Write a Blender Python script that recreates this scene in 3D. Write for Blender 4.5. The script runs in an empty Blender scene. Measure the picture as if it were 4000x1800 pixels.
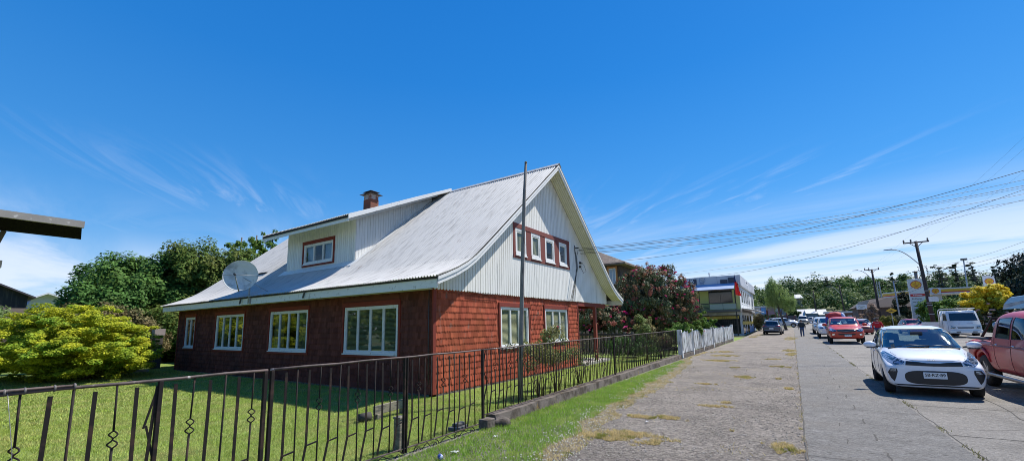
import bpy, bmesh, math, random
import numpy as np
from mathutils import Vector, Matrix
from mathutils.bvhtree import BVHTree

SC = bpy.context.scene
COL = SC.collection
rnd = random.Random(7)
RNG = np.random.default_rng(11)

# ------------------------------------------------------------------ camera
cd = bpy.data.cameras.new('camera')
cam = bpy.data.objects.new('camera', cd)
COL.objects.link(cam)
R = Matrix(((0.83313, 0.09648, 0.54462), (0.55280, -0.11189, -0.82577), (-0.01873, 0.98903, -0.14655)))
cam.matrix_world = Matrix.Translation((0, 0, 1.65)) @ R.to_4x4()
cd.sensor_width = 36
cd.lens = 14.757
cd.shift_y = 0.0328
cd.clip_start = 0.05
cd.clip_end = 3000
SC.camera = cam

# ------------------------------------------------------------------ sun, sky, exposure
SUN = Vector((0.29, 0.50, 0.815)).normalized()
sl = bpy.data.lights.new('sun', 'SUN')
sl.energy = 5.0
sl.angle = math.radians(0.53)
sl.color = (1.0, 0.955, 0.88)
so = bpy.data.objects.new('sun', sl)
so.rotation_euler = SUN.to_track_quat('Z', 'Y').to_euler()
COL.objects.link(so)

W = bpy.data.worlds.new('World')
SC.world = W
W.use_nodes = True
nt = W.node_tree
nt.nodes.clear()
N = nt.nodes.new
L = nt.links.new
out = N('ShaderNodeOutputWorld')
bg = N('ShaderNodeBackground')
bg.inputs['Strength'].default_value = 0.10
sky = N('ShaderNodeTexSky')
sky.sky_type = 'NISHITA'
sky.sun_disc = False
sky.sun_elevation = math.asin(SUN.z)
sky.sun_rotation = math.atan2(SUN.x, SUN.y)
sky.altitude = 50
sky.air_density = 1.1
sky.dust_density = 0.1
sky.ozone_density = 3.5
tc = N('ShaderNodeTexCoord')
sep = N('ShaderNodeSeparateXYZ')
L(tc.outputs['Generated'], sep.inputs[0])


def M(op, a, b=None, c=None, clamp=False):
    n = N('ShaderNodeMath'); n.operation = op; n.use_clamp = clamp
    for i, v in enumerate((a, b, c)):
        if v is None: continue
        if hasattr(v, 'links'): L(v, n.inputs[i])
        else: n.inputs[i].default_value = v
    return n.outputs[0]


def cloud_layer(scale, rot, sx, sy, lo, hi, detail, dist, offs):
    # cirrus on a flat layer: direction divided by its height
    zz = M('MAXIMUM', sep.outputs['Z'], 0.02)
    zz = M('ADD', zz, 0.06)
    u = M('DIVIDE', sep.outputs['X'], zz); v = M('DIVIDE', sep.outputs['Y'], zz)
    cb = N('ShaderNodeCombineXYZ'); L(u, cb.inputs[0]); L(v, cb.inputs[1])
    mp = N('ShaderNodeMapping'); L(cb.outputs[0], mp.inputs[0])
    mp.inputs['Rotation'].default_value = (0, 0, rot)
    mp2 = N('ShaderNodeMapping'); L(mp.outputs[0], mp2.inputs[0])
    mp2.inputs['Scale'].default_value = (sx, sy, 1)
    mp2.inputs['Location'].default_value = offs
    t = N('ShaderNodeTexNoise'); L(mp2.outputs[0], t.inputs['Vector'])
    t.inputs['Scale'].default_value = scale; t.inputs['Detail'].default_value = detail
    t.inputs['Roughness'].default_value = 0.62; t.inputs['Distortion'].default_value = dist
    r = N('ShaderNodeMapRange'); L(t.outputs[0], r.inputs[0])
    r.inputs[1].default_value = lo; r.inputs[2].default_value = hi
    r.interpolation_type = 'SMOOTHSTEP'
    return r.outputs[0]


def ramp(x, a, b):
    r = N('ShaderNodeMapRange'); L(x, r.inputs[0]); r.inputs[1].default_value = a; r.inputs[2].default_value = b
    r.interpolation_type = 'SMOOTHSTEP'
    return r.outputs[0]


z = sep.outputs['Z']
bank = cloud_layer(0.42, 0.30, 0.42, 1.5, 0.40, 0.64, 9, 0.7, (3.1, 0.4, 0))      # bands low in the sky
wisp = cloud_layer(1.3, 0.75, 0.55, 2.2, 0.46, 0.80, 10, 1.6, (7.3, 2.2, 0))     # thin streaks higher up
patch = cloud_layer(0.35, 0.2, 1, 1, 0.42, 0.62, 2, 0.3, (1.7, 5.2, 0))
low = M('SUBTRACT', 1.0, ramp(z, 0.10, 0.27))
vlow = M('SUBTRACT', 1.0, ramp(z, 0.04, 0.20))
mid = M('MULTIPLY', ramp(z, 0.05, 0.15), M('SUBTRACT', 1.0, ramp(z, 0.22, 0.36)))
c1 = M('MULTIPLY', M('MULTIPLY', bank, low), 0.72)
c2 = M('MULTIPLY', M('MULTIPLY', M('MULTIPLY', wisp, mid), patch), 0.42)
bank2 = cloud_layer(0.30, 0.25, 0.5, 1.9, 0.34, 0.58, 8, 0.9, (9.1, 4.4, 0))
c3 = M('MULTIPLY', vlow, M('ADD', 0.16, M('MULTIPLY', bank2, 0.74)))
ca = M('MAXIMUM', M('MAXIMUM', c1, c2), c3, clamp=True)
mix = N('ShaderNodeMixRGB')
L(ca, mix.inputs['Fac'])
gam = N('ShaderNodeHueSaturation'); gam.inputs['Saturation'].default_value = 1.42; gam.inputs['Value'].default_value = 1.0
L(sky.outputs[0], gam.inputs['Color'])
tint = N('ShaderNodeMixRGB'); tint.blend_type = 'MULTIPLY'; tint.inputs['Fac'].default_value = 1
tint.inputs['Color2'].default_value = (0.90, 0.98, 1.06, 1)
L(gam.outputs[0], tint.inputs['Color1'])
grad = N('ShaderNodeValToRGB'); L(sep.outputs['Z'], grad.inputs[0])
el = grad.color_ramp.elements
el[0].position = 0.0; el[0].color = (2.3 / 8, 3.9 / 8, 6.2 / 8, 1)
el[1].position = 0.85; el[1].color = (0.12 / 8, 1.15 / 8, 4.3 / 8, 1)
for p_, c_ in ((0.14, (1.15, 3.0, 5.9)), (0.30, (0.50, 2.25, 5.5)), (0.52, (0.22, 1.65, 5.0))):
    e_ = el.new(p_); e_.color = (c_[0] / 8, c_[1] / 8, c_[2] / 8, 1)
gsc = N('ShaderNodeVectorMath'); gsc.operation = 'SCALE'; L(grad.outputs[0], gsc.inputs[0]); gsc.inputs['Scale'].default_value = 8.5
even = N('ShaderNodeMixRGB'); even.inputs['Fac'].default_value = 0.62
L(tint.outputs[0], even.inputs['Color1']); L(gsc.outputs[0], even.inputs['Color2'])
L(even.outputs[0], mix.inputs['Color1'])
mix.inputs['Color2'].default_value = (6.6, 7.0, 7.9, 1)
L(mix.outputs[0], bg.inputs['Color'])
L(bg.outputs[0], out.inputs['Surface'])

vs = SC.view_settings
vs.view_transform = 'Standard'
vs.look = 'None'
vs.exposure = 0.5
vs.gamma = 1.0
SC.cycles.filter_width = 0.95
SC.cycles.max_bounces = 8
SC.cycles.transparent_max_bounces = 16

# ------------------------------------------------------------------ materials
MATS = {}


def mat(name, col, rough=0.6, var=0.12, scale=4.0, bump=0.0, bscale=60.0, metal=0.0, col2=None, c2scale=2.0,
        c2lo=0.5, c2hi=0.6, island=0.0, coord='world', spec=0.5, stretch=None, trans=0.0, coat=0.0, detail=5.0, col3=None, c3scale=8.0, c3lo=.55, c3hi=.65):
    """A procedural surface: base colour with noise variation, stains of a second and third colour, per-piece tint and bump."""
    if name in MATS: return MATS[name]
    m = bpy.data.materials.new(name); m.use_nodes = True
    t = m.node_tree; n = t.nodes; l = t.links
    b = n['Principled BSDF']
    b.inputs['Roughness'].default_value = rough
    b.inputs['Metallic'].default_value = metal
    b.inputs['Specular IOR Level'].default_value = spec
    b.inputs['Coat Weight'].default_value = coat
    b.inputs['Coat Roughness'].default_value = 0.04
    if coord == 'world':
        g = n.new('ShaderNodeNewGeometry'); vec = g.outputs['Position']
    else:
        g = n.new('ShaderNodeTexCoord'); vec = g.outputs['Object']
    if stretch:
        mp = n.new('ShaderNodeMapping'); mp.inputs['Scale'].default_value = stretch
        l.new(vec, mp.inputs[0]); vec = mp.outputs[0]

    def noise(sc, det=detail, rg=0.6):
        x = n.new('ShaderNodeTexNoise'); l.new(vec, x.inputs['Vector'])
        x.inputs['Scale'].default_value = sc; x.inputs['Detail'].default_value = det
        x.inputs['Roughness'].default_value = rg
        return x.outputs[0]

    def math_(op, a, bb):
        x = n.new('ShaderNodeMath'); x.operation = op
        for i, v in enumerate((a, bb)):
            if hasattr(v, 'links'): l.new(v, x.inputs[i])
            else: x.inputs[i].default_value = v
        return x.outputs[0]
    cur = n.new('ShaderNodeRGB'); cur.outputs[0].default_value = (*col, 1); cur = cur.outputs[0]

    def stain(cur, c, sc, lo, hi):
        r = n.new('ShaderNodeMapRange'); l.new(noise(sc, 7), r.inputs[0])
        r.inputs[1].default_value = lo; r.inputs[2].default_value = hi
        mx = n.new('ShaderNodeMixRGB'); l.new(r.outputs[0], mx.inputs[0]); l.new(cur, mx.inputs[1])
        mx.inputs[2].default_value = (*c, 1)
        return mx.outputs[0]
    if col2: cur = stain(cur, col2, c2scale, c2lo, c2hi)
    if col3: cur = stain(cur, col3, c3scale, c3lo, c3hi)
    f = math_('ADD', math_('MULTIPLY', noise(scale), 2 * var), 1 - var)
    if island:
        g2 = n.new('ShaderNodeNewGeometry')
        f = math_('MULTIPLY', f, math_('ADD', math_('MULTIPLY', g2.outputs['Random Per Island'], 2 * island), 1 - island))
    vm = n.new('ShaderNodeVectorMath'); vm.operation = 'SCALE'
    l.new(cur, vm.inputs[0]); l.new(f, vm.inputs['Scale'])
    l.new(vm.outputs[0], b.inputs['Base Color'])
    if bump:
        bp = n.new('ShaderNodeBump'); bp.inputs['Strength'].default_value = bump
        bp.inputs['Distance'].default_value = 0.02
        l.new(noise(bscale, 6, 0.7), bp.inputs['Height'])
        l.new(bp.outputs[0], b.inputs['Normal'])
    if trans:
        tr = n.new('ShaderNodeBsdfTranslucent'); l.new(vm.outputs[0], tr.inputs['Color'])
        mx = n.new('ShaderNodeMixShader'); mx.inputs[0].default_value = trans
        l.new(b.outputs[0], mx.inputs[1]); l.new(tr.outputs[0], mx.inputs[2])
        l.new(mx.outputs[0], n['Material Output'].inputs['Surface'])
    MATS[name] = m
    return m


def glass(name, tint=(0.35, 0.4, 0.4), clear=0.55, refl=0.06):
    """Window glass: a tinted clear pane with a mirror reflection that grows at grazing angles."""
    if name in MATS: return MATS[name]
    m = bpy.data.materials.new(name); m.use_nodes = True
    t = m.node_tree; n = t.nodes; l = t.links
    n.remove(n['Principled BSDF'])
    tr = n.new('ShaderNodeBsdfTransparent'); tr.inputs[0].default_value = (*[c * clear for c in tint], 1)
    gl = n.new('ShaderNodeBsdfGlossy'); gl.inputs['Roughness'].default_value = 0.02
    gl.inputs[0].default_value = (0.95, 0.97, 1, 1)
    ge = n.new('ShaderNodeNewGeometry'); dt = n.new('ShaderNodeVectorMath'); dt.operation = 'DOT_PRODUCT'
    l.new(ge.outputs['Incoming'], dt.inputs[0]); l.new(ge.outputs['Normal'], dt.inputs[1])

    def mm(op, a, b_):
        x = n.new('ShaderNodeMath'); x.operation = op
        for i, v in enumerate((a, b_)):
            if v is None: continue
            if hasattr(v, 'links'): l.new(v, x.inputs[i])
            else: x.inputs[i].default_value = v
        return x.outputs[0]
    sch = mm('POWER', mm('SUBTRACT', 1.0, mm('ABSOLUTE', dt.outputs['Value'], None)), 5.0)
    ad = mm('ADD', mm('MULTIPLY', sch, 0.94), 0.03 + refl).node
    mx = n.new('ShaderNodeMixShader'); l.new(ad.outputs[0], mx.inputs[0])
    l.new(tr.outputs[0], mx.inputs[1]); l.new(gl.outputs[0], mx.inputs[2])
    l.new(mx.outputs[0], n['Material Output'].inputs['Surface'])
    MATS[name] = m
    return m


# ------------------------------------------------------------------ object helpers
ORG = {}


def tag(o, label=None, cat=None, group=None, kind=None):
    if label: o['label'] = label
    if cat: o['category'] = cat
    if group: o['group'] = group
    if kind: o['kind'] = kind
    return o


def thing(name, label, cat, loc=(0, 0, 0), rz=0.0, group=None, world=True):
    """An Empty at the base of a thing; its parts are built in world coordinates when world is true, else in its own."""
    o = bpy.data.objects.new(name, None)
    o.empty_display_size = 0.2
    COL.objects.link(o)
    o.location = loc; o.rotation_euler = (0, 0, rz)
    ORG[o.name] = Vector(loc) if world else Vector((0, 0, 0))
    return tag(o, label, cat, group)


def link(o, parent=None):
    COL.objects.link(o)
    if parent is not None:
        o.parent = parent
        ORG[o.name] = ORG.get(parent.name, Vector((0, 0, 0)))
    return o


def nmesh(name, V, F, m, parent=None, smooth=False):
    """One mesh object from numpy vertices and faces (all quads or all triangles)."""
    V = np.asarray(V, dtype=np.float32).copy(); F = np.asarray(F, dtype=np.int32)
    if parent is not None: V -= np.array(ORG.get(parent.name, (0, 0, 0)), dtype=np.float32)
    me = bpy.data.meshes.new(name)
    k = F.shape[1]
    me.vertices.add(len(V)); me.vertices.foreach_set('co', V.ravel())
    me.loops.add(F.size); me.loops.foreach_set('vertex_index', F.ravel())
    me.polygons.add(len(F)); me.polygons.foreach_set('loop_start', np.arange(0, F.size, k, dtype=np.int32))
    me.polygons.foreach_set('use_smooth', np.full(len(F), smooth, dtype=bool))
    me.update(calc_edges=True)
    me.materials.append(m)
    o = bpy.data.objects.new(name, me)
    return link(o, parent)


class MB:
    """Collects simple solids; build() links them as one mesh object."""
    def __init__(s): s.v = []; s.f = []; s.sm = []

    def add(s, vs, fs, smooth=False):
        o = len(s.v); s.v += [tuple(p) for p in vs]
        s.f += [tuple(i + o for i in f) for f in fs]; s.sm += [smooth] * len(fs)
        return s

    def box(s, x0, x1, y0, y1, z0, z1, mtx=None):
        vs = [(x, y, z) for x in (x0, x1) for y in (y0, y1) for z in (z0, z1)]
        if mtx is not None: vs = [mtx @ Vector(p) for p in vs]
        return s.add(vs, [(0, 1, 3, 2), (4, 6, 7, 5), (0, 4, 5, 1), (2, 3, 7, 6), (0, 2, 6, 4), (1, 5, 7, 3)])

    def obox(s, c, dx, dy, dz, mtx=None, rz=0):
        """box centred at c, with a turn about z"""
        m = Matrix.Translation(c) @ Matrix.Rotation(rz, 4, 'Z')
        if mtx is not None: m = Matrix.Translation(c) @ mtx
        return s.box(-dx / 2, dx / 2, -dy / 2, dy / 2, -dz / 2, dz / 2, m)

    def beam(s, a, b, w, h=None, up=(0, 0, 1)):
        """a square bar from a to b"""
        a = Vector(a); b = Vector(b); h = h or w
        d = (b - a); ln = d.length
        if ln < 1e-6: return s
        d.normalize(); u = Vector(up)
        if abs(d.dot(u)) > 0.98: u = Vector((0, 1, 0))
        x = d.cross(u).normalized(); y = x.cross(d).normalized()
        vs = []
        for p in (a, b):
            for i, j in ((-1, -1), (1, -1), (1, 1), (-1, 1)): vs.append(p + x * (i * w / 2) + y * (j * h / 2))
        return s.add(vs, [(0, 3, 2, 1), (4, 5, 6, 7), (0, 1, 5, 4), (1, 2, 6, 5), (2, 3, 7, 6), (3, 0, 4, 7)])

    def tube(s, pts, r, n=8, r2=None, cap=True):
        pts = [Vector(p) for p in pts]; k = len(pts)
        rs = [r + (r2 - r) * i / (k - 1) for i in range(k)] if r2 is not None else ([r] * k if not hasattr(r, '__len__') else r)
        vs = []; prev = None
        for i, p in enumerate(pts):
            d = (pts[min(i + 1, k - 1)] - pts[max(i - 1, 0)])
            d = d.normalized() if d.length > 1e-9 else Vector((0, 0, 1))
            if prev is None:
                u = Vector((0, 0, 1)) if abs(d.z) < 0.9 else Vector((1, 0, 0))
                x = d.cross(u).normalized()
            else:
                x = (prev - d * prev.dot(d)).normalized()
            y = d.cross(x); prev = x
            for j in range(n):
                a = 2 * math.pi * j / n
                vs.append(p + x * (rs[i] * math.cos(a)) + y * (rs[i] * math.sin(a)))
        fs = [(i * n + j, i * n + (j + 1) % n, (i + 1) * n + (j + 1) % n, (i + 1) * n + j) for i in range(k - 1) for j in range(n)]
        s.add(vs, fs, True)
        if cap:
            o = len(s.v) - len(vs)
            s.f.append(tuple(o + j for j in reversed(range(n)))); s.sm.append(False)
            s.f.append(tuple(o + (k - 1) * n + j for j in range(n))); s.sm.append(False)
        return s

    def lathe(s, prof, c=(0, 0, 0), n=20, axis='z', mtx=None):
        """prof: (radius, height) pairs turned about an axis through c"""
        vs = []; k = len(prof)
        for r, h in prof:
            for j in range(n):
                a = 2 * math.pi * j / n; x, y = r * math.cos(a), r * math.sin(a)
                p = {'z': (x, y, h), 'x': (h, x, y), 'y': (y, h, x)}[axis]
                p = Vector(p)
                if mtx is not None: p = mtx @ p
                vs.append(p + Vector(c))
        fs = [(i * n + j, i * n + (j + 1) % n, (i + 1) * n + (j + 1) % n, (i + 1) * n + j) for i in range(k - 1) for j in range(n)]
        return s.add(vs, fs, True)

    def prism(s, poly, axis, a0, a1, mtx=None):
        """poly (2-D) pushed along an axis from a0 to a1; axis 'x': poly is (y,z); 'y': (x,z); 'z': (x,y)"""
        def P(u, v, w):
            p = {'x': (w, u, v), 'y': (u, w, v), 'z': (u, v, w)}[axis]
            return mtx @ Vector(p) if mtx is not None else p
        n = len(poly)
        vs = [P(u, v, a0) for u, v in poly] + [P(u, v, a1) for u, v in poly]
        fs = [tuple(range(n)), tuple(reversed(range(n, 2 * n)))] + [(i, i + n, (i + 1) % n + n, (i + 1) % n) for i in range(n)]
        return s.add(vs, fs)

    def build(s, name, m, parent=None, bevel=0.0, fix=True):
        me = bpy.data.meshes.new(name)
        o_ = Vector((0, 0, 0)) if parent is None else ORG.get(parent.name, Vector((0, 0, 0)))
        me.from_pydata([(p[0] - o_.x, p[1] - o_.y, p[2] - o_.z) for p in s.v], [], s.f)
        me.polygons.foreach_set('use_smooth', s.sm)
        if fix:
            bm = bmesh.new(); bm.from_mesh(me)
            bmesh.ops.recalc_face_normals(bm, faces=bm.faces)
            bm.to_mesh(me); bm.free()
        me.materials.append(m)
        o = bpy.data.objects.new(name, me)
        if bevel:
            bv = o.modifiers.new('bevel', 'BEVEL'); bv.width = bevel; bv.segments = 2; bv.limit_method = 'ANGLE'
        return link(o, parent)




def copy_tree(o, parent=None):
    c = o.copy(); COL.objects.link(c)
    if parent is not None: c.parent = parent
    for ch in list(o.children): copy_tree(ch, c)
    return c


def text_mesh(body, size, m, name, parent, mtx, depth=0.002, bold=0.0, space=1.0):
    """real lettering: a text curve turned into a mesh"""
    cu = bpy.data.curves.new(name, 'FONT'); cu.body = body; cu.size = size; cu.extrude = depth
    cu.align_x = 'CENTER'; cu.align_y = 'CENTER'; cu.offset = bold; cu.space_character = space
    tmp = bpy.data.objects.new('tmp_text', cu); COL.objects.link(tmp)
    dg = bpy.context.evaluated_depsgraph_get()
    me = bpy.data.meshes.new_from_object(tmp.evaluated_get(dg))
    bpy.data.objects.remove(tmp); bpy.data.curves.remove(cu)
    me.transform(mtx)
    if parent is not None: me.transform(Matrix.Translation(-ORG.get(parent.name, Vector((0, 0, 0)))))
    me.materials.clear(); me.materials.append(m); me.name = name
    return link(bpy.data.objects.new(name, me), parent)


# face +X (read from the street), face -Y (read from the camera side)
FACE_NY = Matrix(((1, 0, 0, 0), (0, 0, -1, 0), (0, 1, 0, 0), (0, 0, 0, 1)))
FACE_PX = Matrix(((0, 0, 1, 0), (1, 0, 0, 0), (0, 1, 0, 0), (0, 0, 0, 1)))
# ================================================================== THE SETTING
def mix_ground(name, spec):
    m = bpy.data.materials.new(name); m.use_nodes = True
    t = m.node_tree; n = t.nodes; l = t.links; b = n['Principled BSDF']
    b.inputs['Roughness'].default_value = spec.get('rough', 0.95)
    b.inputs['Specular IOR Level'].default_value = 0.2
    g = n.new('ShaderNodeNewGeometry'); pos = g.outputs['Position']

    def noise(sc, det=6, rg=0.6, v=None):
        x = n.new('ShaderNodeTexNoise'); l.new(v or pos, x.inputs['Vector'])
        x.inputs['Scale'].default_value = sc; x.inputs['Detail'].default_value = det; x.inputs['Roughness'].default_value = rg
        return x.outputs[0]
    cur = n.new('ShaderNodeRGB').outputs[0]; cur.default_value = (*spec['col'], 1)
    for (c, sc, lo, hi, fac) in spec.get('stains', []):
        r = n.new('ShaderNodeMapRange'); l.new(noise(sc, 8, 0.65), r.inputs[0])
        r.inputs[1].default_value = lo; r.inputs[2].default_value = hi; r.inputs[4].default_value = fac
        mx = n.new('ShaderNodeMixRGB'); l.new(r.outputs[0], mx.inputs[0]); l.new(cur, mx.inputs[1]); mx.inputs[2].default_value = (*c, 1)
        cur = mx.outputs[0]
    if 'pebble' in spec:
        ps, pa = spec['pebble']
        v = n.new('ShaderNodeTexVoronoi'); l.new(pos, v.inputs['Vector']); v.inputs['Scale'].default_value = ps
        sp = n.new('ShaderNodeSeparateColor'); l.new(v.outputs['Color'], sp.inputs[0])
        r = n.new('ShaderNodeMapRange'); l.new(sp.outputs[0], r.inputs[0]); r.inputs[3].default_value = 1 - pa; r.inputs[4].default_value = 1 + pa
        vm = n.new('ShaderNodeVectorMath'); vm.operation = 'SCALE'; l.new(cur, vm.inputs[0]); l.new(r.outputs[0], vm.inputs['Scale'])
        cur = vm.outputs[0]
    l.new(cur, b.inputs['Base Color'])
    bp = n.new('ShaderNodeBump'); bp.inputs['Strength'].default_value = spec.get('bump', 0.5); bp.inputs['Distance'].default_value = spec.get('bd', 0.02)
    l.new(noise(spec.get('bs', 30), 8, 0.75), bp.inputs['Height'])
    if 'pebble' in spec:
        bp2 = n.new('ShaderNodeBump'); bp2.inputs['Strength'].default_value = spec.get('pb', 0.6); bp2.inputs['Distance'].default_value = 0.012; bp2.invert = True
        l.new(v.outputs['Distance'], bp2.inputs['Height']); l.new(bp.outputs[0], bp2.inputs['Normal']); l.new(bp2.outputs[0], b.inputs['Normal'])
    else:
        l.new(bp.outputs[0], b.inputs['Normal'])
    return m


GROUND = mix_ground('far_ground', dict(col=(0.10, 0.12, 0.05), stains=[((0.16, 0.15, 0.09), 0.05, .45, .6, 1)], bump=.3, bs=4))
GRAVEL = mix_ground('gravel', dict(col=(0.262, 0.230, 0.195), stains=[((0.175, 0.153, 0.13), 0.7, .44, .62, .8), ((0.32, 0.285, 0.245), 1.8, .50, .68, .7), ((0.12, 0.10, 0.085), 12, .56, .66, .85), ((0.36, 0.33, 0.29), 17, .60, .68, .8), ((0.30, 0.25, 0.15), 0.55, .60, .70, .5)],
                                   pebble=(30, .34), bump=1.0, bs=9, bd=.09, pb=.7))
WALKM = mix_ground('sidewalk_concrete', dict(col=(0.205, 0.196, 0.182), stains=[((0.15, 0.143, 0.134), 1.3, .42, .66, .7), ((0.255, 0.245, 0.23), 2.7, .5, .68, .7), ((0.105, 0.098, 0.088), 15, .54, .64, .7), ((0.33, 0.31, 0.28), 22, .58, .68, .7), ((0.20, 0.18, 0.155), .45, .5, .62, .5)],
                                   pebble=(50, .16), bump=1.0, bs=14, bd=.05, pb=.4))
ROADM = mix_ground('road_concrete', dict(col=(0.25, 0.232, 0.208), stains=[((0.18, 0.168, 0.15), .8, .44, .62, .8), ((0.31, 0.29, 0.26), 3.0, .5, .68, .6), ((0.13, 0.12, 0.108), 16, .55, .66, .65), ((0.35, 0.33, 0.30), 24, .58, .68, .6), ((0.19, 0.175, 0.16), .22, .52, .64, .6)],
                                 pebble=(45, .16), bump=1.0, bs=13, bd=.05, pb=.4))
LAWNM = mix_ground('lawn_soil', dict(col=(0.20, 0.27, 0.06), stains=[((0.20, 0.24, 0.07), 1.5, .45, .65, .8), ((0.06, 0.11, 0.02), 4, .5, .66, .7)], bump=.8, bs=90))
JOINTM = mat('joint_dark', (0.07, 0.064, 0.056), 0.95, var=.3, scale=8)


def sheet(name, pts, z, m, kind='structure'):
    mb = MB(); mb.add([(x, y, z) for x, y in pts], [tuple(range(len(pts)))])
    o = mb.build(name, m); tag(o, kind=kind); return o


ZGY = [-500, 48, 62, 88, 118, 130, 150, 180]
ZGZ = [0, 0, .20, .58, .85, 1.15, 1.9, 3.0]


def zg(y):
    return np.interp(y, ZGY, ZGZ)


def strip(name, x0, x1, y0, y1, z, m, step=1.0, th=0.0):
    """a long sheet that follows the rise of the street"""
    ys = np.arange(y0, y1 + 1e-6, step); mb = MB()
    f0 = x0 if callable(x0) else (lambda y: x0); f1 = x1 if callable(x1) else (lambda y: x1)
    k = 0
    for y in ys:
        zz = float(zg(y)) + z
        mb.v += [(f0(y), y, zz - th), (f0(y), y, zz), (f1(y), y, zz), (f1(y), y, zz - th)]
    for i in range(len(ys) - 1):
        a = 4 * i
        mb.f.append((a + 1, a + 2, a + 6, a + 5)); mb.sm.append(False)
        if th:
            mb.f.append((a, a + 1, a + 5, a + 4)); mb.f.append((a + 2, a + 3, a + 7, a + 6)); mb.sm += [False, False]
    o = mb.build(name, m); tag(o, kind='structure'); return o


# ground: one sheet to the horizon, with the wooded hill built as terrain
def hill_h(x, y):
    """height of the ground far up the street"""
    d = np.clip((y - 125 - 0.25 * np.abs(x)) / 170.0, 0, 1)
    h = d * d * (3 - 2 * d)
    ridge = 10.0 + 3.5 * np.sin(x * 0.021 + 0.6) + 2.0 * np.sin(x * 0.052 + 1.2) + 2.0 * np.clip((x - 10) / 60, 0, 1.5)
    return h * ridge


gx = np.concatenate([np.linspace(-1500, -160, 12), np.linspace(-150, 260, 83), np.linspace(280, 1500, 12)])
gy = np.concatenate([np.linspace(-400, 40, 10), np.linspace(48, 420, 94), np.linspace(440, 1800, 10)])
XX, YY = np.meshgrid(gx, gy)
ZZ = hill_h(XX, YY) - 0.05 + zg(YY)
V = np.stack([XX.ravel(), YY.ravel(), ZZ.ravel()], 1)
nx = len(gx); F = np.array([(j * nx + i, j * nx + i + 1, (j + 1) * nx + i + 1, (j + 1) * nx + i) for j in range(len(gy) - 1) for i in range(nx - 1)])
tag(nmesh('ground', V, F, GROUND, smooth=True), kind='structure')

# lawn, gravel shoulder, sidewalk, road
sheet('lawn', [(-60, -12), (-4.45, -12), (-4.45, 5.7), (-4.62, 21.3), (-4.3, 55), (-60, 55)], 0.004, LAWNM)

# gravel shoulder as a fine uneven sheet
gx = np.append(np.arange(-4.45, -0.03, 0.10), 0.03); gy = np.concatenate([np.arange(-6, 22, 0.10), np.arange(22, 88, 0.5)])
XX, YY = np.meshgrid(gx, gy)
ZZ = 0.004 + 0.010 * (np.sin(XX * 3.1 + np.sin(YY * 1.3) * 2) * np.sin(YY * 2.3 + XX) * 0.5 + 0.5) * np.clip((-XX - 0.03) * 2, 0, 1)
ZZ -= 0.02 * np.exp(-(((XX + 1.35) / .45) ** 2 + ((YY - 8.1) / .5) ** 2)) * 0.2
V = np.stack([XX.ravel(), YY.ravel(), ZZ.ravel() + .004 + zg(YY.ravel())], 1); nx = len(gx)
F = np.array([(j * nx + i, j * nx + i + 1, (j + 1) * nx + i + 1, (j + 1) * nx + i) for j in range(len(gy) - 1) for i in range(nx - 1)])
tag(nmesh('gravel_shoulder', V, F, GRAVEL, smooth=True), kind='structure')

# side street that crosses beyond the shop, and the far side of the road
strip('side_street', -60, -4.46, 82, 92, 0.006, ROADM)
strip('sidewalk', lambda y: -0.012 + .012 * math.sin(y * 2.1) + .008 * math.sin(y * 7.3), 1.66, -8, 112, 0.014, WALKM, step=.25, th=.3)
strip('road', 1.66, lambda y: float(np.interp(y, [-30, 50, 150], [13.2, 13.2, 10])), -30, 112, 0.0, ROADM)
strip('crossing_street', lambda y: -45, lambda y: 12, 113, 127, 0.0, ROADM)
# joints cut in the concrete, as thin dark seams laid 4 mm up
mb = MB()


def seam(mb, pts, w, z):
    for i in range(len(pts) - 1):
        a = Vector((*pts[i], z)); b = Vector((*pts[i + 1], z)); d = (b - a).normalized(); nrm = Vector((-d.y, d.x, 0)) * w / 2
        mb.add([a - nrm, b - nrm, b + nrm, a + nrm], [(0, 1, 2, 3)])


def wob(a, b, n, amp):
    a = Vector(a); b = Vector(b); d = (b - a); pn = Vector((-d.y, d.x)).normalized()
    return [tuple(a + d * (i / n) + pn * (rnd.uniform(-amp, amp) if 0 < i < n else 0)) for i in range(n + 1)]


ys = 10.2
sw = MB()
for y in (3.1, 6.6, 10.25, 13.9, 17.5, 21.1, 24.7, 28.4, 32, 35.6, 39, 43, 47):
    seam(sw, wob((0.0, y + rnd.uniform(-.05, .05)), (1.64, y + rnd.uniform(-.1, .1)), 9, .018), .012, .018)
for y in (5.35, 6.7, 7.75, 8.9, 10.3, 11.7, 13.3, 15.0, 16.8, 19.2):      # short scored dashes down the middle
    seam(sw, wob((0.80, y), (0.82, y + .42), 3, .012), .022, .0185)
    seam(sw, wob((0.45, y - .35), (0.47, y - .1), 3, .012), .012, .0185)
tag(sw.build('sidewalk_joints', JOINTM, fix=False), kind='structure')
rd = MB()
kj = MB(); seam(kj, wob((-.018, -6), (-.018, 60), 260, .010), .016, .0195); tag(kj.build('kerb_joint', JOINTM, fix=False), kind='structure')
for x in (4.95, 8.3, 11.6): seam(rd, wob((x, -6), (x, 48), 60, .02), .018, .004)
for y in (0.5, 4.6, 8.7, 11.3, 15.8, 19.9, 24, 28.1, 32.2, 36.3, 40.4, 45, 47.5): seam(rd, wob((1.7, y), (12.4, y + rnd.uniform(-.1, .1)), 40, .02), .02, .004)
seam(rd, wob((3.1, 12.7), (2.62, 4), 12, .05), .016, .0045)
seam(rd, wob((1.9, 9.2), (4.9, 10.3), 12, .06), .008, .0045)
seam(rd, wob((1.72, -4), (1.72, 48), 180, .025), .012, .0042)
tag(rd.build('road_joints', JOINTM, fix=False), kind='structure')
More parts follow.
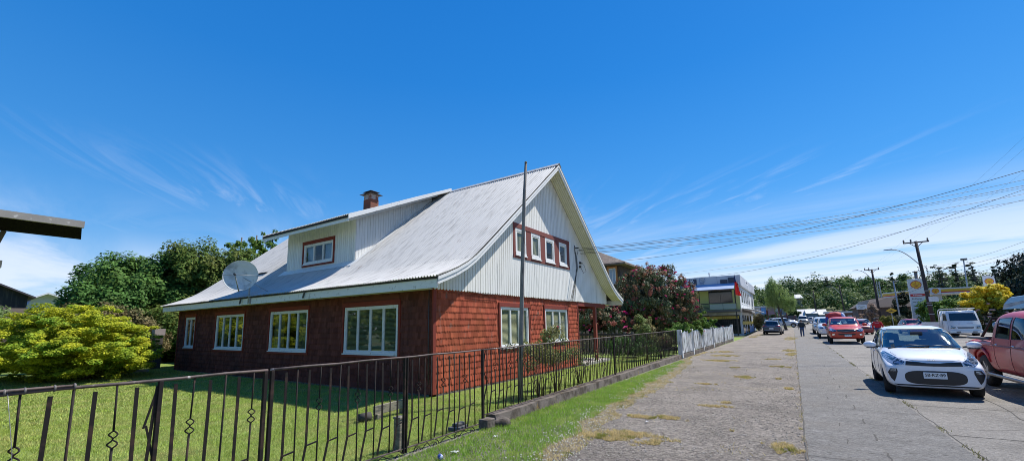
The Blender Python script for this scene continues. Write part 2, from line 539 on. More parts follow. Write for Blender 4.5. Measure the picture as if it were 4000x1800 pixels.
# far pavement
strip('far_sidewalk', lambda y: 13.2 if y < 51 else 13.2 - .03 * (y - 50), lambda y: 15.2, 8, 76, .11, WALKM, th=.3)
strip('forecourt', 12.6, 34, 77, 100, .01, ROADM)

# ------------------------------------------------------------------ grass
def blades(n, px, py, hgt, wid, z0=0.004, lean=0.5, hvar=0.4):
    """n grass blades (bent triangles pairs) at px, py"""
    a = RNG.uniform(0, 2 * np.pi, n); la = RNG.uniform(0, 2 * np.pi, n)
    h = hgt * (1 + RNG.uniform(-hvar, hvar, n)); le = lean * h * RNG.uniform(0.1, 1, n)
    wx = np.cos(a) * wid / 2; wy = np.sin(a) * wid / 2
    V = np.empty((n, 3, 3))
    V[:, 0] = np.stack([px - wx, py - wy, np.full(n, z0)], 1)
    V[:, 1] = np.stack([px + wx, py + wy, np.full(n, z0)], 1)
    V[:, 2] = np.stack([px + np.cos(la) * le, py + np.sin(la) * le, z0 + h], 1)
    V[:, :, 2] += zg(py)[:, None]
    return V.reshape(-1, 3), np.arange(3 * n).reshape(-1, 3)


def fnoise(x, y, s, seed=0):
    r = np.random.default_rng(seed); v = np.zeros_like(x)
    for k in range(7):
        a, b, p = r.uniform(-1, 1) * s, r.uniform(-1, 1) * s, r.uniform(0, 6.28)
        v += np.sin(x * a + y * b + p + 1.2 * np.sin(x * b * .7 - y * a * .9 + p * 2))
    return v / 7


GRASS = mat('grass_blades', (0.33, 0.41, 0.08), .6, var=.30, scale=1.6, island=.35, trans=.35, col2=(0.46, 0.44, 0.16), c2scale=1.7, c2lo=.44, c2hi=.62, spec=.15)
VERGE = mat('verge_blades', (0.25, 0.41, 0.06), .6, var=.25, scale=2.2, island=.35, trans=.45, spec=.1, col2=(0.36, 0.46, 0.10), c2scale=3)
STRAW = mat('dry_grass', (0.62, 0.50, 0.25), .8, var=.25, scale=3, island=.40, trans=.3, spec=.1, col2=(0.30, 0.30, 0.07), c2scale=3.4, c2lo=.54, c2hi=.62)
CLOVER = mat('clover_white', (0.62, 0.58, 0.46), .8, var=.2, scale=4, island=.2)

# lawn blades, dense near, thinner far
P = []
for (x0, x1, y0, y1, dens, h, w) in ((-7.5, -4.5, -.5, 7.6, 3600, .030, .007), (-12, -7.5, 0, 7.6, 1700, .032, .010), (-26, -12, 1.5, 9.0, 650, .038, .018), (-7.3, -4.6, 7.6, 21, 900, .035, .010)):
    n = int((x1 - x0) * (y1 - y0) * dens); x = RNG.uniform(x0, x1, n); y = RNG.uniform(y0, y1, n)
    P.append(blades(n, x, y, h, w, .004, .9))
off = 0; Vs = []; Fs = []
for v, f in P: Vs.append(v); Fs.append(f + off); off += len(v)
tag(nmesh('lawn_grass', np.concatenate(Vs), np.concatenate(Fs), GRASS), 'short mown green grass of the front lawn behind the iron fence', 'grass', kind='stuff')

# green verge outside the plinth: outer edge given by points read off the place
vy = np.array([-2, 3, 4.9, 6.1, 8.2, 11.2, 14.8, 18.7, 20.6, 23]); vx = np.array([-2.7, -2.6, -2.5, -2.62, -2.90, -3.0, -3.28, -3.6, -4.1, -4.2])
n = 120000; y = RNG.uniform(.5, 21.5, n) ** 1.0; x = RNG.uniform(-4.3, -2.5, n)
edge = np.interp(y, vy, vx) + .16 * fnoise(x, y, 7, 3)
gedge = np.interp(y, vy, vx - .34) + .22 * fnoise(x, y, 5, 4)
keep = (x < gedge) & (RNG.uniform(0, 1, n) < np.where(y < 12, 1, .6))
v, f = blades(keep.sum(), x[keep], y[keep], .055, .010, .006, .8, .5)
tag(nmesh('verge_grass', v, f, VERGE), 'bright green strip of grass along the foot of the fence plinth', 'grass', kind='stuff')
n = 120000; y = RNG.uniform(.5, 26, n); x = RNG.uniform(-4.35, -2.0, n)
edge = np.interp(y, vy, vx) + .20 * fnoise(x, y, 7, 3) + .08 * fnoise(x, y, 20, 5)
gedge = np.interp(y, vy, vx - .42) + .22 * fnoise(x, y, 5, 4)
keep = (x < edge) & (x > gedge)
X_, Y_ = x[keep], y[keep]
# dry tufts out on the gravel: centre x, y, radius x, radius y
PATCH = [(-2.15, 6.35, .70, .42), (-2.55, 6.15, .5, .25), (-2.45, 7.75, .55, .16), (-1.95, 7.9, .4, .22), (-0.28, 6.72, .25, .34), (-1.38, 9.35, .34, .15), (-1.35, 9.9, .2, .1), (-0.92, 7.4, .13, .10), (-1.36, 14.55, .36, .40), (-0.2, 25.5, .28, 1.6), (-.3, 28.6, .35, 1.2),
         (-0.6, 18.5, .5, .35), (-0.08, 10.1, .09, .2), (-2.9, 20.4, .8, .5), (-3.0, 23.5, .7, .6), (-0.9, 22, .3, .3), (-3.4, 26.5, .5, .7), (-1.9, 17.5, .25, .2), (-0.25, 12.6, .12, .2), (-.5, 14.6, .2, .15), (-0.35, 48, .6, 4.5), (-.04, 8.1, .07, .12), (-2.1, 12.6, .3, .1), (-3.2, 57, .7, 1.6), (-3.7, 52, .5, 2)]
xs = [X_]; ys_ = [Y_]
for i, (cx, cy, rx, ry) in enumerate(PATCH):
    k = int(min(11000, 26000 * rx * ry + 260)); a = RNG.uniform(0, 6.283, k); q = np.sqrt(RNG.uniform(0, 1, k)) * (1 + .30 * np.sin(a * 3 + i) + .2 * np.sin(a * 7 + 2 * i))
    X2 = cx + q * rx * np.cos(a); Y2 = cy + q * ry * np.sin(a); kp = (fnoise(X2, Y2, 14, 30 + i) + .6 * fnoise(X2, Y2, 42, 60 + i)) > (q - .62) * .9
    xs.append(X2[kp]); ys_.append(Y2[kp])
# thin dry fringe along the kerb line and scattered stubble
k = 2000; Y2 = RNG.uniform(3, 60, k); X2 = -0.02 - np.abs(RNG.normal(0, .02, k)); kp = fnoise(Y2 * 0, Y2, 6, 19) > .12; xs.append(X2[kp]); ys_.append(Y2[kp])
k = 15000; X2 = RNG.uniform(-4.2, -.1, k); Y2 = RNG.uniform(3, 30, k); kp = fnoise(X2, Y2, 4, 9) + .5 * fnoise(X2, Y2, 19, 10) > .38; xs.append(X2[kp]); ys_.append(Y2[kp])
X_ = np.concatenate(xs); Y_ = np.concatenate(ys_)
v, f = blades(len(X_), X_, Y_, .036, .010, .010, 1.3, .5)
tag(nmesh('dry_grass', v, f, STRAW), 'straw coloured dry grass tufts scattered over the gravel', 'dry grass', kind='stuff')
# clover heads
n = 2600; y = RNG.uniform(3, 21, n); x = np.interp(y, vy, vx) - .30 + RNG.normal(0, .22, n)
keep = (x > -4.3) & (fnoise(x, y, 5, 12) > -.15); x = x[keep]; y = y[keep]; n = len(x); r = .011 * (1 + .4 * RNG.uniform(-1, 1, n)); zz = RNG.uniform(.03, .06, n)
O = np.array([(1, 0, 0), (-1, 0, 0), (0, 1, 0), (0, -1, 0), (0, 0, 1), (0, 0, -1)]); T = np.array([(0, 2, 4), (2, 1, 4), (1, 3, 4), (3, 0, 4), (2, 0, 5), (1, 2, 5), (3, 1, 5), (0, 3, 5)])
V = np.stack([x, y, zz], 1)[:, None, :] + O[None] * r[:, None, None]; F = T[None] + 6 * np.arange(n)[:, None, None]
tag(nmesh('clover_flowers', V.reshape(-1, 3), F.reshape(-1, 3), CLOVER), 'small white clover heads along the outer edge of the verge', 'clover', kind='stuff')
# weeds in the gutter joint
k = 2600; y = RNG.uniform(5, 40, k); keep = fnoise(y * 0, y, 5, 21) > .12; y = y[keep]; x = 1.70 + RNG.normal(0, .03, len(y))
v, f = blades(len(y), x, y, .035, .010, .0, 1.0)
tag(nmesh('gutter_weeds', v, f, mat('weed', (0.20, 0.19, 0.05), .8, island=.3, trans=.3)), 'low yellowish weeds in the joint between sidewalk and road', 'weeds', kind='stuff')
# loose stones on the shoulder
n = 26000; x = RNG.uniform(-4.2, -.05, n); y = 3 + RNG.uniform(0, 1, n) ** 1.5 * 24; keep = x > np.interp(y, vy, vx) - .1; x = x[keep]; y = y[keep]; n = len(x)
r = .006 + .012 * RNG.uniform(0, 1, n) ** 4; sq = RNG.uniform(.5, 1.2, (n, 6, 1))
V = np.stack([x, y, r * .4 + .012], 1)[:, None, :] + O[None] * r[:, None, None] * sq * np.array([1, 1, .6]); F = T[None] + 6 * np.arange(n)[:, None, None]
tag(nmesh('loose_stones', V.reshape(-1, 3), F.reshape(-1, 3), mat('stones', (0.30, 0.275, 0.245), .9, island=.45)), 'small loose grey stones on the gravel shoulder', 'gravel', kind='stuff')
# ================================================================== THE RED SHINGLED HOUSE
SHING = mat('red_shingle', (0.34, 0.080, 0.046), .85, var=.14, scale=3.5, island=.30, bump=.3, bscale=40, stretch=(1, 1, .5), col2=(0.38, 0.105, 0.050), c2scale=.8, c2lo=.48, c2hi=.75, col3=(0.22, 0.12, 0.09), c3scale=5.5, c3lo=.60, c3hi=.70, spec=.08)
REDTRIM = mat('red_trim', (0.20, 0.035, 0.022), .7, var=.2, scale=6, bump=.2, spec=.3)
WBOARD = mat('white_boards', (0.74, 0.73, 0.69), .7, var=.07, scale=2.5, island=.045, bump=.25, bscale=30, stretch=(1, 1, .15), col2=(0.50, 0.50, 0.48), c2scale=7, c2lo=.58, c2hi=.74, spec=.3)
WTRIM = mat('white_trim', (0.72, 0.72, 0.70), .6, var=.08, scale=6, bump=.15, col2=(0.42, 0.40, 0.37), c2scale=9, c2lo=.6, c2hi=.7, spec=.3)
SOFF = mat('soffit_boards', (0.66, 0.64, 0.52), .75, var=.08, scale=3, island=.04, col2=(0.42, 0.40, 0.30), c2scale=6, c2lo=.6, c2hi=.75)
ROOFM = mat('corrugated_sheet', (0.50, 0.49, 0.465), .60, var=.10, scale=1.2, col2=(0.33, 0.325, 0.31), c2scale=2.2, c2lo=.5, c2hi=.68, stretch=(5, .5, .5), metal=0.0, spec=.25, col3=(0.22, 0.19, 0.17), c3scale=2.6, c3lo=.62, c3hi=.74)
DARKM = mat('dark_gap', (0.03, 0.03, 0.03), .9)
GLASS = glass('window_glass', (0.85, 0.9, 0.86), .92, .02)
GLASSD = glass('window_glass_side', (0.7, 0.8, 0.75), .7, .12)
BLIND = mat('blind_slats', (0.62, 0.56, 0.32), .7, var=.1)
CURT = mat('curtain', (0.35, 0.33, 0.22), .9, var=.2, scale=9)
INTER = mat('dark_room', (0.035, 0.032, 0.03), .9)
CONC = mat('old_concrete', (0.175, 0.15, 0.13), .95, var=.3, scale=9, bump=1.0, bscale=22, col2=(0.075, 0.062, 0.05), c2scale=3, c2lo=.46, c2hi=.62, col3=(0.24, 0.16, 0.05), c3scale=5, c3lo=.62, c3hi=.7, spec=.1)

HX = -7.4            # street face
HY = 7.64            # side face towards the camera
HL = -23.1           # far left end
HR = 19.1            # right end of the gable
RIDGE = 13.6
XE = -6.80           # front edge of the roof
XB = -23.7
PROF = [(7.15, 2.86), (7.45, 2.97), (7.85, 3.13), (8.25, 3.33), (8.6, 3.55), (9.0, 3.86), (9.6, 4.345), (13.6, 7.63)]
MIR = [(2 * RIDGE - y, z) for y, z in reversed(PROF[:-1])]
FULL = PROF + MIR


def zroof(y):
    return float(np.interp(y, [p[0] for p in FULL], [p[1] for p in FULL]))


house = thing('shingled_house', 'big red shingled house with a steep white corrugated roof and white gable facing the street', 'house', (-15, 13, 0))


SHINGS = mat('red_shingle_shaded', (0.150, 0.050, 0.037), .85, var=.18, scale=2.5, island=.28, bump=.3, bscale=40, stretch=(1, 1, .5), col2=(0.11, 0.045, 0.036), c2scale=1.0, c2lo=.48, c2hi=.66, spec=.08)  # unfaded red, darkened further so the side wall's shade is in its colour


def shingles(mb, a, b, z0, z1, nrm, holes, row=.165, wid=.102):
    """rows of round-ended shingles on the wall from a to b (xy), facing nrm; holes: (u0,u1,z0,z1) left free"""
    a = Vector((a[0], a[1], 0)); b = Vector((b[0], b[1], 0)); d = (b - a); ln = d.length; d.normalize(); nv = Vector((nrm[0], nrm[1], 0))
    k = 0; z = z0
    while z < z1 - .03:
        u = -wid * (.5 if k % 2 else 0) - rnd.uniform(0, .02)
        while u < ln:
            w = wid * rnd.uniform(.82, 1.15); u0 = max(u, 0); u1 = min(u + w - .011, ln); u += w
            if u1 - u0 < .03: continue
            zt = min(z + row * 1.12, z1); zb = z - rnd.uniform(0, .012); uc = (u0 + u1) / 2; zc = z + row * .5
            if any(h[0] - .02 < uc < h[1] + .02 and h[2] - .06 < zc < h[3] + .06 for h in holes): continue
            th = .014 + rnd.uniform(0, .010); c = .020 + rnd.uniform(0, .016)
            pts = [(u0, zt, .003), (u0, zb + c, th), (u0 + (u1 - u0) * .20, zb + .003, th), ((u0 + u1) / 2, zb, th), (u1 - (u1 - u0) * .30, zb + .002, th), (u1, zb + c * 1.4, th), (u1, zt, .003)]
            o = len(mb.v)
            for (uu, zz, t) in pts: mb.v.append(tuple(a + d * uu + nv * t + Vector((0, 0, zz))))
            for (uu, zz, t) in pts[1:6]: mb.v.append(tuple(a + d * uu + Vector((0, 0, zz + .004)) + nv * .001))
            mb.f.append((o, o + 1, o + 2, o + 3, o + 4, o + 5, o + 6)); mb.sm.append(False)
            for i in range(4): mb.f.append((o + 1 + i, o + 7 + i, o + 8 + i, o + 2 + i)); mb.sm.append(False)
        z += row; k += 1


def wall_cells(mb, P, ln, z0, z1, holes, th):
    """solid wall with openings: P(u, z, depth) gives the point"""
    us = sorted({0, ln} | {h[0] for h in holes} | {h[1] for h in holes}); zs = sorted({z0, z1} | {h[2] for h in holes} | {h[3] for h in holes})
    for i in range(len(us) - 1):
        for j in range(len(zs) - 1):
            uc, zc = (us[i] + us[i + 1]) / 2, (zs[j] + zs[j + 1]) / 2
            if any(h[0] < uc < h[1] and h[2] < zc < h[3] for h in holes): continue
            vs = [P(u, zz, t) for t in (0, -th) for u, zz in ((us[i], zs[j]), (us[i + 1], zs[j]), (us[i + 1], zs[j + 1]), (us[i], zs[j + 1]))]
            mb.add(vs, [(0, 1, 2, 3), (7, 6, 5, 4), (0, 4, 5, 1), (1, 5, 6, 2), (2, 6, 7, 3), (3, 7, 4, 0)])


# front (street) face: u runs along +Y from HY; side face: u runs along +X from HL
F_HOLES = [(10.52 - HY, 12.12 - HY, 1.02, 2.25), (13.30 - HY, 15.06 - HY, 1.08, 2.25)]
S_WIN = [(-22.28, -21.33, 1.02, 2.30), (-19.30, -17.03, 1.00, 2.30), (-15.13, -12.85, .99, 2.30), (-10.93, -8.66, 0.98, 2.28)]
S_HOLES = [(a - HL, b - HL, c, d) for a, b, c, d in S_WIN]
wl = MB()
wall_cells(wl, lambda u, z_, t: Vector((HX + t, HY + u, z_)), 16.1 - HY, 0, 2.74, F_HOLES, .12)
wall_cells(wl, lambda u, z_, t: Vector((HL + u, HY - t, z_)), HX - HL - .12, 0, 2.74, S_HOLES, .12)
wl.box(HL, HL + .12, HY + .12, 2 * RIDGE - HY, 0, 2.74)                      # far end
wl.box(HL + .12, HX - 3.2, 2 * RIDGE - HY - .12, 2 * RIDGE - HY, 0, 2.74)          # back
wl.box(HX - 3.2, HX - 3.08, 16.1, 2 * RIDGE - HY, 0, 2.74)                     # inner wall of the porch
wl.box(HX - 3.08, HX - .12, 15.98, 16.1, 0, 2.74)
shingles(wl, (HX + .001, HY + .07), (HX + .001, 16.02), .06, 2.58, (1, 0), [(h[0] - .13 - .07, h[1] + .13 - .07, h[2] - .12, h[3] + .17) for h in F_HOLES])
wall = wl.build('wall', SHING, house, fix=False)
wl = MB()
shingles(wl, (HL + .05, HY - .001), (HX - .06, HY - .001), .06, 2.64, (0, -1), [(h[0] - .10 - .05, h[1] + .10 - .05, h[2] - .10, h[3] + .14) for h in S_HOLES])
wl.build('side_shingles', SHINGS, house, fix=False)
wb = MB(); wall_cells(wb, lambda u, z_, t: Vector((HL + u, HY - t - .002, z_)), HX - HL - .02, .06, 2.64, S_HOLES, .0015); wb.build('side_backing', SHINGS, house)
fl = MB(); fl.box(HL + .13, HX - .13, HY + .13, 15.97, .25, .30); fl.box(HL + .13, HX - .13, HY + .13, 15.97, 2.66, 2.70); fl.build('floor_slab', INTER, house)
iw = MB(); iw.box(HL + .2, HX - .2, 10.4, 10.5, .30, 2.66)      # a partition inside, seen through the panes
for x in (-20.4, -16.2, -11.9): iw.box(x, x + .1, HY + .14, 10.4, .30, 2.66)
iw.build('room_partition', mat('room_wall', (0.16, 0.14, 0.11), .9), house)
fd = MB(); fd.box(HL - .015, HX + .012, HY - .012, HY + .1, -.1, .055); fd.box(HX - .1, HX + .012, HY - .012, 16.1, -.1, .055)
fd.build('foundation', CONC, house)
cb = MB()
cb.box(HX - .02, HX + .035, HY - .035, HY + .07, .056, 2.64); cb.build('corner_board', REDTRIM, house, bevel=.004); cb = MB(); cb.box(HX + .001, HX + .03, 16.02, 16.103, .056, 2.64); cb.build('corner_board', REDTRIM, house, bevel=.004); cb = MB()
cb.box(HL - .02, HL + .06, HY - .03, HY, .056, 2.66)
cb.build('corner_board', REDTRIM, house, bevel=.004)


def casement(parent, P, u0, u1, z0, z1, npane, kind='window', trim=None, blind=None, fw=.055, glassm=None, open_w=0.0, trimw=.10):
    """a white window in the opening: P(u, z, out). Frame > panes, blind, red surround"""
    fr = MB()

    def bar(a0, a1, b0, b1, t0, t1, mb=fr):
        vs = [P(a, b, t) for t in (t1, t0) for a, b in ((a0, b0), (a1, b0), (a1, b1), (a0, b1))]
        mb.add(vs, [(0, 1, 2, 3), (7, 6, 5, 4), (0, 4, 5, 1), (1, 5, 6, 2), (2, 6, 7, 3), (3, 7, 4, 0)])
    bar(u0, u1, z0, z0 + fw, -.07, .035); bar(u0, u1, z1 - fw, z1, -.07, .02)
    bar(u0, u0 + fw * .8, z0 + fw, z1 - fw, -.07, .02); bar(u1 - fw * .8, u1, z0 + fw, z1 - fw, -.07, .02)
    bar(u0 - .03, u1 + .03, z0 - .035, z0 - .002, -.02, .06)
    w = (u1 - u0 - 1.6 * fw) / npane
    for i in range(npane):
        a = u0 + .8 * fw + i * w; s = fw * .62
        bar(a + .006, a + s, z0 + fw, z1 - fw, -.045, .008); bar(a + w - s, a + w - .006, z0 + fw, z1 - fw, -.045, .008)
        bar(a + s, a + w - s, z0 + fw, z0 + fw + s, -.045, .008); bar(a + s, a + w - s, z1 - fw - s, z1 - fw, -.045, .008)
    win = fr.build('window', WTRIM, parent)
    for i in range(npane):
        a = u0 + .8 * fw + i * w; g = MB(); s = fw * .5
        g.add([P(a + s, z0 + fw, -.02), P(a + w - s, z0 + fw, -.02), P(a + w - s, z1 - fw, -.02), P(a + s, z1 - fw, -.02)], [(0, 1, 2, 3)])
        g.build('pane', glassm or GLASS, win, fix=False)
    if trim:
        tm = MB(); tw = trimw
        bar(u0 - tw, u1 + tw, z1 + .002, z1 + tw * 1.35, 0, .045, tm); bar(u0 - tw, u1 + tw, z0 - tw, z0 - .037, 0, .04, tm)
        bar(u0 - tw, u0 - .032, z0 - .036, z1, 0, .038, tm); bar(u1 + .032, u1 + tw, z0 - .036, z1, 0, .038, tm)
        tm.build('surround', trim, win, bevel=.004)
    if blind == 'slats':
        b = MB(); k = int((z1 - z0 - .1) / .034)
        for i in range(k):
            zz = z0 + .06 + i * .034
            vs = [P(u0 + .04, zz, -.03), P(u1 - .04, zz, -.03), P(u1 - .04, zz + .024, -.05), P(u0 + .04, zz + .024, -.05)]
            b.add(vs, [(0, 1, 2, 3)])
        for f in (.2, .5, .8): bar(u0 + (u1 - u0) * f - .004, u0 + (u1 - u0) * f + .004, z0 + .05, z1 - .05, -.056, -.052, b)
        b.build('blind', BLIND, win, fix=False)
    elif blind == 'curtain':
        b = MB(); k = 46; pts = []
        for i in range(k + 1):
            f = i / k
            if .30 < f < .62: continue
            pts.append((u0 + .03 + (u1 - u0 - .06) * f, -.13 + .025 * math.sin(i * 1.9)))
        for i in range(len(pts) - 1):
            if pts[i + 1][0] - pts[i][0] > (u1 - u0) / k * 1.6: continue
            b.add([P(pts[i][0], z0 + .02, pts[i][1]), P(pts[i + 1][0], z0 + .02, pts[i + 1][1]), P(pts[i + 1][0], z1 - .02, pts[i + 1][1]), P(pts[i][0], z1 - .02, pts[i][1])], [(0, 1, 2, 3)], True)
        b.build('curtain', CURT, win, fix=False)
    return win


PF = lambda u, z_, t: Vector((HX + t, HY + u, z_))
PS = lambda u, z_, t: Vector((HL + u, HY - t, z_))
casement(house, PF, *F_HOLES[0], 3, trim=REDTRIM, blind='slats', glassm=GLASS)
casement(house, PF, *F_HOLES[1], 3, trim=REDTRIM, blind='slats')
for (h, n, bl) in zip(S_HOLES, (2, 4, 4, 4), ('curtain', 'curtain', 'curtain', 'slats')): casement(house, PS, *h, n, trim=REDTRIM, blind=bl, glassm=GLASSD)

# ---- gable of white vertical boards with rounded ends
gb = MB(); gbk = MB()
y = HY - .06; i = 0
UW = (11.20, 15.34, 3.86, 5.03)
while y < HR + .1:
    w = .118; y0, y1 = y + .009, y + w - .009; y += w
    def seg(za, zb_, round_=False):
        zt0, zt1 = (zb_(y0), zb_(y1)) if callable(zb_) else (zb_, zb_)
        if min(zt0, zt1) <= za + .02: return
        x0, x1 = HX + .045, HX + .068
        pts = [(y0, za + (.035 if round_ else 0))]
        if round_: pts += [(y0 + .03, za + .008), ((y0 + y1) / 2, za), (y1 - .03, za + .008)]
        pts += [(y1, za + (.035 if round_ else 0)), (y1, zt1), (y0, zt0)]
        gb.prism(pts, 'x', x0, x1)
    top = lambda yy: zroof(yy) - .10
    yc = (y0 + y1) / 2
    zb0 = 2.60 + rnd.uniform(-.006, .006)
    if UW[0] - .02 < yc < UW[1] + .02:
        seg(zb0, UW[2], True); seg(UW[3], top)
    else: seg(zb0, top, True)
gb.build('gable', WBOARD, house, fix=False)
gpoly = [(p[0], p[1] - .11) for p in FULL if HY - .02 < p[0] < HR]
gpoly = [(HY - .06, 2.72), (HY - .06, zroof(HY - .06) - .11)] + gpoly + [(HR + .1, zroof(HR + .1) - .11), (HR + .1, 2.72)]
# backing of the gable with the strip window opening left free
gk = MB()
ysamp = sorted(set([HY - .06, HR + .1, UW[0] + .1, UW[1] - .1] + [p[0] for p in gpoly]))
for a, b in zip(ysamp[:-1], ysamp[1:]):
    ta, tb = zroof(a) - .11, zroof(b) - .11
    if UW[0] < (a + b) / 2 < UW[1]:
        gk.prism([(a, 2.745), (b, 2.745), (b, UW[2] + .1), (a, UW[2] + .1)], 'x', HX - .08, HX + .04)
        gk.prism([(a, UW[3] - .08), (b, UW[3] - .08), (b, tb), (a, ta)], 'x', HX - .08, HX + .04)
    else: gk.prism([(a, 2.745), (b, 2.745), (b, tb), (a, ta)], 'x', HX - .08, HX + .04)
gk.build('gable_backing', DARKM, house)
gw = MB(); gw.box(HX - .6, HX - .5, 11.2, 15.8, 2.9, 5.3); gw.build('attic_room', INTER, house)
# strip window: red surround, four white casements
st = MB(); X0, X1 = HX + .03, HX + .095
st.box(X0, X1, UW[0], UW[1], UW[3] - .16, UW[3]); st.box(X0, X1, UW[0], UW[1], UW[2], UW[2] + .11)
wins = [(11.34, 12.00), (12.34, 12.98), (13.33, 14.05), (14.44, 15.10)]
zs0, zs1 = UW[2] + .11, UW[3] - .16
cuts = [UW[0]] + [v for w_ in wins for v in w_] + [UW[1]]
for a, b in zip(cuts[0::2], cuts[1::2]): st.box(X0, X1 - .012, a, b, zs0, zs1)
st.build('window_surround', mat('red_paint_bright', (0.17, 0.035, 0.024), .7, var=.2, scale=5, bump=.2), house, bevel=.004)
PG = lambda u, z_, t: Vector((HX + .06 + t, u, z_))
for k, (a, b) in enumerate(wins): casement(house, PG, a, b, zs0, zs1, 1, blind='slats' if k in (0, 1) else None, fw=.085)

# ---- roof: corrugated sheets following the flared profile
def corrugated(name, prof, x0, x1, parent, m, pitch=.098, amp=.019, lift=0.0, sub=8):
    n = int((x1 - x0) / pitch * sub); xs_ = np.linspace(x0, x1, n + 1)
    Y, Zz = np.array([p[0] for p in prof]), np.array([p[1] for p in prof])
    ty = np.gradient(Y); tz = np.gradient(Zz); ln = np.hypot(ty, tz); ny, nz = -tz / ln, ty / ln
    if nz.mean() < 0: ny, nz = -ny, -nz
    a = amp * np.cos(xs_ / pitch * 2 * np.pi)
    V = np.empty((len(prof), n + 1, 3))
    sg = 0.004 * np.sin(xs_[None, :] * 1.7 + Y[:, None] * 2)
    V[:, :, 0] = xs_[None, :]; V[:, :, 1] = Y[:, None] + ny[:, None] * (a[None, :] + lift + sg); V[:, :, 2] = Zz[:, None] + nz[:, None] * (a[None, :] + lift + sg)
    idx = np.arange(len(prof) * (n + 1)).reshape(len(prof), n + 1)
    F = np.stack([idx[:-1, :-1], idx[:-1, 1:], idx[1:, 1:], idx[1:, :-1]], -1).reshape(-1, 4)
    return nmesh(name, V.reshape(-1, 3), F, m, parent, smooth=True)


corrugated('roof', [(7.08, 2.845)] + PROF[:4] + [(8.60, 3.55), (8.75, 3.665)], XB, XE + .03, house, ROOFM, lift=.004)
corrugated('roof', [(8.45, 3.445)] + PROF[4:-1] + [(10.5, zroof(10.5)), (11.5, zroof(11.5)), (12.6, zroof(12.6)), PROF[-1]], XB, XE + .03, house, ROOFM, lift=.016)
corrugated('roof', [PROF[-1]] + MIR + [(2 * RIDGE - 7.08, 2.845)], XB, XE + .03, house, ROOFM, lift=.012, sub=5)
rc = MB()
for s in (-1, 1): rc.add([(XB, RIDGE, 7.69), (XE + .05, RIDGE, 7.69), (XE + .05, RIDGE + s * .17, 7.55), (XB, RIDGE + s * .17, 7.55)], [(0, 1, 2, 3)])
rc.build('ridge_cap', ROOFM, house, fix=False)
# deck under the sheets, bargeboards, soffit, eave boards
dk = MB()
for (a, b) in zip(FULL[:-1], FULL[1:]):
    dk.add([(XB + .03, a[0], a[1] - .03), (XE, a[0], a[1] - .03), (XE, b[0], b[1] - .03), (XB + .03, b[0], b[1] - .03)], [(0, 1, 2, 3)])
    dk.add([(XB + .03, a[0], a[1] - .07), (XE - .03, a[0], a[1] - .07), (XE - .03, b[0], b[1] - .07), (XB + .03, b[0], b[1] - .07)], [(0, 3, 2, 1)])
dk.add([(XB + .03, 7.15, 2.83), (XE, 7.15, 2.83), (XE, 7.15, 2.79), (XB + .03, 7.15, 2.79)], [(0, 3, 2, 1)])
dk.build('roof_deck', mat('tar_edge', (0.035, 0.033, 0.032), .9), house, fix=False)
bb = MB()
for (a, b) in zip(FULL[:-1], FULL[1:]):
    for (xa, xb, d0, d1) in ((XE - .025, XE + .004, .035, .21), (XE + .005, XE + .028, .028, .10)):
        bb.add([(xa, a[0], a[1] - d0), (xb, a[0], a[1] - d0), (xb, a[0], a[1] - d1), (xa, a[0], a[1] - d1), (xa, b[0], b[1] - d0), (xb, b[0], b[1] - d0), (xb, b[0], b[1] - d1), (xa, b[0], b[1] - d1)],
               [(0, 1, 5, 4), (1, 2, 6, 5), (2, 3, 7, 6), (3, 0, 4, 7)])
bb.build('bargeboard', WTRIM, house)
ea = MB(); ea.box(XB + .05, XE - .03, 7.165, 7.195, 2.58, 2.80)
ea.build('eave_board', WTRIM, house); ea = MB(); ea.box(XB + .05, XE - .03, 2 * RIDGE - 7.195, 2 * RIDGE - 7.165, 2.58, 2.80)
ea.build('eave_board', WTRIM, house)
sf = MB(); nb = 6
for (a, b) in zip(FULL[:-1], FULL[1:]):       # sloping boards under the front overhang
    for i in range(nb):
        xa = HX + .07 + (XE - .03 - HX - .07) * i / nb; xb = HX + .07 + (XE - .03 - HX - .07) * (i + 1) / nb - .006
        sf.add([(xa, a[0], a[1] - .085), (xb, a[0], a[1] - .085), (xb, b[0], b[1] - .085), (xa, b[0], b[1] - .085)], [(0, 3, 2, 1)])
for i in range(4):
    ya = 7.2 + .11 * i; sf.box(XB + .05, HX, ya, ya + .104, 2.60, 2.615)
    ya = 2 * RIDGE - 7.2 - .11 * (i + 1); sf.box(XB + .05, HX, ya, ya + .104, 2.60, 2.615)
sf.build('soffit', SOFF, house, fix=False)
# steel bracket ends poking out of the eave board
for x in (-12.2, -16.2):
    b_ = MB(); b_.beam((x, 7.10, 2.80), (x - .12, 7.12, 2.62), .05, .02); b_.build('gutter_bracket', mat('bracket_steel', (0.12, 0.12, 0.12), .6, metal=.4), house)
# far gable end: plain boards
ge = MB(); ge.prism([(HY, 2.74)] + [(p[0], p[1] - .11) for p in FULL if HY < p[0] < 2 * RIDGE - HY] + [(2 * RIDGE - HY, 2.74)], 'x', HL, HL + .1)
ge.build('rear_gable', WBOARD, house)

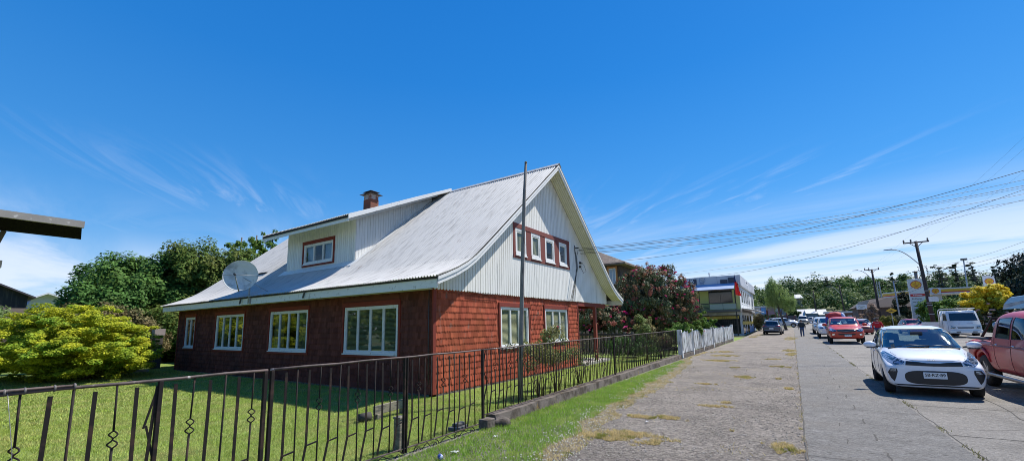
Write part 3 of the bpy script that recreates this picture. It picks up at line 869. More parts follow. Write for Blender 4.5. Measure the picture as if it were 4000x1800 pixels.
# ---- shed dormer
DX0, DX1, DY = -17.2, -12.72, 9.2
dp = [(8.42, 5.46), (9.5, 5.94), (11.5, 6.83), (13.56, 7.735)]
dz = lambda yy: float(np.interp(yy, [p[0] for p in dp], [p[1] for p in dp]))
dm = MB(); DW = (-15.93, -14.03, 4.20, 4.98)
x = DX0
while x < DX1 - .01:
    w = .118; xa, xb = x + .007, min(x + w - .007, DX1); x += w; xc = (xa + xb) / 2
    def pan(za, zb_): dm.box(xa, xb, DY - .02, DY, za, zb_)
    if DW[0] < xc < DW[1]: pan(3.98, DW[2]); pan(DW[3], dz(DY) - .07)
    else: pan(3.98, dz(DY) - .07)
yy = DY + .01
while yy < 12.9:                                # cheek boards
    w = .118; ya, yb = yy + .003, yy + w - .005; yy += w
    for xs0, xs1 in ((DX1 - .02, DX1), (DX0, DX0 + .02)):
        za, zb_ = zroof(ya), zroof(yb); ta, tb = dz(ya) - .07, dz(yb) - .07
        if ta > za: dm.prism([(ya, za), (yb, zb_), (yb, max(tb, zb_)), (ya, ta)], 'x', xs0, xs1)
dm.build('dormer_wall', WBOARD, house, fix=False)
dbk = MB(); dbk.prism([(DY + .1, 4.06), (12.9, 7.0), (12.9, dz(12.9) - .09), (DY + .1, dz(DY + .1) - .09)], 'x', DX1 - .06, DX1 - .025)
dbk.prism([(DY + .1, 4.06), (12.9, 7.0), (12.9, dz(12.9) - .09), (DY + .1, dz(DY + .1) - .09)], 'x', DX0 + .025, DX0 + .06)
for (a, b, c, d) in ((DX0 + .02, DW[0], 3.9, 5.7), (DW[1], DX1 - .02, 3.9, 5.7), (DW[0], DW[1], 3.9, DW[2]), (DW[0], DW[1], DW[3], 5.7)): dbk.box(a, b, DY + .003, DY + .08, c, d)
dbk.box(DX0 + .1, DX1 - .1, DY + .9, DY + .95, 4.6, 6.1)
dbk.build('dormer_backing', DARKM, house)
PD = lambda u, z_, t: Vector((u, DY - .02 - t, z_))
casement(house, PD, *DW, 3, trim=REDTRIM, blind='curtain', fw=.06)
bd_ = mat('blue_curtain', (0.30, 0.42, 0.60), .9, var=.15, scale=9)
for c in [o for o in bpy.data.objects if o.name.startswith('curtain')][-1:]: c.data.materials.clear(); c.data.materials.append(bd_)
corrugated('dormer_roof', dp, -17.75, -12.10, house, ROOFM, lift=.015)
dt = MB()
for (xa, xb) in ((-12.12, -12.085), (-17.765, -17.73)):
    dt.prism([(dp[0][0], dp[0][1] + .04), (dp[-1][0], dp[-1][1] + .03), (dp[-1][0], dp[-1][1] - .09), (dp[0][0], dp[0][1] - .13)], 'x', xa, xb)
for (xa, xb) in ((-12.32, -12.30),):
    dt.prism([(dp[0][0] + .1, dp[0][1] - .02), (12.9, dz(12.9) - .07), (12.9, dz(12.9) - .17), (dp[0][0] + .1, dp[0][1] - .18)], 'x', xa, xb)
dt.box(-17.73, -12.12, 8.44, 8.465, 5.26, 5.40)
dt.build('dormer_fascia', WTRIM, house)
ds = MB(); ds.add([(-17.72, 8.44, 5.41), (-12.12, 8.44, 5.41), (-12.12, 13.5, dz(13.5) - .045), (-17.72, 13.5, dz(13.5) - .045)], [(0, 1, 2, 3)])
ds.add([(-17.72, 8.42, 5.44), (-12.12, 8.42, 5.44), (-12.12, 8.42, 5.37), (-17.72, 8.42, 5.37)], [(0, 1, 2, 3)])
ds.build('dormer_deck', MATS['tar_edge'], house)
dl = MB(); dl.add([(-17.7, 8.47, 5.28), (-12.3, 8.47, 5.28), (-12.3, 9.19, 5.60), (-17.7, 9.19, 5.60)], [(0, 3, 2, 1)])
dl.build('dormer_soffit', WTRIM, house, fix=False)
fs_ = MB(); fs_.prism([(8.9, zroof(8.9) + .06), (12.8, zroof(12.8) + .06), (12.8, zroof(12.8) + .03), (8.9, zroof(8.9) + .03)], 'x', DX1 + .01, DX1 + .16)
fs_.add([(DX0 - .2, DY - .28, zroof(DY - .28) + .045), (DX1 + .1, DY - .28, zroof(DY - .28) + .045), (DX1 + .1, DY, zroof(DY) + .05), (DX0 - .2, DY, zroof(DY) + .05)], [(0, 1, 2, 3)])
fs_.build('flashing', WTRIM, house, fix=False)
vt = MB(); vt.beam((-20.0, 9.35, zroof(9.35) + .05), (-19.1, 9.35, zroof(9.35) + .05), .12, .05); vt.build('roof_vent', DARKM, house, bevel=.01)

# ---- chimney
ch = MB(); cx0, cx1, cy0, cy1 = -14.49, -14.03, 10.78, 11.18
ch.box(cx0, cx1, cy0, cy1, 6.2, 6.98)
CHIM = mat('rusty_sheet', (0.20, 0.06, 0.03), .8, var=.3, scale=5, col2=(0.16, 0.06, 0.04), c2scale=4, col3=(0.40, 0.20, 0.12), c3scale=3, c3lo=.58, c3hi=.66)
chim = ch.build('chimney', CHIM, house)
c2_ = MB(); c2_.box(cx0 + .01, cx1 - .01, cy0 + .01, cy1 - .01, 6.982, 7.20)
c2_.build('flue_collar', mat('grey_pink_sheet', (0.38, 0.33, 0.30), .7, var=.3, scale=6, col2=(0.22, 0.08, 0.05), c2scale=4), chim)
cap_ = MB()
for (e, zb_, zt_) in ((.13, 7.20, 7.27), (.04, 7.31, 7.37)):
    c_x, c_y = (cx0 + cx1) / 2, (cy0 + cy1) / 2; hx, hy = (cx1 - cx0) / 2 + e, (cy1 - cy0) / 2 + e
    cap_.add([(c_x - hx, c_y - hy, zb_), (c_x + hx, c_y - hy, zb_), (c_x + hx, c_y + hy, zb_), (c_x - hx, c_y + hy, zb_), (c_x - hx * .55, c_y - hy * .55, zt_), (c_x + hx * .55, c_y - hy * .55, zt_), (c_x + hx * .55, c_y + hy * .55, zt_), (c_x - hx * .55, c_y + hy * .55, zt_)],
             [(3, 2, 1, 0), (4, 5, 6, 7), (0, 1, 5, 4), (1, 2, 6, 5), (2, 3, 7, 6), (3, 0, 4, 7)])
cap_.box(cx0 + .06, cx1 - .06, cy0 + .06, cy1 - .06, 7.265, 7.315)
cap_.build('chimney_cap', mat('sooty_metal', (0.05, 0.04, 0.04), .7, var=.3), chim)

# ---- porch under the right end of the gable
pc = MB(); pc.box(HX - .06, HX + .07, 17.80, 17.95, .12, 2.44)
pc.build('porch_column', mat('column_red', (0.26, 0.06, 0.035), .7, var=.25, scale=5), house, bevel=.008)
pb_ = MB(); pb_.box(HX - .08, HX + .04, 16.104, HR + .05, 2.44, 2.742); pb_.box(HX - 3.0, HX - .09, 18.95, HR + .05, 2.44, 2.742)
pb_.build('porch_beam', REDTRIM, house)
ps = MB(); ps.box(HX - 3.05, HX + .22, 16.15, 18.9, -.05, .12)
ps.build('porch_slab', mat('porch_concrete', (0.40, 0.37, 0.33), .9, var=.15, bump=.3), house, bevel=.01)
pcg = MB(); pcg.box(HX - 3.05, HX - .1, 16.12, 18.9, 2.66, 2.69); pcg.build('porch_ceiling', REDTRIM, house)
dr = MB(); dr.box(HX - 3.075, HX - 3.03, 16.7, 17.6, .13, 2.15); d_ = dr.build('door', mat('dark_door', (0.06, 0.03, 0.02), .5), house)
kn = MB(); kn.lathe([(0, 0), (.03, .01), (.03, .05), (0, .06)], (HX - 3.03, 17.5, 1.05), 10, 'x'); kn.build('handle', mat('brass', (0.4, 0.3, 0.12), .3, metal=.9), d_)
# conduit down the corner and cables under the skirt
cdt = MB(); cdt.tube([(HX - .10, HY - .05, 2.62), (HX - .11, HY - .055, 1.4), (HX - .10, HY - .05, .3)], .011, 6)
cdt.tube([(HX + .08, 8.9, 2.62), (HX + .08, 9.6, 2.585), (HX + .08, 10.4, 2.60)], .008, 5); cdt.tube([(HX + .08, 13.3, 2.61), (HX + .08, 14.1, 2.565), (HX + .08, 15.6, 2.60)], .008, 5)
for k in range(4): cdt.tube([(HX + .08, 15.9 + .06 * k, 4.75 - .1 * k), (HX + .085, 15.95 + .05 * k, 4.0), (HX + .085, 15.7 - .2 * k + (.3 if k > 2 else 0), 2.62)], .008, 5)
cdt.tube([(HX + .09, 16.33, 4.26), (HX + .15, 16.6, 4.2), (HX + .15, 16.8, 3.95), (HX + .12, 16.6, 3.85), (HX + .09, 16.36, 4.1)], .008, 5)
cdt.tube([(HX + .09, 15.93, 4.85), (HX + .15, 15.75, 4.75), (HX + .14, 15.85, 4.55), (HX + .09, 16.1, 4.6), (HX + .12, 16.15, 4.8)], .010, 5)
cdt.build('wall_cable', mat('black_cable', (0.05, 0.05, 0.05), .6), house)
ins = MB()
for (yy_, zz_) in ((16.33, 4.26), (16.31, 4.09)): ins.box(HX + .069, HX + .14, yy_ - .04, yy_ + .04, zz_ - .04, zz_ + .04)
ins.beam((HX + .07, 15.90, 4.83), (HX + .25, 15.90, 4.83), .04); ins.beam((HX + .07, 15.90, 4.60), (HX + .07, 15.90, 4.95), .04)
ins.build('cable_bracket', DARKM, house)

# ================================================================== SATELLITE DISH
dish = thing('satellite_dish', 'large round grey satellite dish bolted to the low eave of the red house', 'satellite dish', (-15.7, 6.98, 2.75))
dn = Vector((0.76, -0.60, 0.12)).normalized()        # the way the dish looks
dq = Vector((0, 0, 1)).rotation_difference(dn).to_matrix().to_4x4()
dc = Vector((-15.90, 6.90, 3.58))
rp = [(r_, .16 * (r_ / .58) ** 2 - .16) for r_ in (0.001, .1, .2, .3, .4, .5, .58)]
rp = [(a * .92, b) for a, b in rp]; dq = dq @ Matrix.Scale(.92, 4)
mb = MB(); mb.lathe([(a / .92, b) for a, b in rp] + [(.592, .008), (.592, -.012), (.58, -.008)] + [(a, b - .01) for a, b in reversed(rp[:-1])], dc, 40, 'z', dq)
mb.build('reflector', mat('dish_grey', (0.62, 0.62, 0.60), .6, var=.12, scale=3, col2=(0.30, 0.30, 0.29), c2scale=2.5, c2lo=.52, c2hi=.68, spec=.2), dish)
rt = MB()
low_ = dc + dq @ Vector((-.0, 0, 0))
dwn = (Vector((0, 0, -1)) - dn * Vector((0, 0, -1)).dot(dn)).normalized(); sd = dn.cross(dwn)
edge_ = dc + dwn * .56; foc = dc + dn * .62 + dwn * .12
rt.tube([edge_, foc], .018, 8); rt.tube([dc + sd * .56, foc], .008, 6); rt.tube([dc - sd * .56, foc], .008, 6)
rt.build('feed_arm', mat('arm_grey', (0.30, 0.30, 0.30), .6), dish)
hn = MB(); hn.tube([foc - dn * .03, foc + dn * .07], .038, 10); hn.build('feed_horn', mat('horn_dark', (0.08, 0.07, 0.07), .6), dish)
mt_ = MB(); bk = dc - dn * .17
mt_.tube([bk, bk - dn * .1, (-15.72, 7.14, 3.2), (-15.68, 7.13, 2.66)], .024, 8); mt_.tube([bk, (-15.2, 7.5, 3.02)], .012, 6); mt_.box(-15.78, -15.6, 7.13, 7.16, 2.60, 2.82)
mt_.build('mount', MATS['arm_grey'], dish)
# ================================================================== IRON FENCE AND GATE
IRON = mat('rusty_black_iron', (0.016, 0.013, 0.012), .75, var=.35, scale=9, col2=(0.05, 0.030, 0.022), c2scale=7, c2lo=.52, c2hi=.66, col3=(0.26, 0.24, 0.21), c3scale=11, c3lo=.72, c3hi=.76, spec=.2)
RAILM = mat('worn_rail', (0.10, 0.07, 0.062), .7, var=.3, scale=8, col2=(0.42, 0.37, 0.34), c2scale=14, c2lo=.62, c2hi=.70, col3=(0.05, 0.035, 0.03), c3scale=6, c3lo=.5, c3hi=.6)
FX = -4.4


def twist(mb, x, y, zc, r=.030, h=.13):
    """the little basket twist in a bar: two loops of the rod"""
    for ph in (0, math.pi):
        pts = []
        for i in range(15):
            t = i / 14; rr = r * abs(math.sin(t * 2 * math.pi)) * 1.0
            a = ph + t * math.pi * 1.6
            pts.append((x + rr * math.cos(a), y + rr * math.sin(a), zc - h / 2 + t * h))
        mb.tube(pts, .0055, 6)


def iron_bar(parent, x, y, kind, z0, z1, bend=True, near=True):
    mb = MB(); j = rnd.uniform(-.012, .012); sl_ = rnd.uniform(-.008, .008); xt = x + rnd.uniform(-.006, .006)
    if kind == 'flat':
        w, t = .026, .005; zk = z0 + .34 + rnd.uniform(-.03, .03); dy = -.055 if bend else 0
        pts = [(xt, y + j, z1 - .012), (x, y + sl_, zk), (x, y + dy, z0 + .06), (x, y + dy * 1.05, z0 + .02)]
        for a, b in zip(pts[:-1], pts[1:]): mb.beam(a, b, w if y < 5.7 else .02, t if y < 5.7 else .014, up=(1, 0, 0))
        if bend: mb.beam((x, y - .005, zk - .005), (x, y + .115, zk + .012), .012, .018, up=(1, 0, 0))
    elif kind == 'twist':
        zc = z0 + .755
        mb.tube([(xt, y + j, z1), (x, y, zc + .06)], .007, 6); mb.tube([(x, y, zc - .06), (x, y - sl_, z0)], .009, 6)
        twist(mb, x, y, zc)
    else:
        mb.tube([(xt, y + j, z1), (x, y + sl_, z0 + .5), (x, y, z0)], .0085 if y < 5.7 else (.0095 if near else .0105), 6)
    return mb.build('bar', IRON, parent, fix=False)


def scroll(mb, x, y, z, r, turn=1):
    pts = []
    for i in range(26):
        a = turn * i / 25 * 3.4 * math.pi; rr = r * (1 - i / 30)
        pts.append((x, y + rr * math.cos(a + math.pi / 2), z + rr * math.sin(a + math.pi / 2)))
    mb.tube(pts, .0065, 6)


def gate(y0, y1, label, start, posts, feet=True):
    g = thing('iron_gate', label, 'gate', (FX, y0, 0), group='iron gate leaves in the front fence')
    tr = MB(); k = int((y1 - y0) / .4) + 2
    tr.tube([(FX + .004 * math.sin(i * 1.7), y0 + (y1 - y0) * i / (k - 1), 1.268 + .004 * math.sin(i * 2.3)) for i in range(k)], .0125, 8)
    tr.build('top_rail', RAILM, g)
    br = MB(); br.beam((FX, y0, .10), (FX, y1, .10), .022, .012); br.build('bottom_rail', RAILM, g)
    for py, w in posts:
        p = MB(); p.box(FX - .018, FX + .018, py - w / 2, py + w / 2, .04, 1.258); p.build('stile', IRON, g, bevel=.003)
    y = start; i = 0; seq = ('flat', 'thin', 'flat', 'twist')
    while y < y1 - .03:
        if all(abs(y - py) > .035 for py, w in posts) and y > y0 + .02: iron_bar(g, FX, y, seq[i % 4], .10, 1.258 - (.0 if seq[i % 4] != 'flat' else .02))
        y += .1235; i += 1
    return g


g1 = gate(-1.4, 2.225, 'near leaf of the black iron gate with a second rail tied along its top', -1.24, [(-1.36, .04), (1.37, .030), (2.205, .034)])
# the braced pair of bars in the near leaf
bx = MB(); bx.beam((FX, 1.35, 1.22), (FX, 1.30, .1), .012, .02); bx.beam((FX, 1.36, 1.24), (FX, 1.285, .9), .010, .014); bx.beam((FX, 1.30, .92), (FX, 1.40, .5), .010, .014); bx.beam((FX, 1.40, .55), (FX, 1.28, .12), .010, .014)
bx.build('brace', IRON, g1)
ty = MB(); ty.tube([(FX + .02, -1.3, 1.287), (FX + .022, .0, 1.291), (FX + .018, .40, 1.291), (FX + .015, .87, 1.288)], [.014, .013, .012, .007], 8)
ty.build('tied_rod', RAILM, g1)
wr = MB()
for yy in (.53, .62, .76, .86, -.4): w1_ = MB(); w1_.lathe([(.022, -.006), (.026, 0), (.022, .006)], (FX + .01, yy, 1.279), 10, 'y'); w1_.build('wire_tie', mat('tie_wire', (0.12, 0.11, 0.10), .6, metal=.3), g1)
wr.tube([(FX + .01, .545, 1.28), (FX + .05, .56, 1.15), (FX + .03, .60, .9), (FX + .06, .62, .6), (FX + .03, .64, .2)], .002, 5)
wr.build('hanging_wire', mat('pale_wire', (0.33, 0.33, 0.34), .5, metal=.5), g1)
g2 = gate(2.25, 5.66, 'far leaf of the black iron gate standing over iron scrollwork', 2.42, [(2.27, .034), (4.01, .024), (4.055, .020)])
cr = MB()
for (yy, r, t_) in ((3.40, .085, 1), (3.92, .08, -1), (4.26, .085, 1), (4.60, .075, -1), (5.06, .07, 1), (5.42, .075, -1)): cr = MB(); scroll(cr, FX + .01, yy, .01, r, t_); cr.build('scroll', IRON, g2, fix=False)
for (a, b) in ((3.5, 3.84), (4.34, 4.52), (4.68, 4.98), (5.1, 5.35)):
    cr = MB(); cr.tube([(FX + .01, a, .02), (FX + .01, (a + b) / 2, .09), (FX + .01, b, .0)], .006, 6); cr.build('scroll_link', IRON, g2, fix=False)


def fence_run(ya, yb, xa, xb, z0, label, n_flat, nearby):
    g = thing('iron_fence', label, 'fence', (xa, ya, z0), group='iron fence panels on the plinth')
    D = yb - ya; px = lambda yy: xa + (xb - xa) * (yy - ya) / D
    ztop = lambda yy: 1.27 + .045 * (yy - 5.7) / 15
    t = MB(); t.tube([(px(ya + D * i / 12), ya + D * i / 12, ztop(ya + D * i / 12)) for i in range(13)], .012, 8); t.build('top_rail', RAILM, g)
    t = MB(); t.beam((xa, ya, z0 + .03), (xb, yb, z0 + .03), .02, .012); t.build('bottom_rail', RAILM, g)
    for yy in (ya + .02,) + ((yb - .02,) if not nearby else ()):
        p = MB(); p.box(px(yy) - .02, px(yy) + .02, yy - .02, yy + .02, z0 - .06, ztop(yy) + .01); p.build('post', IRON, g, bevel=.003)
    yy = ya + .14; i = 0; seq = ('thin', 'flat', 'twist', 'flat')
    while yy < yb - .06:
        iron_bar(g, px(yy), yy, seq[i % 4] if n_flat else 'thin', z0 + .03, ztop(yy), near=nearby); yy += .124 if nearby else .128; i += 1
    return g


f1 = fence_run(5.70, 12.2, FX, -4.52, .19, 'long black iron fence panel in front of the sunlit red wall', True, True)
lt = MB(); ya = 12.0
for a, b in (((FX, 5.8, 1.25), (FX, 5.72, .95)), ((FX, 5.72, .95), (FX, 5.85, .75)), ((FX, 5.85, .75), (FX, 5.75, .45)), ((-4.5, 11.2, 1.28), (-4.5, 11.5, 1.05)), ((-4.5, 11.5, 1.05), (-4.5, 11.15, .75)), ((-4.5, 11.15, .75), (-4.5, 11.55, .5)), ((-4.5, 11.55, .5), (-4.5, 11.2, .25))): lt.beam(a, b, .016, .008)
lt.build('zigzag_brace', IRON, f1)
f2 = fence_run(12.24, 21.1, -4.52, -4.70, .19, 'far black iron fence panel in front of the porch and rhododendron', True, False)
# concrete plinth under the fence
pl = MB(); k = 60
for i in range(k):
    ya, yb = 5.95 + (21.2 - 5.95) * i / k, 5.95 + (21.2 - 5.95) * (i + 1) / k
    xa, xb = -4.30 - .22 * (ya - 5.95) / 15.2, -4.30 - .22 * (yb - 5.95) / 15.2; q = lambda s: .007 * math.sin(s * 5.3) + .009 * math.sin(s * 17.1) + .006 * math.sin(s * 41)
    za, zb_ = .185 + q(ya) * .6, .185 + q(yb) * .6
    pl.add([(xa + .03 + q(ya), ya, -.05), (xa + q(ya + 2), ya, za), (xa - .22, ya, za), (xa - .22, ya, -.05), (xb + .03 + q(yb), yb, -.05), (xb + q(yb + 2), yb, zb_), (xb - .22, yb, zb_), (xb - .22, yb, -.05)],
           [(0, 1, 5, 4), (1, 2, 6, 5), (2, 3, 7, 6)] + ([(0, 3, 2, 1)] if i == 0 else []) + ([(4, 5, 6, 7)] if i == k - 1 else []), False)
tag(pl.build('fence_plinth', CONC, fix=False), 'low mossy concrete plinth carrying the iron fence beside the green verge', 'plinth')
bl = MB(); bl.box(-4.42, -4.24, 5.62, 5.84, 0, .17, None); o = bl.build('concrete_block', CONC, bevel=.015); tag(o, 'grey concrete block at the foot of the gate post', 'block')
bmk = bmesh.new(); bmesh.ops.create_icosphere(bmk, subdivisions=3, radius=.13)
for v in bmk.verts: v.co = Vector((v.co.x * 1.0, v.co.y * 1.1, v.co.z * .6)) * (1 + .22 * math.sin(v.co.x * 23) * math.sin(v.co.y * 19 + 1))
me = bpy.data.meshes.new('rock'); bmk.to_mesh(me); bmk.free(); me.materials.append(CONC); o = bpy.data.objects.new('rock', me); COL.objects.link(o); o.location = (-4.23, 6.02, .06); tag(o, 'rough grey rock lying beside the concrete block', 'rock')
# planks and stump on the lawn
WOODG = mat('grey_wood', (0.24, 0.21, 0.155), .9, var=.25, scale=6, stretch=(1, 1, 4), bump=.4, bscale=30, col2=(0.12, 0.11, 0.09), c2scale=5)
b = MB(); b.beam((-6.55, 5.25, .17), (-6.55, 6.05, .20), .05, .16); b.beam((-6.56, 5.35, .0), (-6.56, 5.35, .1), .1, .1); b.beam((-6.56, 5.95, .0), (-6.56, 5.95, .12), .1, .1)
tag(b.build('wooden_plank', WOODG, bevel=.006), 'pale weathered plank propped on blocks on the lawn near the house corner', 'plank')
b = MB(); b.tube([(-6.64, 5.0, .08), (-6.58, 5.20, .09)], .075, 12); b.tube([(-6.645, 4.98, .08), (-6.63, 5.03, .085)], .05, 12)
tag(b.build('log', mat('dark_log', (0.05, 0.045, 0.04), .9, var=.3)), 'short dark log lying against the pale plank', 'log')
b = MB(); b.box(-4.72, -4.60, 4.12, 4.24, 0, .42); b.box(-4.73, -4.59, 4.11, 4.25, .42, .45); tag(b.build('wooden_stake', WOODG, bevel=.008), 'square grey wooden stake behind the far gate leaf', 'stake')
b = MB(); b.box(-4.80, -4.62, 5.3, 5.62, 0, .07); b.box(-4.76, -4.66, 5.36, 5.58, .07, .12); tag(b.build('stone_slab', mat('dark_stone', (0.10, 0.10, 0.10), .9, var=.2), bevel=.015), 'dark flat stones on the lawn behind the gate post', 'stone')
# litter on the verge
b = MB(); b.lathe([(0, 0), (.028, .002), (.033, .02), (.033, .10), (.026, .115), (0, .116)], (0, 0, 0), 14, 'z', Matrix.Rotation(1.45, 4, 'X') @ Matrix.Rotation(.3, 4, 'Z'))
o = b.build('drink_can', mat('can_blue', (0.05, 0.10, 0.40), .35, metal=.4, var=.2, scale=20, col2=(0.7, 0.7, 0.72), c2scale=30, coord='obj')); o.location = (-3.90, 4.16, .045); o.rotation_euler = (0, 0, .9); tag(o, 'blue and silver drink can lying in the verge grass', 'can')
for (x, y, s, lab) in ((-3.86, 4.40, .032, 'crumpled white paper beside the drink can'), (-3.86, 5.32, .022, 'small white paper scrap on the verge beside the concrete block'), (-2.2, 7.35, .018, 'flat white scrap on the gravel between two dry tufts')):
    b = MB(); n = 7
    vs = [(x + s * (i - 3) / 2.4 * rnd.uniform(.7, 1.2), y + s * (j - 3) / 2.4 * rnd.uniform(.7, 1.2), .035 + rnd.uniform(0, s * .7)) for i in range(n) for j in range(n)]
    b.add(vs, [(i * n + j, i * n + j + 1, (i + 1) * n + j + 1, (i + 1) * n + j) for i in range(n - 1) for j in range(n - 1)])
    tag(b.build('paper_scrap', mat('paper', (0.75, 0.74, 0.72), .8), fix=False), lab, 'litter', group='paper scraps on the ground')

# flagpole
fp = thing('flagpole', 'bare weathered wooden flagpole leaning slightly in front of the red house', 'flagpole', (-5.30, 8.28, 0))
b = MB(); b.tube([(-5.30, 8.28, 0), (-5.25, 8.29, 1.5), (-5.17, 8.30, 3.2), (-5.10, 8.31, 4.6), (-5.03, 8.32, 5.55)], [.060, .052, .046, .040, .030], 12)
b.build('shaft', mat('pole_wood', (0.22, 0.205, 0.185), .85, var=.3, scale=5, stretch=(6, 6, .7), bump=.6, bscale=20, col2=(0.10, 0.09, 0.085), c2scale=3), fp)
b = MB(); b.lathe([(0, 0), (.034, .004), (.028, .04), (0, .05)], (-5.03, 8.32, 5.55), 10); b.build('cap', WOODG, fp)

# ================================================================== WHITE FENCE further on
WORN = mat('worn_white_wood', (0.72, 0.72, 0.70), .85, var=.2, scale=6, island=.2, bump=.4, bscale=20, stretch=(1, 1, .3), col2=(0.20, 0.185, 0.165), c2scale=5, c2lo=.50, c2hi=.60)
WX = -4.62
ends = [(21.45, 24.2), (24.2, 27.3), (27.3, 31.2), (31.2, 36.4), (36.4, 42.2)]
for i, (ya, yb) in enumerate(ends):
    lab = ['worn white picket panel next to the iron fence', 'worn white picket panel with pink roses over it', 'worn white picket panel second after the pink roses', 'worn white picket panel second from the far end', 'worn white picket panel at the far end before the shop stairs'][i]
    g = thing('picket_fence', lab, 'fence', (WX, ya, 0), group='worn white picket fence panels')
    b = MB(); b.box(WX - .10, WX + .10, ya, ya + .20, 0, 1.34)
    if i == 4: b.box(WX - .10, WX + .10, yb - .05, yb + .15, 0, 1.45)
    b.build('post', WORN, g, bevel=.01)
    pn = MB(); pn.box(WX + .101, WX + .112, ya + .05, ya + .15, .35, 1.22)
    pn.build('post_panel', mat('flaked_dark', (0.13, 0.13, 0.125), .9, var=.6, scale=14), g)
    b = MB(); b.beam((WX, ya + .2, .38), (WX, yb, .38), .05, .07); b.beam((WX, ya + .2, 1.0), (WX, yb, 1.0), .05, .07); b.build('rail', WORN, g)
    y = ya + .27; b = MB()
    while y < yb - .08:
        h = 1.18 + rnd.uniform(-.04, .04) + .004 * (y - 21); tl = rnd.uniform(-.02, .02); w = .068
        b.add([(WX + .028, y, .22), (WX + .028, y + w, .22), (WX + .028, y + w + tl, h), (WX + .028, y + w / 2 + tl, h + .05), (WX + .028, y + tl, h), (WX + .05, y, .22), (WX + .05, y + w, .22), (WX + .05, y + w + tl, h), (WX + .05, y + w / 2 + tl, h + .05), (WX + .05, y + tl, h)],
              [(0, 1, 2, 3, 4), (9, 8, 7, 6, 5), (0, 5, 6, 1), (1, 6, 7, 2), (2, 7, 8, 3), (3, 8, 9, 4), (4, 9, 5, 0)]); y += rnd.uniform(.13, .19)
    b.build('pickets', WORN, g)
    b = MB(); b.box(WX - .09, WX + .09, ya + .2, yb, -.05, .17); b.build('footing', CONC, g)
# ================================================================== VEGETATION
def leafmat(name, col, col2, var=.25, island=.35, trans=.3, rough=.62, scale=1.2, c2scale=.9, lo=.45, hi=.62, spec=.12):
    return mat(name, col, rough, var=var, scale=scale, island=island, trans=trans, col2=col2, c2scale=c2scale, c2lo=lo, c2hi=hi, spec=spec, detail=3)


def leaves(n, ells, nclump, rc, size, up=.5, aspect=.5, droop=0.0, flat=1.0, shell=.55, seed=1, hole=0.0, zmin=0.05, out=.6):
    """leaf quads in clumps spread through ellipsoids (cx,cy,cz,rx,ry,rz)"""
    r = np.random.default_rng(seed)
    E_ = np.array(ells, float); vol = (E_[:, 3] * E_[:, 4] * E_[:, 5]) ** .8; pick = r.choice(len(E_), nclump, p=vol / vol.sum())
    d = r.normal(size=(nclump, 3)); d /= np.linalg.norm(d, axis=1)[:, None]
    q = 1 - (1 - shell) * r.uniform(0, 1, nclump) ** 1.6
    q *= r.uniform(.86, 1.1, nclump)
    cc = E_[pick, :3] + d * q[:, None] * E_[pick, 3:]
    cen = E_[pick, :3]
    rcl = rc * r.uniform(.55, 1.35, nclump)
    w = rcl ** 2; ci = r.choice(nclump, n, p=w / w.sum())
    g = r.normal(size=(n, 3)); g /= np.linalg.norm(g, axis=1)[:, None]
    rad = r.uniform(.25, 1, n) ** .6
    p = cc[ci] + g * (rad * rcl[ci])[:, None] * np.array([1, 1, flat])
    if droop: p[:, 2] -= droop * r.uniform(0, 1, n) ** 1.5 * (rad)
    keep = p[:, 2] > zmin; p = p[keep]; g = g[keep]; ci = ci[keep]; n = len(p)
    o = cc[ci] - cen[ci]; o /= np.linalg.norm(o, axis=1)[:, None] + 1e-6
    nr = g * .55 + o * out + np.array([0, 0, up]) + r.normal(size=(n, 3)) * .45; nr /= np.linalg.norm(nr, axis=1)[:, None]
    t = r.normal(size=(n, 3)); t -= nr * (t * nr).sum(1)[:, None]
    if droop: t = t * .4 + np.array([0, 0, -1.]); t -= nr * (t * nr).sum(1)[:, None]
    t /= np.linalg.norm(t, axis=1)[:, None] + 1e-9
    b = np.cross(nr, t); s = size * r.uniform(.6, 1.35, n)[:, None]
    V = np.empty((n, 4, 3))
    V[:, 0] = p - t * s * .5; V[:, 1] = p + b * s * aspect * .5 - nr * s * .06; V[:, 2] = p + t * s * .5 - nr * s * .12; V[:, 3] = p - b * s * aspect * .5 - nr * s * .06
    return V.reshape(-1, 3), np.arange(4 * n).reshape(-1, 4), cc


BARK = mat('bark', (0.10, 0.08, 0.06), .9, var=.35, scale=8, bump=.6, bscale=25)


def trunk_mesh(base, top, r0, limbs, seed=0):
    r = random.Random(seed); mb = MB(); base = Vector(base); top = Vector(top); k = 6; pts = []
    for i in range(k):
        t = i / (k - 1); p = base.lerp(top, t); p += Vector((r.uniform(-1, 1), r.uniform(-1, 1), 0)) * r0 * (.8 if 0 < i else 0); pts.append(p)
    mb.tube(pts, [r0 * (1.25 if i == 0 else 1 - .13 * i) for i in range(k)], 9)
    for L_ in limbs:
        L_ = Vector(L_); s = pts[r.choice((2, 3, 4))]; m = s.lerp(L_, .5) + Vector((0, 0, (L_ - s).length * .10))
        mb.tube([s, m, L_], [r0 * .42, r0 * .26, r0 * .08], 6)
    return mb


def plant(name, label, cat, base, ells, n, nclump, rc, size, m, r0=.12, ttop=None, group=None, nl=10, crown='crown', trunk='trunk', bark=None, **kw):
    t = thing(name, label, cat, base, group=group)
    V, F, cc = leaves(n, ells, nclump, rc, size, **kw)
    nmesh(crown, V, F, m, t)
    ttop = ttop or (ells[0][0], ells[0][1], ells[0][2] + ells[0][5] * .4)
    st = cc[:: max(1, len(cc) // nl)][:nl]
    trunk_mesh(base, ttop, r0, [tuple(c) for c in st], seed=len(cc)).build(trunk, bark or BARK, t, fix=False)
    return t


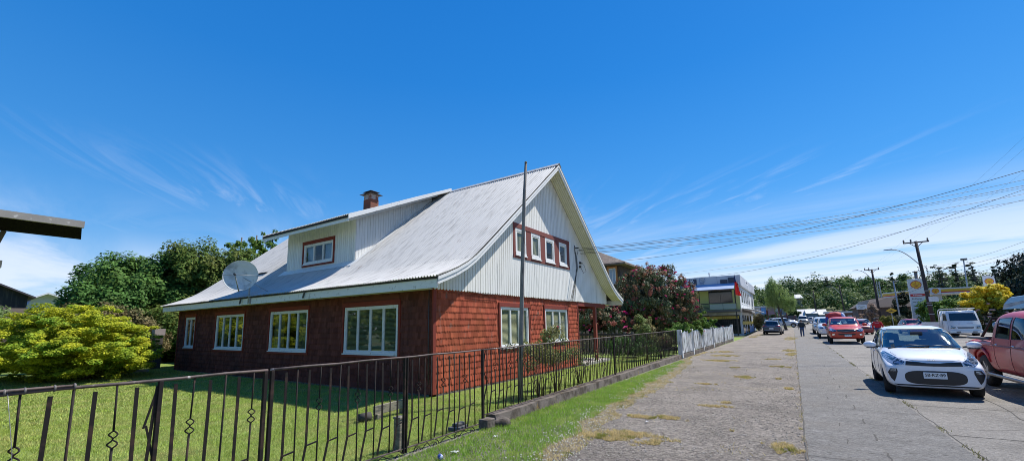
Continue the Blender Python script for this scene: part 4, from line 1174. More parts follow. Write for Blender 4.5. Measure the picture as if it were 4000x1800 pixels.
LF_Y = leafmat('leaf_gold', (0.46, 0.47, 0.03), (0.16, 0.30, 0.035), lo=.44, hi=.66, c2scale=1.3, trans=.35)
LF_D = leafmat('leaf_deep', (0.075, 0.165, 0.035), (0.12, 0.21, 0.045), trans=.25)
LF_M = leafmat('leaf_mid', (0.11, 0.175, 0.035), (0.16, 0.18, 0.045), trans=.3)
LF_B = leafmat('leaf_brown', (0.19, 0.15, 0.07), (0.14, 0.16, 0.06), trans=.2)
LF_L = leafmat('leaf_light', (0.17, 0.27, 0.055), (0.10, 0.20, 0.035), trans=.35)
# the golden shrub on the lawn, layered boughs
plant('golden_shrub', 'wide yellow green shrub with layered boughs at the left of the lawn', 'shrub', (-22.4, 4.7, 0),
      [(-22.6, 4.3, 1.45, 3.2, 2.2, 1.3), (-21.9, 3.4, 1.15, 2.2, 1.7, 1.0), (-22.5, 5.5, 1.0, 2.2, 1.3, .95), (-24.5, 3.2, 1.1, 2.6, 2.2, .95), (-22.0, 3.9, 2.15, 1.3, 1.1, .62), (-22.6, 3.2, 1.9, 1.4, 1.0, .65), (-22.3, 4.4, 1.0, 2.9, 2.1, 1.0), (-21.6, 5.0, .85, 1.9, 1.7, .8)],
      165000, 850, .27, .085, LF_Y, r0=.10, ttop=(-22.4, 4.7, 1.0), nl=26, up=1.1, flat=.42, aspect=.55, shell=.5, seed=3, out=.35)
# trees behind the left end of the house
plant('leafy_tree', 'broad dark green tree behind the golden shrub', 'tree', (-33, 8.4, 0), [(-33, 7.6, 3.6, 3.2, 2.2, 2.5), (-32, 9.6, 2.6, 2.4, 1.8, 2.4), (-31.5, 6.4, 3.3, 1.8, 1.2, 1.1), (-32.5, 9, 4.9, 2, 1.6, 1.3), (-31, 8.3, 1.6, 1.8, 2.6, 1.5)],
      70000, 330, .62, .20, LF_D, r0=.22, seed=5, nl=16, up=.7, group='trees behind the left end of the house')
plant('leafy_tree', 'tall mid green tree rising beside the dish and the low roof', 'tree', (-32.5, 12.2, 0), [(-32, 11.2, 4.2, 3, 2.0, 3.1), (-32, 13.2, 4.6, 3, 2.2, 2.7), (-31.5, 10.6, 6.0, 1.5, 1.2, 1.2), (-30.5, 11.2, 2.0, 2.2, 2.8, 2.0)],
      75000, 360, .62, .20, LF_M, r0=.25, seed=6, nl=16, up=.6, group='trees behind the left end of the house')
plant('brown_shrub', 'small olive brown shrub between the golden shrub and the dark tree', 'shrub', (-27.3, 6.2, 0), [(-27.3, 6.3, 1.7, 1.6, 1.5, 1.25), (-27.5, 5.0, 1.9, 1.0, .8, 1.0), (-27, 7.6, 1.3, 1, .9, 1.1)],
      20000, 150, .35, .12, LF_B, r0=.08, seed=8, nl=14)
plant('flowering_shrub', 'light green shrub with white flower heads at the left edge', 'shrub', (-27.0, 1.6, 0), [(-27, 1.6, 2.0, 1.4, 1.35, 1.35)], 15000, 110, .34, .13, leafmat('leaf_pale', (0.16, 0.23, 0.08), (0.10, 0.16, 0.05)), r0=.08, seed=9, nl=12)
mb = MB()
for i in range(34):
    a = rnd.uniform(-1.9, 1.0); e = rnd.uniform(-.2, 1.2); c = Vector((-27 + 1.4 * math.cos(a) * math.cos(e) * 1.0, 1.6 + 1.3 * math.sin(a) * math.cos(e), 2.0 + 1.35 * math.sin(e)))
    mb.lathe([(0, .05), (.07, .04), (.09, 0), (.05, -.03)], c, 7)
fsb = [o for o in bpy.data.objects if o.name.startswith('flowering_shrub')][0]
mb.build('flower_heads', mat('cream_flower', (0.62, 0.60, 0.50), .8), fsb)
# poplar shoots above the roof
for i, (y, x, h, w, lab) in enumerate(((14.2, -33, 9.1, .8, 'leafy shoots of a poplar just right of the satellite dish'), (15.5, -33.6, 9.6, .62, 'tallest poplar behind the low roof left of the dormer'), (16.9, -34, 10.0, .55, 'poplar nearest the dormer behind the roof'))):
    plant('poplar', lab, 'tree', (x, y, 0), [(x, y + dy_, h * (.60 - .05 * abs(dy_)), .30, .24, h * (.40 - .06 * abs(dy_))) for dy_ in (-.75, -.25, .2, .7)], 9000, 110, .22, .17, LF_L, r0=.12, ttop=(x, y, h * .93), seed=20 + i, nl=14, up=.3, group='poplars behind the roof')

# ---- rhododendron by the porch
RH = (-8.9, 29.2)
rh = thing('rhododendron', 'huge rounded rhododendron covered in magenta blossoms beside the white gable', 'shrub', (RH[0], RH[1], 0))
ells = [(-8.0, 29.5, 2.8, 2.85, 2.9, 2.7), (-10.0, 27.8, 1.8, 2.3, 2.2, 1.85), (-11.8, 27.0, 1.3, 2.4, 2.2, 1.6), (-7.9, 30.8, 2.2, 2.1, 2.5, 2.1), (-10.6, 25.5, 1.3, 2.4, 2.0, 1.75)]
LF_R = leafmat('leaf_rhodo', (0.080, 0.115, 0.042), (0.13, 0.11, 0.05), rough=.5, trans=.12, spec=.22)
V, F, cc = leaves(150000, ells, 1500, .30, .16, up=.2, aspect=.36, droop=.05, seed=31, shell=.80, out=.7)
nmesh('crown', V, F, LF_R, rh)
LF_N = leafmat('new_growth', (0.30, 0.10, 0.07), (0.22, 0.19, 0.07), rough=.6, trans=.3)
V, F, _ = leaves(46000, [(a, b, c + .08, d * 1.01, e * 1.01, f * 1.01) for a, b, c, d, e, f in ells], 1500, .12, .12, up=.6, aspect=.38, seed=32, shell=.95, out=.9, zmin=1.0)
nmesh('new_shoots', V, F, LF_N, rh)
trunk_mesh((RH[0], RH[1], 0), (-8.6, 29.3, 2.2), .16, [tuple(c) for c in cc[::40]], 3).build('trunk', BARK, rh, fix=False)
MAG = mat('magenta_petals', (0.60, 0.02, 0.20), .7, var=.25, scale=12, trans=.25)
fr_ = random.Random(41)
bl0 = MB()
for i in range(9):
    a = i * 2.4; rr = .085 * math.sqrt(i / 9); c = Vector((rr * math.cos(a), rr * math.sin(a), .06 - rr * .5))
    for k in range(5):
        b = k * 1.257 + i; t = Vector((math.cos(b), math.sin(b), .5)) * .045; s = Vector((-math.sin(b), math.cos(b), 0)) * .025
        bl0.add([c, c + t * .6 + s, c + t, c + t * .6 - s], [(0, 1, 2, 3)])
proto = None; cnt = 0
while cnt < 96:
    e = ells[fr_.choice((0, 0, 1, 1, 2, 3, 4))]; th = fr_.uniform(-2.3, .9); ph = fr_.uniform(-.5, 1.3)
    d = Vector((math.cos(th) * math.cos(ph), math.sin(th) * math.cos(ph), math.sin(ph))); p = Vector(e[:3]) + Vector((d.x * e[3], d.y * e[4], d.z * e[5])) * 1.03
    if p.z < .7: continue
    if any(((p.x - q[0]) / q[3]) ** 2 + ((p.y - q[1]) / q[4]) ** 2 + ((p.z - q[2]) / q[5]) ** 2 < .85 for q in ells): continue
    if proto is None:
        proto = bl0.build('blossom', MAG, None, fix=False); o = proto; o.parent = rh
    else: o = proto.copy(); COL.objects.link(o); o.parent = rh
    o.location = p - Vector((RH[0], RH[1], 0)); bloom_pts = globals().setdefault('bloom_pts', []); bloom_pts.append(p); o.rotation_euler = (fr_.uniform(-.8, .8), fr_.uniform(-.3, .9), fr_.uniform(0, 6)); s = fr_.uniform(.7, 1.25); o.scale = (s, s, s); cnt += 1

mb = MB()
for i in range(230):
    e = ells[fr_.choice((0, 0, 0, 1, 2, 3, 4))]; th = fr_.uniform(-2.3, .9); ph = fr_.uniform(-.4, 1.35)
    d = Vector((math.cos(th) * math.cos(ph), math.sin(th) * math.cos(ph), math.sin(ph))); p = Vector(e[:3]) + Vector((d.x * e[3], d.y * e[4], d.z * e[5])) * 1.04
    if p.z < .6: continue
    for k in range(9):
        b = k * 1.257 + i; t = Vector((math.cos(b), math.sin(b), .5 - .1 * (k // 5))).normalized() * .085; s = Vector((-math.sin(b), math.cos(b), .2)) * .045
        mb.add([p, p + t * .6 + s, p + t, p + t * .6 - s], [(0, 1, 2, 3)])
tag(mb.build('small_blossoms', mat('dusty_pink', (0.42, 0.05, 0.15), .7, var=.35, scale=3, trans=.2), rh, fix=False), kind='stuff')

# ---- rose bushes
LF_RO = leafmat('rose_leaf', (0.19, 0.24, 0.08), (0.26, 0.22, 0.09), trans=.25, scale=4)
ROSE = mat('rose_pink', (0.60, 0.14, 0.20), .7, var=.3, scale=9, trans=.2)


def rose_bush(label, base, spread, h, n, seed, bloom, group='rose bushes along the front fences', m=None, size=.05):
    r = random.Random(seed); t = thing('rose_bush', label, 'rose bush', base, group=group); b = Vector(base)
    st = MB(); tips = []
    for i in range(9):
        a = r.uniform(0, 6.28); q = r.uniform(.4, 1.15) * spread; tip = b + Vector((math.cos(a) * q * .6, math.sin(a) * q, h * r.uniform(.55, 1)))
        mid = b + Vector((math.cos(a) * q * .2, math.sin(a) * q * .35, h * .4)); st.tube([b + Vector((math.cos(a) * .05, math.sin(a) * .05, 0)), mid, tip], [.010, .007, .003], 5); tips.append(tip)
        for k in range(2):
            t2 = mid.lerp(tip, r.uniform(.2, .8)); e = t2 + Vector((r.uniform(-.2, .2), r.uniform(-.3, .3), r.uniform(.05, .3))); st.tube([t2, e], [.006, .003], 4); tips.append(e)
    st.build('stems', mat('rose_stem', (0.13, 0.085, 0.05), .8, var=.3), t, fix=False)
    V, F, _ = leaves(n, [(q.x, q.y, q.z, .10, .12, .10) for q in tips], len(tips) * 3, .13, size, seed=seed, up=.6, aspect=.6)
    nmesh('foliage', V, F, m or LF_RO, t)
    for i in range(bloom):
        q = r.choice(tips) + Vector((r.uniform(.0, .12), r.uniform(-.15, .15), r.uniform(-.05, .1))); f = MB()
        for k in range(3):
            for j in range(5):
                a = j * 1.257 + k * .6; rr = .05 - .012 * k; c = q + Vector((0, 0, .012 * k)); tt = Vector((math.cos(a), math.sin(a), .3 + .5 * k)) * rr; s = Vector((-math.sin(a), math.cos(a), 0)) * rr * .6
                f.add([c, c + tt * .7 + s, c + tt, c + tt * .7 - s], [(0, 1, 2, 3)])
        f.build('rose', ROSE, t, fix=False)
    return t


rose_bush('sparse rose bush climbing beside the flagpole', (-5.05, 8.75, 0), .75, 1.25, 2000, 51, 0)
rose_bush('tall sparse rose bush in front of the red window wall', (-5.15, 9.75, 0), 1.05, 1.5, 3600, 52, 2)
rose_bush('thin leggy rose bush under the second front window', (-5.2, 11.3, 0), .8, 1.15, 800, 53, 0)
rose_bush('leafy pale rose bush rising above the far iron fence', (-5.7, 19.6, 0), .75, 1.9, 3600, 54, 2, m=leafmat('rose_pale', (0.20, 0.27, 0.09), (0.24, 0.20, 0.08), scale=4), size=.07)
rose_bush('drooping rose bush at the end of the iron fence', (-5.3, 20.7, 0), .6, 1.3, 1800, 55, 5, size=.07)
rose_bush('pink rose bush spilling over the first white picket panel', (-5.1, 23.6, 0), 1.2, 1.75, 7000, 56, 12, m=LF_L, size=.09)
rose_bush('pink rose bush over the second white picket panel', (-5.2, 26.6, 0), 1.4, 2.0, 8000, 57, 10, m=LF_L, size=.10)
rose_bush('high green rose bush with few blooms over the middle picket panel', (-5.5, 30.5, 0), 1.5, 2.3, 7500, 58, 5, m=LF_L, size=.12)
rose_bush('broad green rose bush behind the fourth picket panel', (-5.3, 33.5, 0), 1.5, 1.8, 6000, 59, 3, m=LF_L, size=.11)
# low garden plants inside the fence by the porch
plant('garden_plant', 'low dark plant in the shade beside the porch slab', 'plant', (-6.6, 22.0, 0), [(-6.6, 22, .6, .9, 1.4, .6), (-7.6, 21.4, .5, .9, .8, .5)], 5000, 60, .22, .10, LF_D, r0=.03, seed=61, nl=8)
plant('corner_bush', 'small bush between the shop corner and the dark grey car', 'bush', (-4.5, 74, .4), [(-4.5, 74, 1.7, .8, 1.2, 1.3)], 3500, 40, .35, .20, LF_B, r0=.06, seed=62, nl=6)

# ---- willow beside the parked cars
wz = float(zg(76))
plant('willow', 'airy light green willow with a leaning trunk behind the silver SUV', 'tree', (-.95, 74, wz), [(-2.0, 75, 6.7, 1.1, 1.1, 1.7), (-1.0, 75, 5.0, 1.6, 1.5, 1.6), (-2.2, 75, 4.9, 1.2, 1.3, 1.3), (-.2, 75.5, 4.6, 1.0, 1.1, 1.2), (-2.2, 75, 7.6, .7, .7, .8)],
      17000, 170, .34, .22, leafmat('leaf_willow', (0.27, 0.36, 0.12), (0.18, 0.28, 0.08), trans=.4), r0=.17, ttop=(-1.9, 75, 5.6), seed=71, up=.2, aspect=.22, droop=1.1, nl=12, shell=.35)

# ---- hill forest: one mass of crowns, with the trees of the skyline on their own
r = np.random.default_rng(77)
Vs = []; Fs = []; off = 0; Vl = []; Fl = []; offl = 0
nt_ = 1150
ty_ = 128 + r.uniform(0, 1, nt_) ** 1.25 * 190; tx_ = r.uniform(-40, 150, nt_) + (ty_ - 128) * .15
for i in range(nt_):
    x, y = tx_[i], ty_[i]
    if y < 165 and -10 < x < 12 and r.uniform() < .8: continue
    if y < 150 and x > 8 and x < 60: continue
    h = (r.uniform(3.0, 7.0) if y < 200 else r.uniform(3.5, 8.0)) * (1 + .30 * np.sin(x * .17 + 1) * np.sin(x * .061 + y * .03)); z0 = float(hill_h(np.array(x), np.array(y)) + zg(y)); rad = h * r.uniform(.30, .48)
    el = [(x, y, z0 + h * .55, rad, rad, h * .45), (x + r.normal() * rad * .5, y, z0 + h * .4, rad * .8, rad * .8, h * .3)]
    near = y < 210
    v, f, _ = leaves(int(300 if near else 170), el, 16, rad * .46, .62 if near else .9, up=.8, aspect=.75, seed=1000 + i, shell=.7)
    if y < 158 and r.uniform() < .75 or (np.sin(x * .11 + y * .07) > .72 and r.uniform() < .6): Vl.append(v); Fl.append(f + offl); offl += len(v)
    else: Vs.append(v); Fs.append(f + off); off += len(v)
tag(nmesh('slope_thicket', np.concatenate(Vl), np.concatenate(Fl), leafmat('leaf_slope', (0.15, 0.21, 0.055), (0.09, 0.14, 0.04), var=.35, scale=.1, c2scale=.08, island=.2, trans=.2)), 'lighter green thicket on the lower slope of the hill', 'thicket', kind='stuff')
LF_H = leafmat('leaf_hill', (0.050, 0.100, 0.032), (0.13, 0.19, 0.045), var=.35, scale=.09, c2scale=.06, lo=.50, hi=.66, island=.22, trans=.15)
tag(nmesh('forest', np.concatenate(Vs), np.concatenate(Fs), LF_H), 'dark green woodland covering the hill beyond the street', 'forest', kind='stuff')
LF_P = leafmat('leaf_pine', (0.065, 0.085, 0.05), (0.10, 0.12, 0.06), island=.3, trans=.1)


def far_tree(name, label, x, y, top, kind, w, seed, group='trees standing out on the hill skyline'):
    z0 = float(hill_h(np.array(x), np.array(y)) + zg(y)); h = max(top - z0, 5); z0 = min(z0, top - 5)
    if kind == 'layer':        # flat-topped layered conifer
        rr = random.Random(seed); el = [(x + rr.uniform(-.5, .5) * w, y, z0 + h * t, w * rr.uniform(.5, .8), w * .7, h * .07) for t in (.42, .5, .58, .66, .74, .82, .9, .96)]
        return plant(name, label, 'tree', (x, y, z0), el, 1000, 42, w * .3, .6, LF_P, r0=.3, ttop=(x, y, z0 + h * .95), seed=seed, nl=10, up=.9, flat=.35, group=group)
    if kind == 'tiered':        # monkey-puzzle like tiers
        el = [(x, y, z0 + h * t, w * (1.1 - t), w * (1.1 - t), h * .025) for t in (.35, .48, .6, .7, .8, .9, .98)]
        return plant(name, label, 'tree', (x, y, z0), el, 1100, 60, w * .16, .7, LF_P, r0=.22, ttop=(x, y, z0 + h), seed=seed, nl=14, up=.9, flat=.3, group=group)
    if kind == 'cone':
        el = [(x, y, z0 + h * t, w * (1.05 - t), w * (1.05 - t), h * .13) for t in (.2, .35, .5, .65, .8, .93)]
        return plant(name, label, 'tree', (x, y, z0), el, 1600, 80, w * .25, .8, LF_P, r0=.25, ttop=(x, y, z0 + h * .9), seed=seed, nl=8, up=.4, group=group)
    el = [(x, y, z0 + h * .6, w, w, h * .42), (x + w * .4, y, z0 + h * .45, w * .7, w * .7, h * .3)]
    return plant(name, label, 'tree', (x, y, z0), el, 1900, 60, w * .32, .85, LF_D, r0=.28, seed=seed, nl=8, up=.6, group=group)


far_tree('monkey_puzzle', 'tiered dark monkey puzzle tree on the skyline above the row of parked pickups', 13.4, 221, 19.8, 'tiered', 3.4, 81)
far_tree('hill_tree', 'broad dark rounded tree on the skyline just right of the monkey puzzle', 19.0, 222, 18.4, 'round', 3.6, 82)
far_tree('hill_tree', 'pointed dark tree on the skyline to the right of the willow', 4.5, 221, 17.9, 'cone', 2.6, 83)
far_tree('hill_tree', 'wide dark tree on the skyline left of the second utility pole', 28.2, 222, 18.3, 'round', 3.8, 84)
far_tree('cypress', 'slim pointed cypress on the skyline left of the price totem', 34.3, 221, 19.6, 'cone', 2.0, 85)
far_tree('hill_tree', 'twin crowned tree on the skyline touching the price totem', 38.0, 223, 19.2, 'round', 2.6, 86)
far_tree('stone_pine', 'flat topped pine with bare trunk right of the large leaning pole', 36.9, 170, 17.0, 'layer', 2.3, 87)
far_tree('stone_pine', 'middle flat topped pine above the fuel canopy', 40.3, 170, 16.9, 'layer', 1.5, 88)
far_tree('stone_pine', 'faint flat topped pine right of the tall lamp post', 44.0, 171, 16.9, 'layer', 1.7, 89)
far_tree('monkey_puzzle', 'tiered monkey puzzle tree between the last pine and the dark conifer', 47.6, 170, 15.7, 'tiered', 2.4, 90)
# conifers and bushes on the right
plant('dark_conifer', 'tall dense dark conifer at the right edge behind the vans', 'tree', (24.5, 72, 0), [(24, 71, 4.2, 4.2, 4.5, 4.6), (25.5, 68, 6.2, 3.6, 3.6, 4.6), (22.6, 74.5, 2.6, 3.2, 2.6, 3.2), (23.6, 72.5, 6.8, 1.6, 1.6, 2.2)], 30000, 330, .8, .42,
      leafmat('leaf_conifer', (0.018, 0.032, 0.020), (0.03, 0.045, 0.024), trans=.05, spec=.2), r0=.4, seed=91, up=.2, droop=.2)
plant('broom_tree', 'bright yellow flowering tree against the dark conifer', 'tree', (16.4, 63, .1), [(16.6, 62.5, 3.7, 1.7, 1.5, 1.2), (15.7, 62.2, 3.2, 1.3, 1.2, 1.0), (17.3, 63, 3.9, 1.2, 1.2, .9)], 16000, 140, .38, .22,
      leafmat('leaf_broom', (0.75, 0.60, 0.04), (0.30, 0.34, 0.05), lo=.5, hi=.66, c2scale=.8), r0=.12, seed=92, up=.9, flat=.6, nl=10)
plant('pink_flower_bush', 'dark bush dotted with pale pink flowers below the yellow tree', 'bush', (17.6, 64, .1), [(16.6, 63, 1.6, 2.4, 1.6, 1.5), (18.6, 62.5, 1.6, 2.2, 1.6, 1.7)], 12000, 110, .42, .25, LF_R, r0=.1, seed=93, nl=8)
pf = MB()
for i in range(26):
    c = Vector((rnd.uniform(15.2, 18.6), 61.3 + rnd.uniform(-.3, .3), rnd.uniform(1.0, 3.0))); pf.lathe([(0, .10), (.14, .06), (.16, -.02), (.05, -.06)], c, 6)
tag(pf.build('flowers', mat('pale_pink', (0.55, 0.33, 0.33), .8, var=.2), [o for o in bpy.data.objects if o.name.startswith('pink_flower_bush')][0]), kind='stuff')
plant('green_bush', 'mid green bush under the fuel canopy behind the flatbed truck', 'bush', (14.6, 66, .2), [(14.4, 66, 2.0, 1.6, 1.2, 1.5), (13.6, 68, 2.4, 1.2, 1.2, 1.6)], 11000, 100, .4, .26, LF_L, r0=.1, seed=94, nl=8, group='bushes around the fuel station')
plant('green_bush', 'small yellowish bush beside the yellow diamond sign', 'bush', (10.35, 73, .3), [(10.35, 73, 1.5, .75, .8, .7)], 3500, 45, .25, .18, leafmat('leaf_olive', (0.26, 0.22, 0.04), (0.12, 0.14, 0.03)), r0=.05, seed=95, nl=6, group='bushes around the fuel station')
plant('green_bush', 'grey green bush at the foot of the slim light pole', 'bush', (11.7, 74, .3), [(11.6, 74, 1.4, .8, .8, .75)], 3500, 45, .25, .18, leafmat('leaf_grey', (0.10, 0.12, 0.085), (0.06, 0.08, 0.05)), r0=.05, seed=96, nl=6, group='bushes around the fuel station')
plant('dark_fir', 'dark fir tree directly left of the price totem', 'tree', (12.9, 80, .4), [(12.9, 80, 2.0, 1.1, 1, 1.1), (13.0, 80, 3.6, .9, .9, 1.2), (13.3, 80.4, 4.7, .5, .5, .9)], 6000, 80, .4, .28, leafmat('leaf_fir', (0.025, 0.04, 0.022), (0.04, 0.06, 0.03)), r0=.12, seed=97, nl=8)
plant('blossom_bush', 'sparse pinkish bush in front of the brown building', 'bush', (10.2, 84, .4), [(10.2, 84, 2.9, .9, .8, 1.1), (8.6, 84, 2.0, .7, .7, .7)], 3000, 50, .3, .2, leafmat('leaf_pinkish', (0.34, 0.24, 0.19), (0.16, 0.14, 0.07)), r0=.05, seed=98, nl=10)
# trees over the road behind the camera: seen only mirrored in the side windows
plant('garden_tree', 'leafy tree on the near neighbour lot facing the side windows', 'tree', (-26, -9, 0), [(-26, -9, 4.5, 5, 4, 4.2), (-20, -11, 4, 4, 3, 3.8), (-32, -7, 4, 4, 3, 3.8)], 26000, 260, .9, .42, LF_M, r0=.3, seed=99)
plant('garden_tree', 'second leafy tree on the near neighbour lot', 'tree', (-40, -5, 0), [(-40, -5, 4.5, 5, 4, 4.4), (-47, -2, 4, 4, 4, 4)], 14000, 200, 1., .5, LF_D, r0=.3, seed=100)
# ================================================================== VEHICLES (own coordinates: front towards -y)
TYRE = mat('tyre', (0.018, 0.018, 0.019), .85, var=.2, scale=20, coord='obj')
RIM = mat('rim_metal', (0.42, 0.42, 0.43), .35, var=.08, metal=.7, coord='obj')
BLACKP = mat('black_plastic', (0.016, 0.016, 0.018), .45, var=.1, coord='obj')
UNDER = mat('under_black', (0.010, 0.010, 0.010), .9, coord='obj')
SEATM = mat('seat_cloth', (0.045, 0.045, 0.05), .9, coord='obj')
CHROME = mat('chrome', (0.75, 0.75, 0.76), .12, var=.02, metal=1.0, coord='obj')
LAMPG = mat('lamp_glass', (0.30, 0.36, 0.45), .06, var=.6, scale=26, metal=.35, coord='obj', coat=1.0, col2=(0.03, 0.04, 0.05), c2scale=16, c2lo=.45, c2hi=.55)
LAMPR = mat('tail_red', (0.35, 0.01, 0.012), .12, var=.1, coord='obj', coat=1.0)
PLATE = mat('plate_white', (0.72, 0.72, 0.70), .5, var=.03, coord='obj')
PLTXT = mat('plate_black', (0.012, 0.012, 0.014), .5, var=.02, coord='obj')
CGLASS = glass('car_glass', (0.70, 0.86, 0.83), .9, .15)
CGLASSD = glass('car_glass_dark', (0.25, 0.32, 0.34), .45, .05)


def paint(name, col, rough=.28, coat=.8, var=.04):
    return mat(name, col, rough, var=var, scale=1.5, coord='obj', coat=coat, spec=.5)


def section(y, zb, zm, zs, zt, w, gb, gt, crown=.012):
    h = [(0, zb), (.80 * w, zb), (.95 * w, zb + .05), (w, zm), (.99 * w, zm * .4 + zs * .6), (.955 * w, zs), (gb, zs + (zt - zs) * .10), ((gb + gt) / 2 + .012, zs + (zt - zs) * .55), (gt, zt - (zt - zs) * .12), (gt * .72, zt - .004), (0, zt + crown)]
    ring = [(x, y, z_) for x, z_ in h] + [(-x, y, z_) for x, z_ in reversed(h[1:-1])]
    return ring


def loft_body(st, wheels, wr, lvl=2, bed=None, hw=.8):
    """closed smooth hull through the stations, with wheel openings (and a pickup bed) cut out of it"""
    V = []; n = 20
    for s in st: V += section(*s)
    F = [(i * n + j, (i + 1) * n + j, (i + 1) * n + (j + 1) % n, i * n + (j + 1) % n) for i in range(len(st) - 1) for j in range(n)]
    F += [tuple(range(n)), tuple(reversed(range((len(st) - 1) * n, len(st) * n)))]
    me = bpy.data.meshes.new('hull'); me.from_pydata(V, [], F); o = bpy.data.objects.new('hull', me); COL.objects.link(o)
    md = o.modifiers.new('s', 'SUBSURF'); md.levels = md.render_levels = lvl
    cut = MB()
    for wy in wheels:
        for s in (-1, 1): cut.lathe([(0, s * (hw - .30)), (wr, s * (hw - .30)), (wr, s * (hw + .3)), (0, s * (hw + .3))], (0, wy, wr * .90), 24, 'x')
    c = cut.build('cut', UNDER)
    bmc = bmesh.new(); bmc.from_mesh(c.data); bmesh.ops.remove_doubles(bmc, verts=bmc.verts, dist=1e-5); bmesh.ops.recalc_face_normals(bmc, faces=bmc.faces); bmc.to_mesh(c.data); bmc.free()
    bo = o.modifiers.new('b', 'BOOLEAN'); bo.object = c; bo.operation = 'DIFFERENCE'; bo.solver = 'EXACT'
    ext = [c]
    if bed:
        b = MB(); b.box(-bed[0], bed[0], bed[1], bed[2], bed[3], 3); c2 = b.build('cut2', UNDER); b2 = o.modifiers.new('b2', 'BOOLEAN'); b2.object = c2; b2.operation = 'DIFFERENCE'; b2.solver = 'EXACT'; ext.append(c2)
    dg = bpy.context.evaluated_depsgraph_get(); dg.update()
    res = bpy.data.meshes.new_from_object(o.evaluated_get(dg))
    for q in ext + [o]: bpy.data.objects.remove(q)
    bm = bmesh.new(); bm.from_mesh(res); bpy.data.meshes.remove(res)
    bmesh.ops.recalc_face_normals(bm, faces=bm.faces)
    return bm


def inside(poly, u, v):
    c = False; n = len(poly); j = n - 1
    for i in range(n):
        (a, b), (d, e) = poly[i], poly[j]
        if (b > v) != (e > v) and u < (d - a) * (v - b) / (e - b) + a: c = not c
        j = i
    return c


def bisect_poly(bm, poly, ax):
    n = len(poly)
    for i in range(n):
        (a, b), (c, d) = poly[i], poly[(i + 1) % n]
        if ax == 'x': co = (0, a, b); no = (0, d - b, -(c - a))
        else: co = (a, 0, b); no = (d - b, 0, -(c - a))
        if Vector(no).length < 1e-6: continue
        bmesh.ops.bisect_plane(bm, geom=bm.verts[:] + bm.edges[:] + bm.faces[:], dist=1e-5, plane_co=co, plane_no=no)


def take(bm, faces, name, m, parent, smooth=True):
    """move the given faces of bm into a mesh object of their own"""
    if not faces: return None
    idx = {f.index for f in faces}
    vm = {}; V = []; F = []
    for f in faces:
        q = []
        for v in f.verts:
            if v.index not in vm: vm[v.index] = len(V); V.append(v.co[:])
            q.append(vm[v.index])
        F.append(q)
    me = bpy.data.meshes.new(name); me.from_pydata(V, [], F); me.materials.append(m)
    me.polygons.foreach_set('use_smooth', [smooth] * len(F))
    return link(bpy.data.objects.new(name, me), parent)


def conform(name, m, parent, bvh, poly, ax, off=.006, th=.0, rings=5, seg=4, far=5.0):
    """a patch with the given outline laid on the hull, as seen along an axis"""
    P2 = []
    for i in range(len(poly)):
        a, b = Vector(poly[i]), Vector(poly[(i + 1) % len(poly)])
        for k in range(seg): P2.append(a.lerp(b, k / seg))
    cen = sum(P2, Vector((0, 0))) / len(P2); n = len(P2); V = []

    def hit(p):
        if ax == 'front': o, d = Vector((p.x, -far, p.y)), Vector((0, 1, 0))
        elif ax == 'rear': o, d = Vector((p.x, far, p.y)), Vector((0, -1, 0))
        elif ax == 'left': o, d = Vector((-far, p.x, p.y)), Vector((1, 0, 0))
        elif ax == 'right': o, d = Vector((far, p.x, p.y)), Vector((-1, 0, 0))
        else: o, d = Vector((p.x, p.y, far)), Vector((0, 0, -1))
        h = bvh.ray_cast(o, d)
        if h[0] is None: return None
        nn = h[1] if h[1].dot(d) < 0 else -h[1]
        return h[0] + nn * off
    fb = hit(cen)
    for r_ in range(rings + 1):
        f = r_ / rings
        for p in P2:
            h = hit(cen.lerp(p, f)); V.append(h if h is not None else fb)
    if fb is None or any(v is None for v in V): return None
    F = [(r_ * n + j, r_ * n + (j + 1) % n, (r_ + 1) * n + (j + 1) % n, (r_ + 1) * n + j) for r_ in range(rings) for j in range(n)]
    mb = MB(); mb.add(V, F, True)
    return mb.build(name, m, parent)


def outline(name, m, parent, bvh, pts, ax, r=.006, off=.002, closed=False, far=5.0):
    P2 = []
    q = pts + ([pts[0]] if closed else [])
    for a, b in zip(q[:-1], q[1:]):
        a, b = Vector(a), Vector(b); k = max(2, int((b - a).length / .07))
        P2 += [a.lerp(b, i / k) for i in range(k)]
    P2.append(Vector(q[-1])); V = []
    for p in P2:
        o, d = {'front': (Vector((p.x, -far, p.y)), Vector((0, 1, 0))), 'rear': (Vector((p.x, far, p.y)), Vector((0, -1, 0))), 'left': (Vector((-far, p.x, p.y)), Vector((1, 0, 0))), 'right': (Vector((far, p.x, p.y)), Vector((-1, 0, 0))), 'top': (Vector((p.x, p.y, far)), Vector((0, 0, -1)))}[ax]
        h = bvh.ray_cast(o, d)
        if h[0] is not None: V.append(h[0] - d * off)
    if len(V) < 3: return None
    mb = MB(); mb.tube(V, r, 5); return mb.build(name, m, parent, fix=False)


